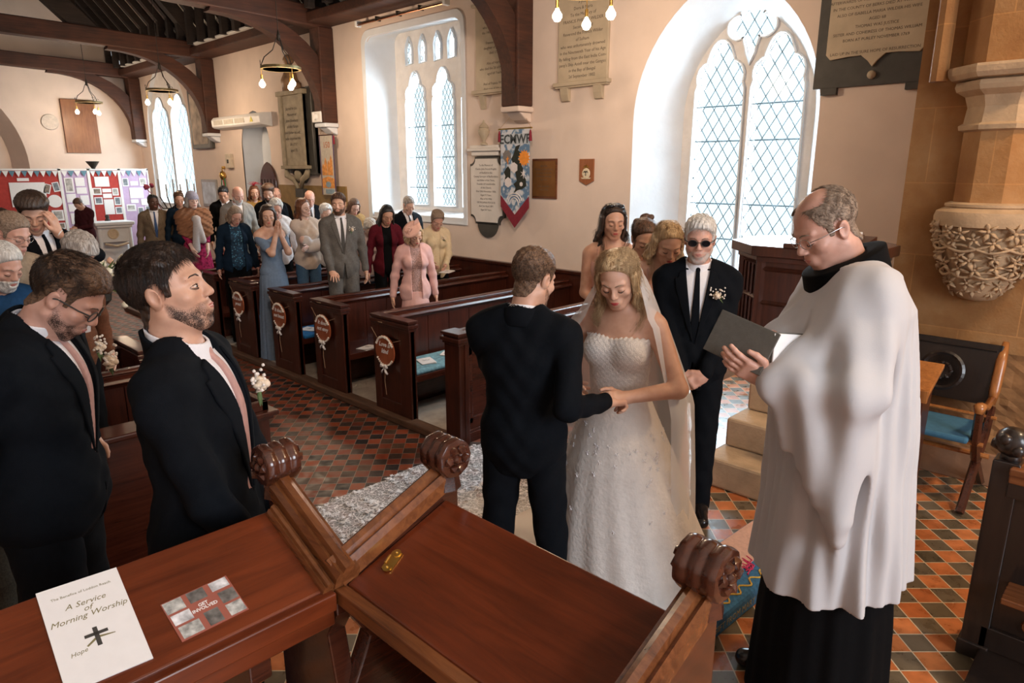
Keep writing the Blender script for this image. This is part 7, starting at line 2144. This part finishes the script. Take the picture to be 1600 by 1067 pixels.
def pink_extra(F):
    bm = NB(); rng = random.Random(1)
    # tilted saucer with an upright blade and loops, worn on the right side of the head
    Mr = Matrix.Translation((.055,.050,.105)) @ Matrix.Rotation(R(38), 4, 'Y') @ Matrix.Rotation(R(-30), 4, 'X') @ Matrix.Scale(.85, 4)
    n = 28; rings = []
    for j, (r, z) in enumerate(((.004,.012), (.04,.012), (.085,.0), (.12,.010), (.122,.014), (.085,.006), (.04,.020), (.004,.022))):
        rings.append([bm.verts.new(Mr @ Vector((r*math.cos(2*math.pi*k/n)*1.1, r*math.sin(2*math.pi*k/n)*.85, z))) for k in range(n)])
    for j in range(len(rings)-1):
        for k in range(n): bm.faces.new((rings[j][k], rings[j][(k+1)%n], rings[j+1][(k+1)%n], rings[j+1][k]))
    F.hmesh('hat_saucer', bm, FASC)
    bm = NB()
    prism(bm, [(-.06,.08), (-.02,.06), (.03,.12), (.03,.20), (-.01,.24), (-.04,.17)], .04, .046, 'Y'); F.hmesh('hat_blade', bm, FASC, False)
    bm = NB()
    for k in range(7):
        c = Vector((.10+rng.uniform(-.02,.02), .06+rng.uniform(-.02,.03), .07+rng.uniform(-.04,.05))); rr = rng.uniform(.02,.035); a0 = rng.uniform(0, 3)
        tube(bm, [c+Vector((rr*math.cos(q), rr*.6*math.sin(q+a0), rr*math.sin(q))) for q in [i*.5 for i in range(13)]], .0045, 5, False, flat=.5)
    F.hmesh('hat_loops', bm, FASC)
G_('woman in a pale pink coat and large pink feathered fascinator', 4.62, 5.97, 1.835, 'f', 'warm', ('bob','blonde'), 'coat', PINKC, (26,10,6), (-.45,-.9), res=.0052, extra=pink_extra, trim={'open': .9, 'inner': SEQ, 'name': 'coat', 'sleeve': .92, 'skirt': True, 'lower': PINKC}, hr=(.26,-.06,.84), hl=(-.26,-.06,.84), bust=.006)
BURG = cloth('burgundy_cloth', (.09,.008,.015), .15)
G_('woman with very long black hair and a burgundy coat', 4.99, 7.0, 1.975, 'f', 'tan', ('long','black'), 'coat', BURG, (26,8,0), (-.45,-.9), hair_kw={'length': .48, 'n': 30, 'wave': .006, 'seed': 5}, trim={'open': .8, 'inner': BLACKW, 'name': 'coat'})
CREAMJ = cloth('cream_jacket_cloth', (.68,.55,.36), .05)
G_('short-haired woman in a cream jacket reading a sheet by the wall', 5.76, 6.98, 1.885, 'f', 'ruddy', ('short','sandy'), 'top', CREAMJ, (32,8,0), (-.5,-.86), hair_kw={'th': .014, 'top': .016, 'tab': HL_F}, trim={'open': .35, 'inner': CREAMJ, 'name': 'jacket'}, hr=(.10,.26,1.02), hl=(-.08,.28,1.0), pocket_flower={'side': -1, 'seed': 8})
leaf(5.62, 6.62, 1.12, R(25), 'sheet of paper in the hands of the woman in the cream jacket', .2, .14)
G_('grey-haired man in a dark jacket behind the pink fascinator', 6.12, 8.05, 2.02, 'm', 'fair', ('short','grey'), 'suit', NAVY, (24,0,0), (-.2,-1))
DUSTB = cloth('dusty_blue_chiffon', (.155,.21,.29), .08, 30, .15)
G_('woman in a long dusty blue dress with hands pressed to her lips', 4.0, 8.03, 1.955, 'f', 'warm', ('bob','dark'), 'offshoulder', DUSTB, (10,-28,0), (.10,-1), eyes=True, floor=.0, base=1.80, res=.006,
   hr=(.022,.17,1.43,.35,.1,-1), hl=(-.022,.17,1.43,-.35,.1,-1), hr_dir={'d': (-.05,.2,1), 'n': (-1,0,0), 't': (0,-1,.2), 'curl': .08}, hl_dir={'d': (.05,.2,1), 'n': (1,0,0), 't': (0,-1,.2), 'curl': .08}, dress_len=.01)
CREAMT = cloth('cream_blouse_cloth', (.62,.52,.44), .05)
SHAWLW = cloth('white_baby_blanket', (.70,.68,.68), .05)
def baby_extra(F):
    F.put(grow('baby_blanket', U([(ell((-.02,.22,1.13), (.17,.085,.085), (0,18,0)), .03), (ell((.10,.22,1.20), (.07,.07,.07)), .03)]), (-.28,.08,.98), (.26,.36,1.34), .008, SHAWLW, F.root))
    F.put(grow('baby_head', ell((.14,.21,1.215), (.050,.052,.055)), (.04,.10,1.1), (.24,.32,1.32), .006, SK['pale'], F.root))
G_('auburn-haired woman in a cream blouse cradling a baby in a white blanket', 4.50, 8.05, 2.02, 'f', 'pale', ('long','auburn'), 'top', CREAMT, (4,20,14), (-.1,-1), eyes=True, hr=(-.12,.26,1.06), hl=(.12,.27,1.12), extra=baby_extra, hair_kw={'length': .20, 'wave': .016}, trim={'sleeve': .5, 'lower': cloth('blue_jeans', (.06,.12,.2))})
FLORAL = None
def floralmat():
    m, nt, B, N, L = newmat('blue_floral_print'); tc = N.new('ShaderNodeTexCoord'); v = N.new('ShaderNodeTexVoronoi'); v.inputs['Scale'].default_value = 38; v.inputs['Randomness'].default_value = 1; L.new(tc.outputs['Object'], v.inputs['Vector'])
    rp = ramp(N, [(0.0, (.45,.60,.62)), (.22, (.05,.25,.38)), (.34, (.01,.05,.10)), (1, (.005,.012,.02))]); L.new(v.outputs['Distance'], rp.inputs[0]); L.new(rp.outputs[0], B.inputs['Base Color']); B.inputs['Roughness'].default_value = .8; return m
FLORAL = floralmat()
NAVC = cloth('navy_cardigan_knit', (.007,.017,.033))
G_('woman in glasses with a navy cardigan over a bright blue floral top', 3.98, 8.98, 1.93, 'f', 'ruddy', ('bob','sandy'), 'top', NAVC, (30,10,0), (-.25,-1), glasses='wire', trim={'open': 1.5, 'inner': FLORAL, 'name': 'cardigan'}, build=1.15, res=.007)
LGREY = cloth('light_grey_jacket', (.25,.235,.215), .1)
G_('tall bald man with white beard in a pale grey suit', 4.51, 10.0, 2.152, 'm', 'ruddy', ('none','white'), 'suit', LGREY, (22,6,0), (-.2,-1), beard=('white', -.036, .004), tie=False, res=.007)
G_('woman in a red feathered fascinator behind the bald man', 5.31, 11.1, 2.117, 'f', 'warm', ('long','auburn'), 'top', cloth('ochre_jacket', (.30,.17,.05)), (8,0,0), (-.35,-1), extra=lambda F: F.hmesh('red_feathers', (lambda bm: ([tube(bm, [(0,.02,.12), (.03*math.cos(k),.03,.15+.012*k%.05), (.13*math.cos(k*.7)-.02, .02*math.sin(k), .17+.02*math.sin(k))], [.004,.014,.002], 5, flat=.4) for k in range(9)], bm)[1])(NB()), mat('crimson_feather', (.40,.01,.03), .8)), hair_kw={'n': 18, 'length': .15})
G_('man with short black hair looking down behind the bald man', 4.82, 11.12, 2.135, 'm', 'warm', ('short','black'), 'suit', BLACKW, (22,-14,0), (-.3,-1))
BEAN = mat('lilac_grey_wool_hat', (.33,.31,.38), .9, .2, 60, .8, 140)
SHAWL = cloth('camel_brown_shawl', (.23,.105,.055), .15, 25, .2); SHAWLG = cloth('silver_shawl', (.45,.40,.38), .1)
def shawl_extra(F):
    up = F.up
    def hat(P, C=None, Rr=0):
        return np.maximum(ell((0,-.012,.050), (.092,.110,.098))(P)-.0025*np.sin(P[..., 2]*300)*np.sin(np.arctan2(P[..., 1], P[..., 0])*30), (.020-P[..., 2]+.1*(P[..., 1] < -.03)*1.0-.0)*.9)
    F.hpart('knitted_hat', hat, BEAN)
    g0 = U([(cone(up((-.15,-.01,1.38)), up((.15,-.01,1.38)), .095, .095), .08), (U(F.tor, off=.045), .05)]+[(cone(F.SH[k], F.EL[k], .085, .10), .06) for k in 'rl'])
    def g(P, C=None, Rr=0):
        x, y, z = P[..., 0], P[..., 1], P[..., 2]
        d = g0(P, C, Rr)-.006*np.sin((z+np.abs(x)*.8)*70+x*10)-.003*np.sin(z*150+x*60)
        d = np.maximum(d, (1.02+.55*np.abs(x))-z)
        return np.maximum(d, -cone(up((0,-.01,1.36)), F.hc, .07, .075)(P))
    F.put(grow('shawl', g, (-.36,-.28,.96), (.36,.32,1.58), .008, SHAWL, F.root))
    F.put(grow('shawl_end', U([(cone(up((.0,.16,1.36)), (-.06,.19,1.05), .05, .045), .03), (cone(up((.0,.16,1.36)), (.05,.19,.92), .045, .055), .03), (ell(up((0,.15,1.37)), (.06,.05,.045)), .03)]), (-.2,.05,.82), (.2,.32,1.46), .008, SHAWLG, F.root))
G_('elderly woman in a lilac knitted hat and brown shawl', 3.88, 10.04, 2.065, 'f', 'pale', ('bob','grey'), 'dress', cloth('raspberry_print_dress', (.30,.02,.07), .7, 30), (2,8,0), (-.15,-1), eyes=True, extra=shawl_extra, hr=(.10,.22,.92), hl=(-.10,.22,.90), res=.008, build=1.1)
BROWNT = cloth('brown_tweed_suit', (.16,.115,.075), .2, 80, .3)
G_('dark-skinned man in a brown tweed suit and blue tie', 4.02, 12.0, 1.985, 'm', 'dark', ('short','black'), 'suit', BROWNT, (2,14,0), (-.3,-1), eyes=True, tie=mat('royal_blue_tie', (.01,.05,.16), .5), floor=0, hair_kw={'th': .004, 'top': .004})
G_('woman with tied brown hair between the tweed suit and the knitted hat', 4.36, 11.8, 2.03, 'f', 'warm', ('updo','brown'), 'top', NAVC, (16,0,0), (-.3,-1))
G_('bearded man with swept-up brown hair in a dark suit', 5.05, 10.04, 2.155, 'm', 'warm', ('short','brown'), 'suit', NAVY, (16,-18,0), (-.35,-1), beard=('dark', -.03, .003), hair_kw={'th': .008, 'top': .03})
G_('white-haired older woman in a white scarf beside the blue dress', 4.54, 8.66+.20, 2.00, 'f', 'ruddy', ('curly','white'), 'top', cloth('white_scarf_top', (.70,.66,.66)), (24,-16,0), (-.2,-1), res=.0085)
G_('bald man in navy between the auburn-haired woman and the beard', 5.68, 10.0, 2.07, 'm', 'ruddy', ('none','grey'), 'suit', NAVY, (20,0,0), (-.3,-1))
G_('bald man at the back near the narrow banner', 5.70, 11.12, 2.08, 'm', 'ruddy', ('balding','sandy'), 'suit', BLACKW, (10,0,0), (-.3,-1))
G_('small white-haired person glimpsed behind the auburn-haired woman', 5.30, 8.93, 1.895, 'f', 'fair', ('curly','white'), 'top', cloth('pale_grey_top', (.55,.52,.50)), (18,10,0), (-.3,-1))
G_('white curly-haired person bending low in the pew behind the grey suit', 5.46, 8.10, 1.78, 'f', 'pale', ('curly','white'), 'top', cloth('silver_pink_top', (.52,.42,.42)), (35,0,0), (-.4,-1), lean=10)
G_('brown-haired woman with bowed head near the square window', 5.77, 8.93, 1.985, 'f', 'fair', ('long','brown'), 'top', cloth('gold_brown_top', (.32,.18,.07)), (32,6,0), (-.3,-1), hair_kw={'n': 20, 'length': .2})
PLUM = cloth('dark_plum_knit', (.045,.010,.014), .2)
G_('person in a dark plum jumper looking at a phone by the display boards', 4.28, 17.0, 1.83, 'm', 'fair', ('short','brown'), 'top', PLUM, (38,0,0), (-.85,-.5), hr=(.06,.26,1.08), hl=(-.06,.28,1.08), floor=0, trim={'lower': BLACKW}, res=.010)
# left block
def wipe(F): pass
HFL = (1.10, 5.50)
G_('young dark-haired man in a black suit wiping his eye with his hand', *HFL, 2.23, 'm', 'warm', ('short','dark'), 'suit', NAVY, (24,-26,0), (.25,-1), floor=0, res=.006, tie=NAVY,
   hl=(-.045,.155,1.485,-.9,.1,-.8), hl_dir={'d': (.25,.1,1), 'n': (.5,-.9,.1), 't': (.9,-.2,.3), 'curl': .25}, hair_kw={'th': .013, 'top': .022, 'front': .016})
G_('dark-haired person behind the man wiping his eye', .98, 6.05, 2.10, 'm', 'warm', ('short','dark'), 'suit', BLACKW, (10,0,0), (.2,-1), floor=0)
G_('older man in glasses cut by the left edge of the photograph', .81, 4.93, 2.14, 'm', 'ruddy', ('short','sandy'), 'top', cloth('sandy_jacket', (.30,.22,.15)), (20,10,0), (.4,-1), floor=0, glasses='wire', res=.006)
G_('white-bearded man in a navy blue jacket at the left edge', .66, 4.46, 2.02, 'm', 'ruddy', ('short','white'), 'top', cloth('navy_blue_blazer', (.012,.045,.11)), (24,6,0), (.4,-1), floor=0, beard=('white', -.03, .006), res=.006)
G_('grey-haired woman in a brown coat and pale scarf bending her head', 1.0, 4.67, 2.09, 'f', 'warm', ('curly','grey'), 'coat', cloth('chestnut_brown_coat', (.12,.045,.022), .2), (38,-20,0), (.5,-.9), floor=0, lean=12, res=.006,
   extra=lambda F: F.put(grow('scarf', U([(cone(F.up((-.09,.03,1.45)), F.up((.0,.10,1.40)), .035, .035), .02), (cone(F.up((.09,.03,1.45)), F.up((.0,.10,1.40)), .035, .035), .02), (cone(F.up((.02,.12,1.38)), F.up((.06,.16,1.10)), .035, .04), .02)]), F.up((-.2,-.1,1.05)), F.up((.2,.3,1.55)), .007, SHAWLG, F.root)))
OLIVE_T = cloth('olive_brown_tweed', (.055,.042,.028), .3, 120, .4)
G_('person in an olive tweed jacket with a cream buttonhole at the left edge', .34, 3.42, 2.02, 'm', 'warm', ('short','grey'), 'suit', OLIVE_T, (20,0,0), (.9,-.45), floor=.2, pocket_flower={'side': 1, 'size': 1.2, 'seed': 6}, res=.006)
# bridesmaids
BM = cloth('blush_pink_chiffon', (.62,.36,.30), .06, 20, .1)
def bridesmaid(label, loc, zt, hair, head, face, kw):
    h = zt-loc[2]
    def ex(F):
        bm = NB()
        for k in range(14):
            a = k*2.4; c = F.WR['r'].lerp(F.WR['l'], .5)+Vector((.05*math.cos(a), .05+.02*math.sin(a*2), .05*math.sin(a))); blob(bm, c, .028, 1, k, .25)
        st_, hc0 = hair
        if 'pushed up' in label:
            gb = NB()
            for q in (-1, 1): blob(gb, (q*.034, .052, .128), .020, 2, 0, 0, (1.2, .5, .55))
            tube(gb, [(-.075,-.01,.095), (-.058,.045,.122), (0,.058,.130), (.058,.045,.122), (.075,-.01,.095)], .003, 6)
            F.hmesh('pushed_up_sunglasses', gb, MATS.get('sunglass_lens') or INK)
        if st_ == 'long': lock_strands(F, lock_chains(30, .20, 3, .016), HR[hc0], 24, .014)
        short_strands(F, HR[hc0], 3000, .05, .011, HL_F, comb=(1.1,-.8,0), lift_=.10, part=.0)
        F.put(obj('flower_posy', bm, CREAMF, F.root, smooth='all'))
    person(label, loc, face, h, 'f', 'warm', hair, 'bridesmaid', BM, head, res=.0055, group='bridesmaids in blush pink', hr=(.06,.20,1.02), hl=(-.06,.20,1.02), extra=ex, **kw)
bridesmaid('dark-haired bridesmaid with sunglasses pushed up on her head', (4.01, 2.91, CZ), 2.15, ('long','dark'), (8,12,0), (-.85,-.62), {'hair_kw': {'length': .24, 'wave': .015}})
bridesmaid('bridesmaid with brown pinned-up hair looking down', (3.76, 2.50, CZ), 2.10, ('updo','brown'), (26,14,0), (-.85,-.6), {})
bridesmaid('blonde bridesmaid with bowed head beside the man in sunglasses', (3.54, 2.19, CZ), 2.12, ('long','blonde'), (30,12,0), (-.85,-.6), {'hair_kw': {'length': .22}})
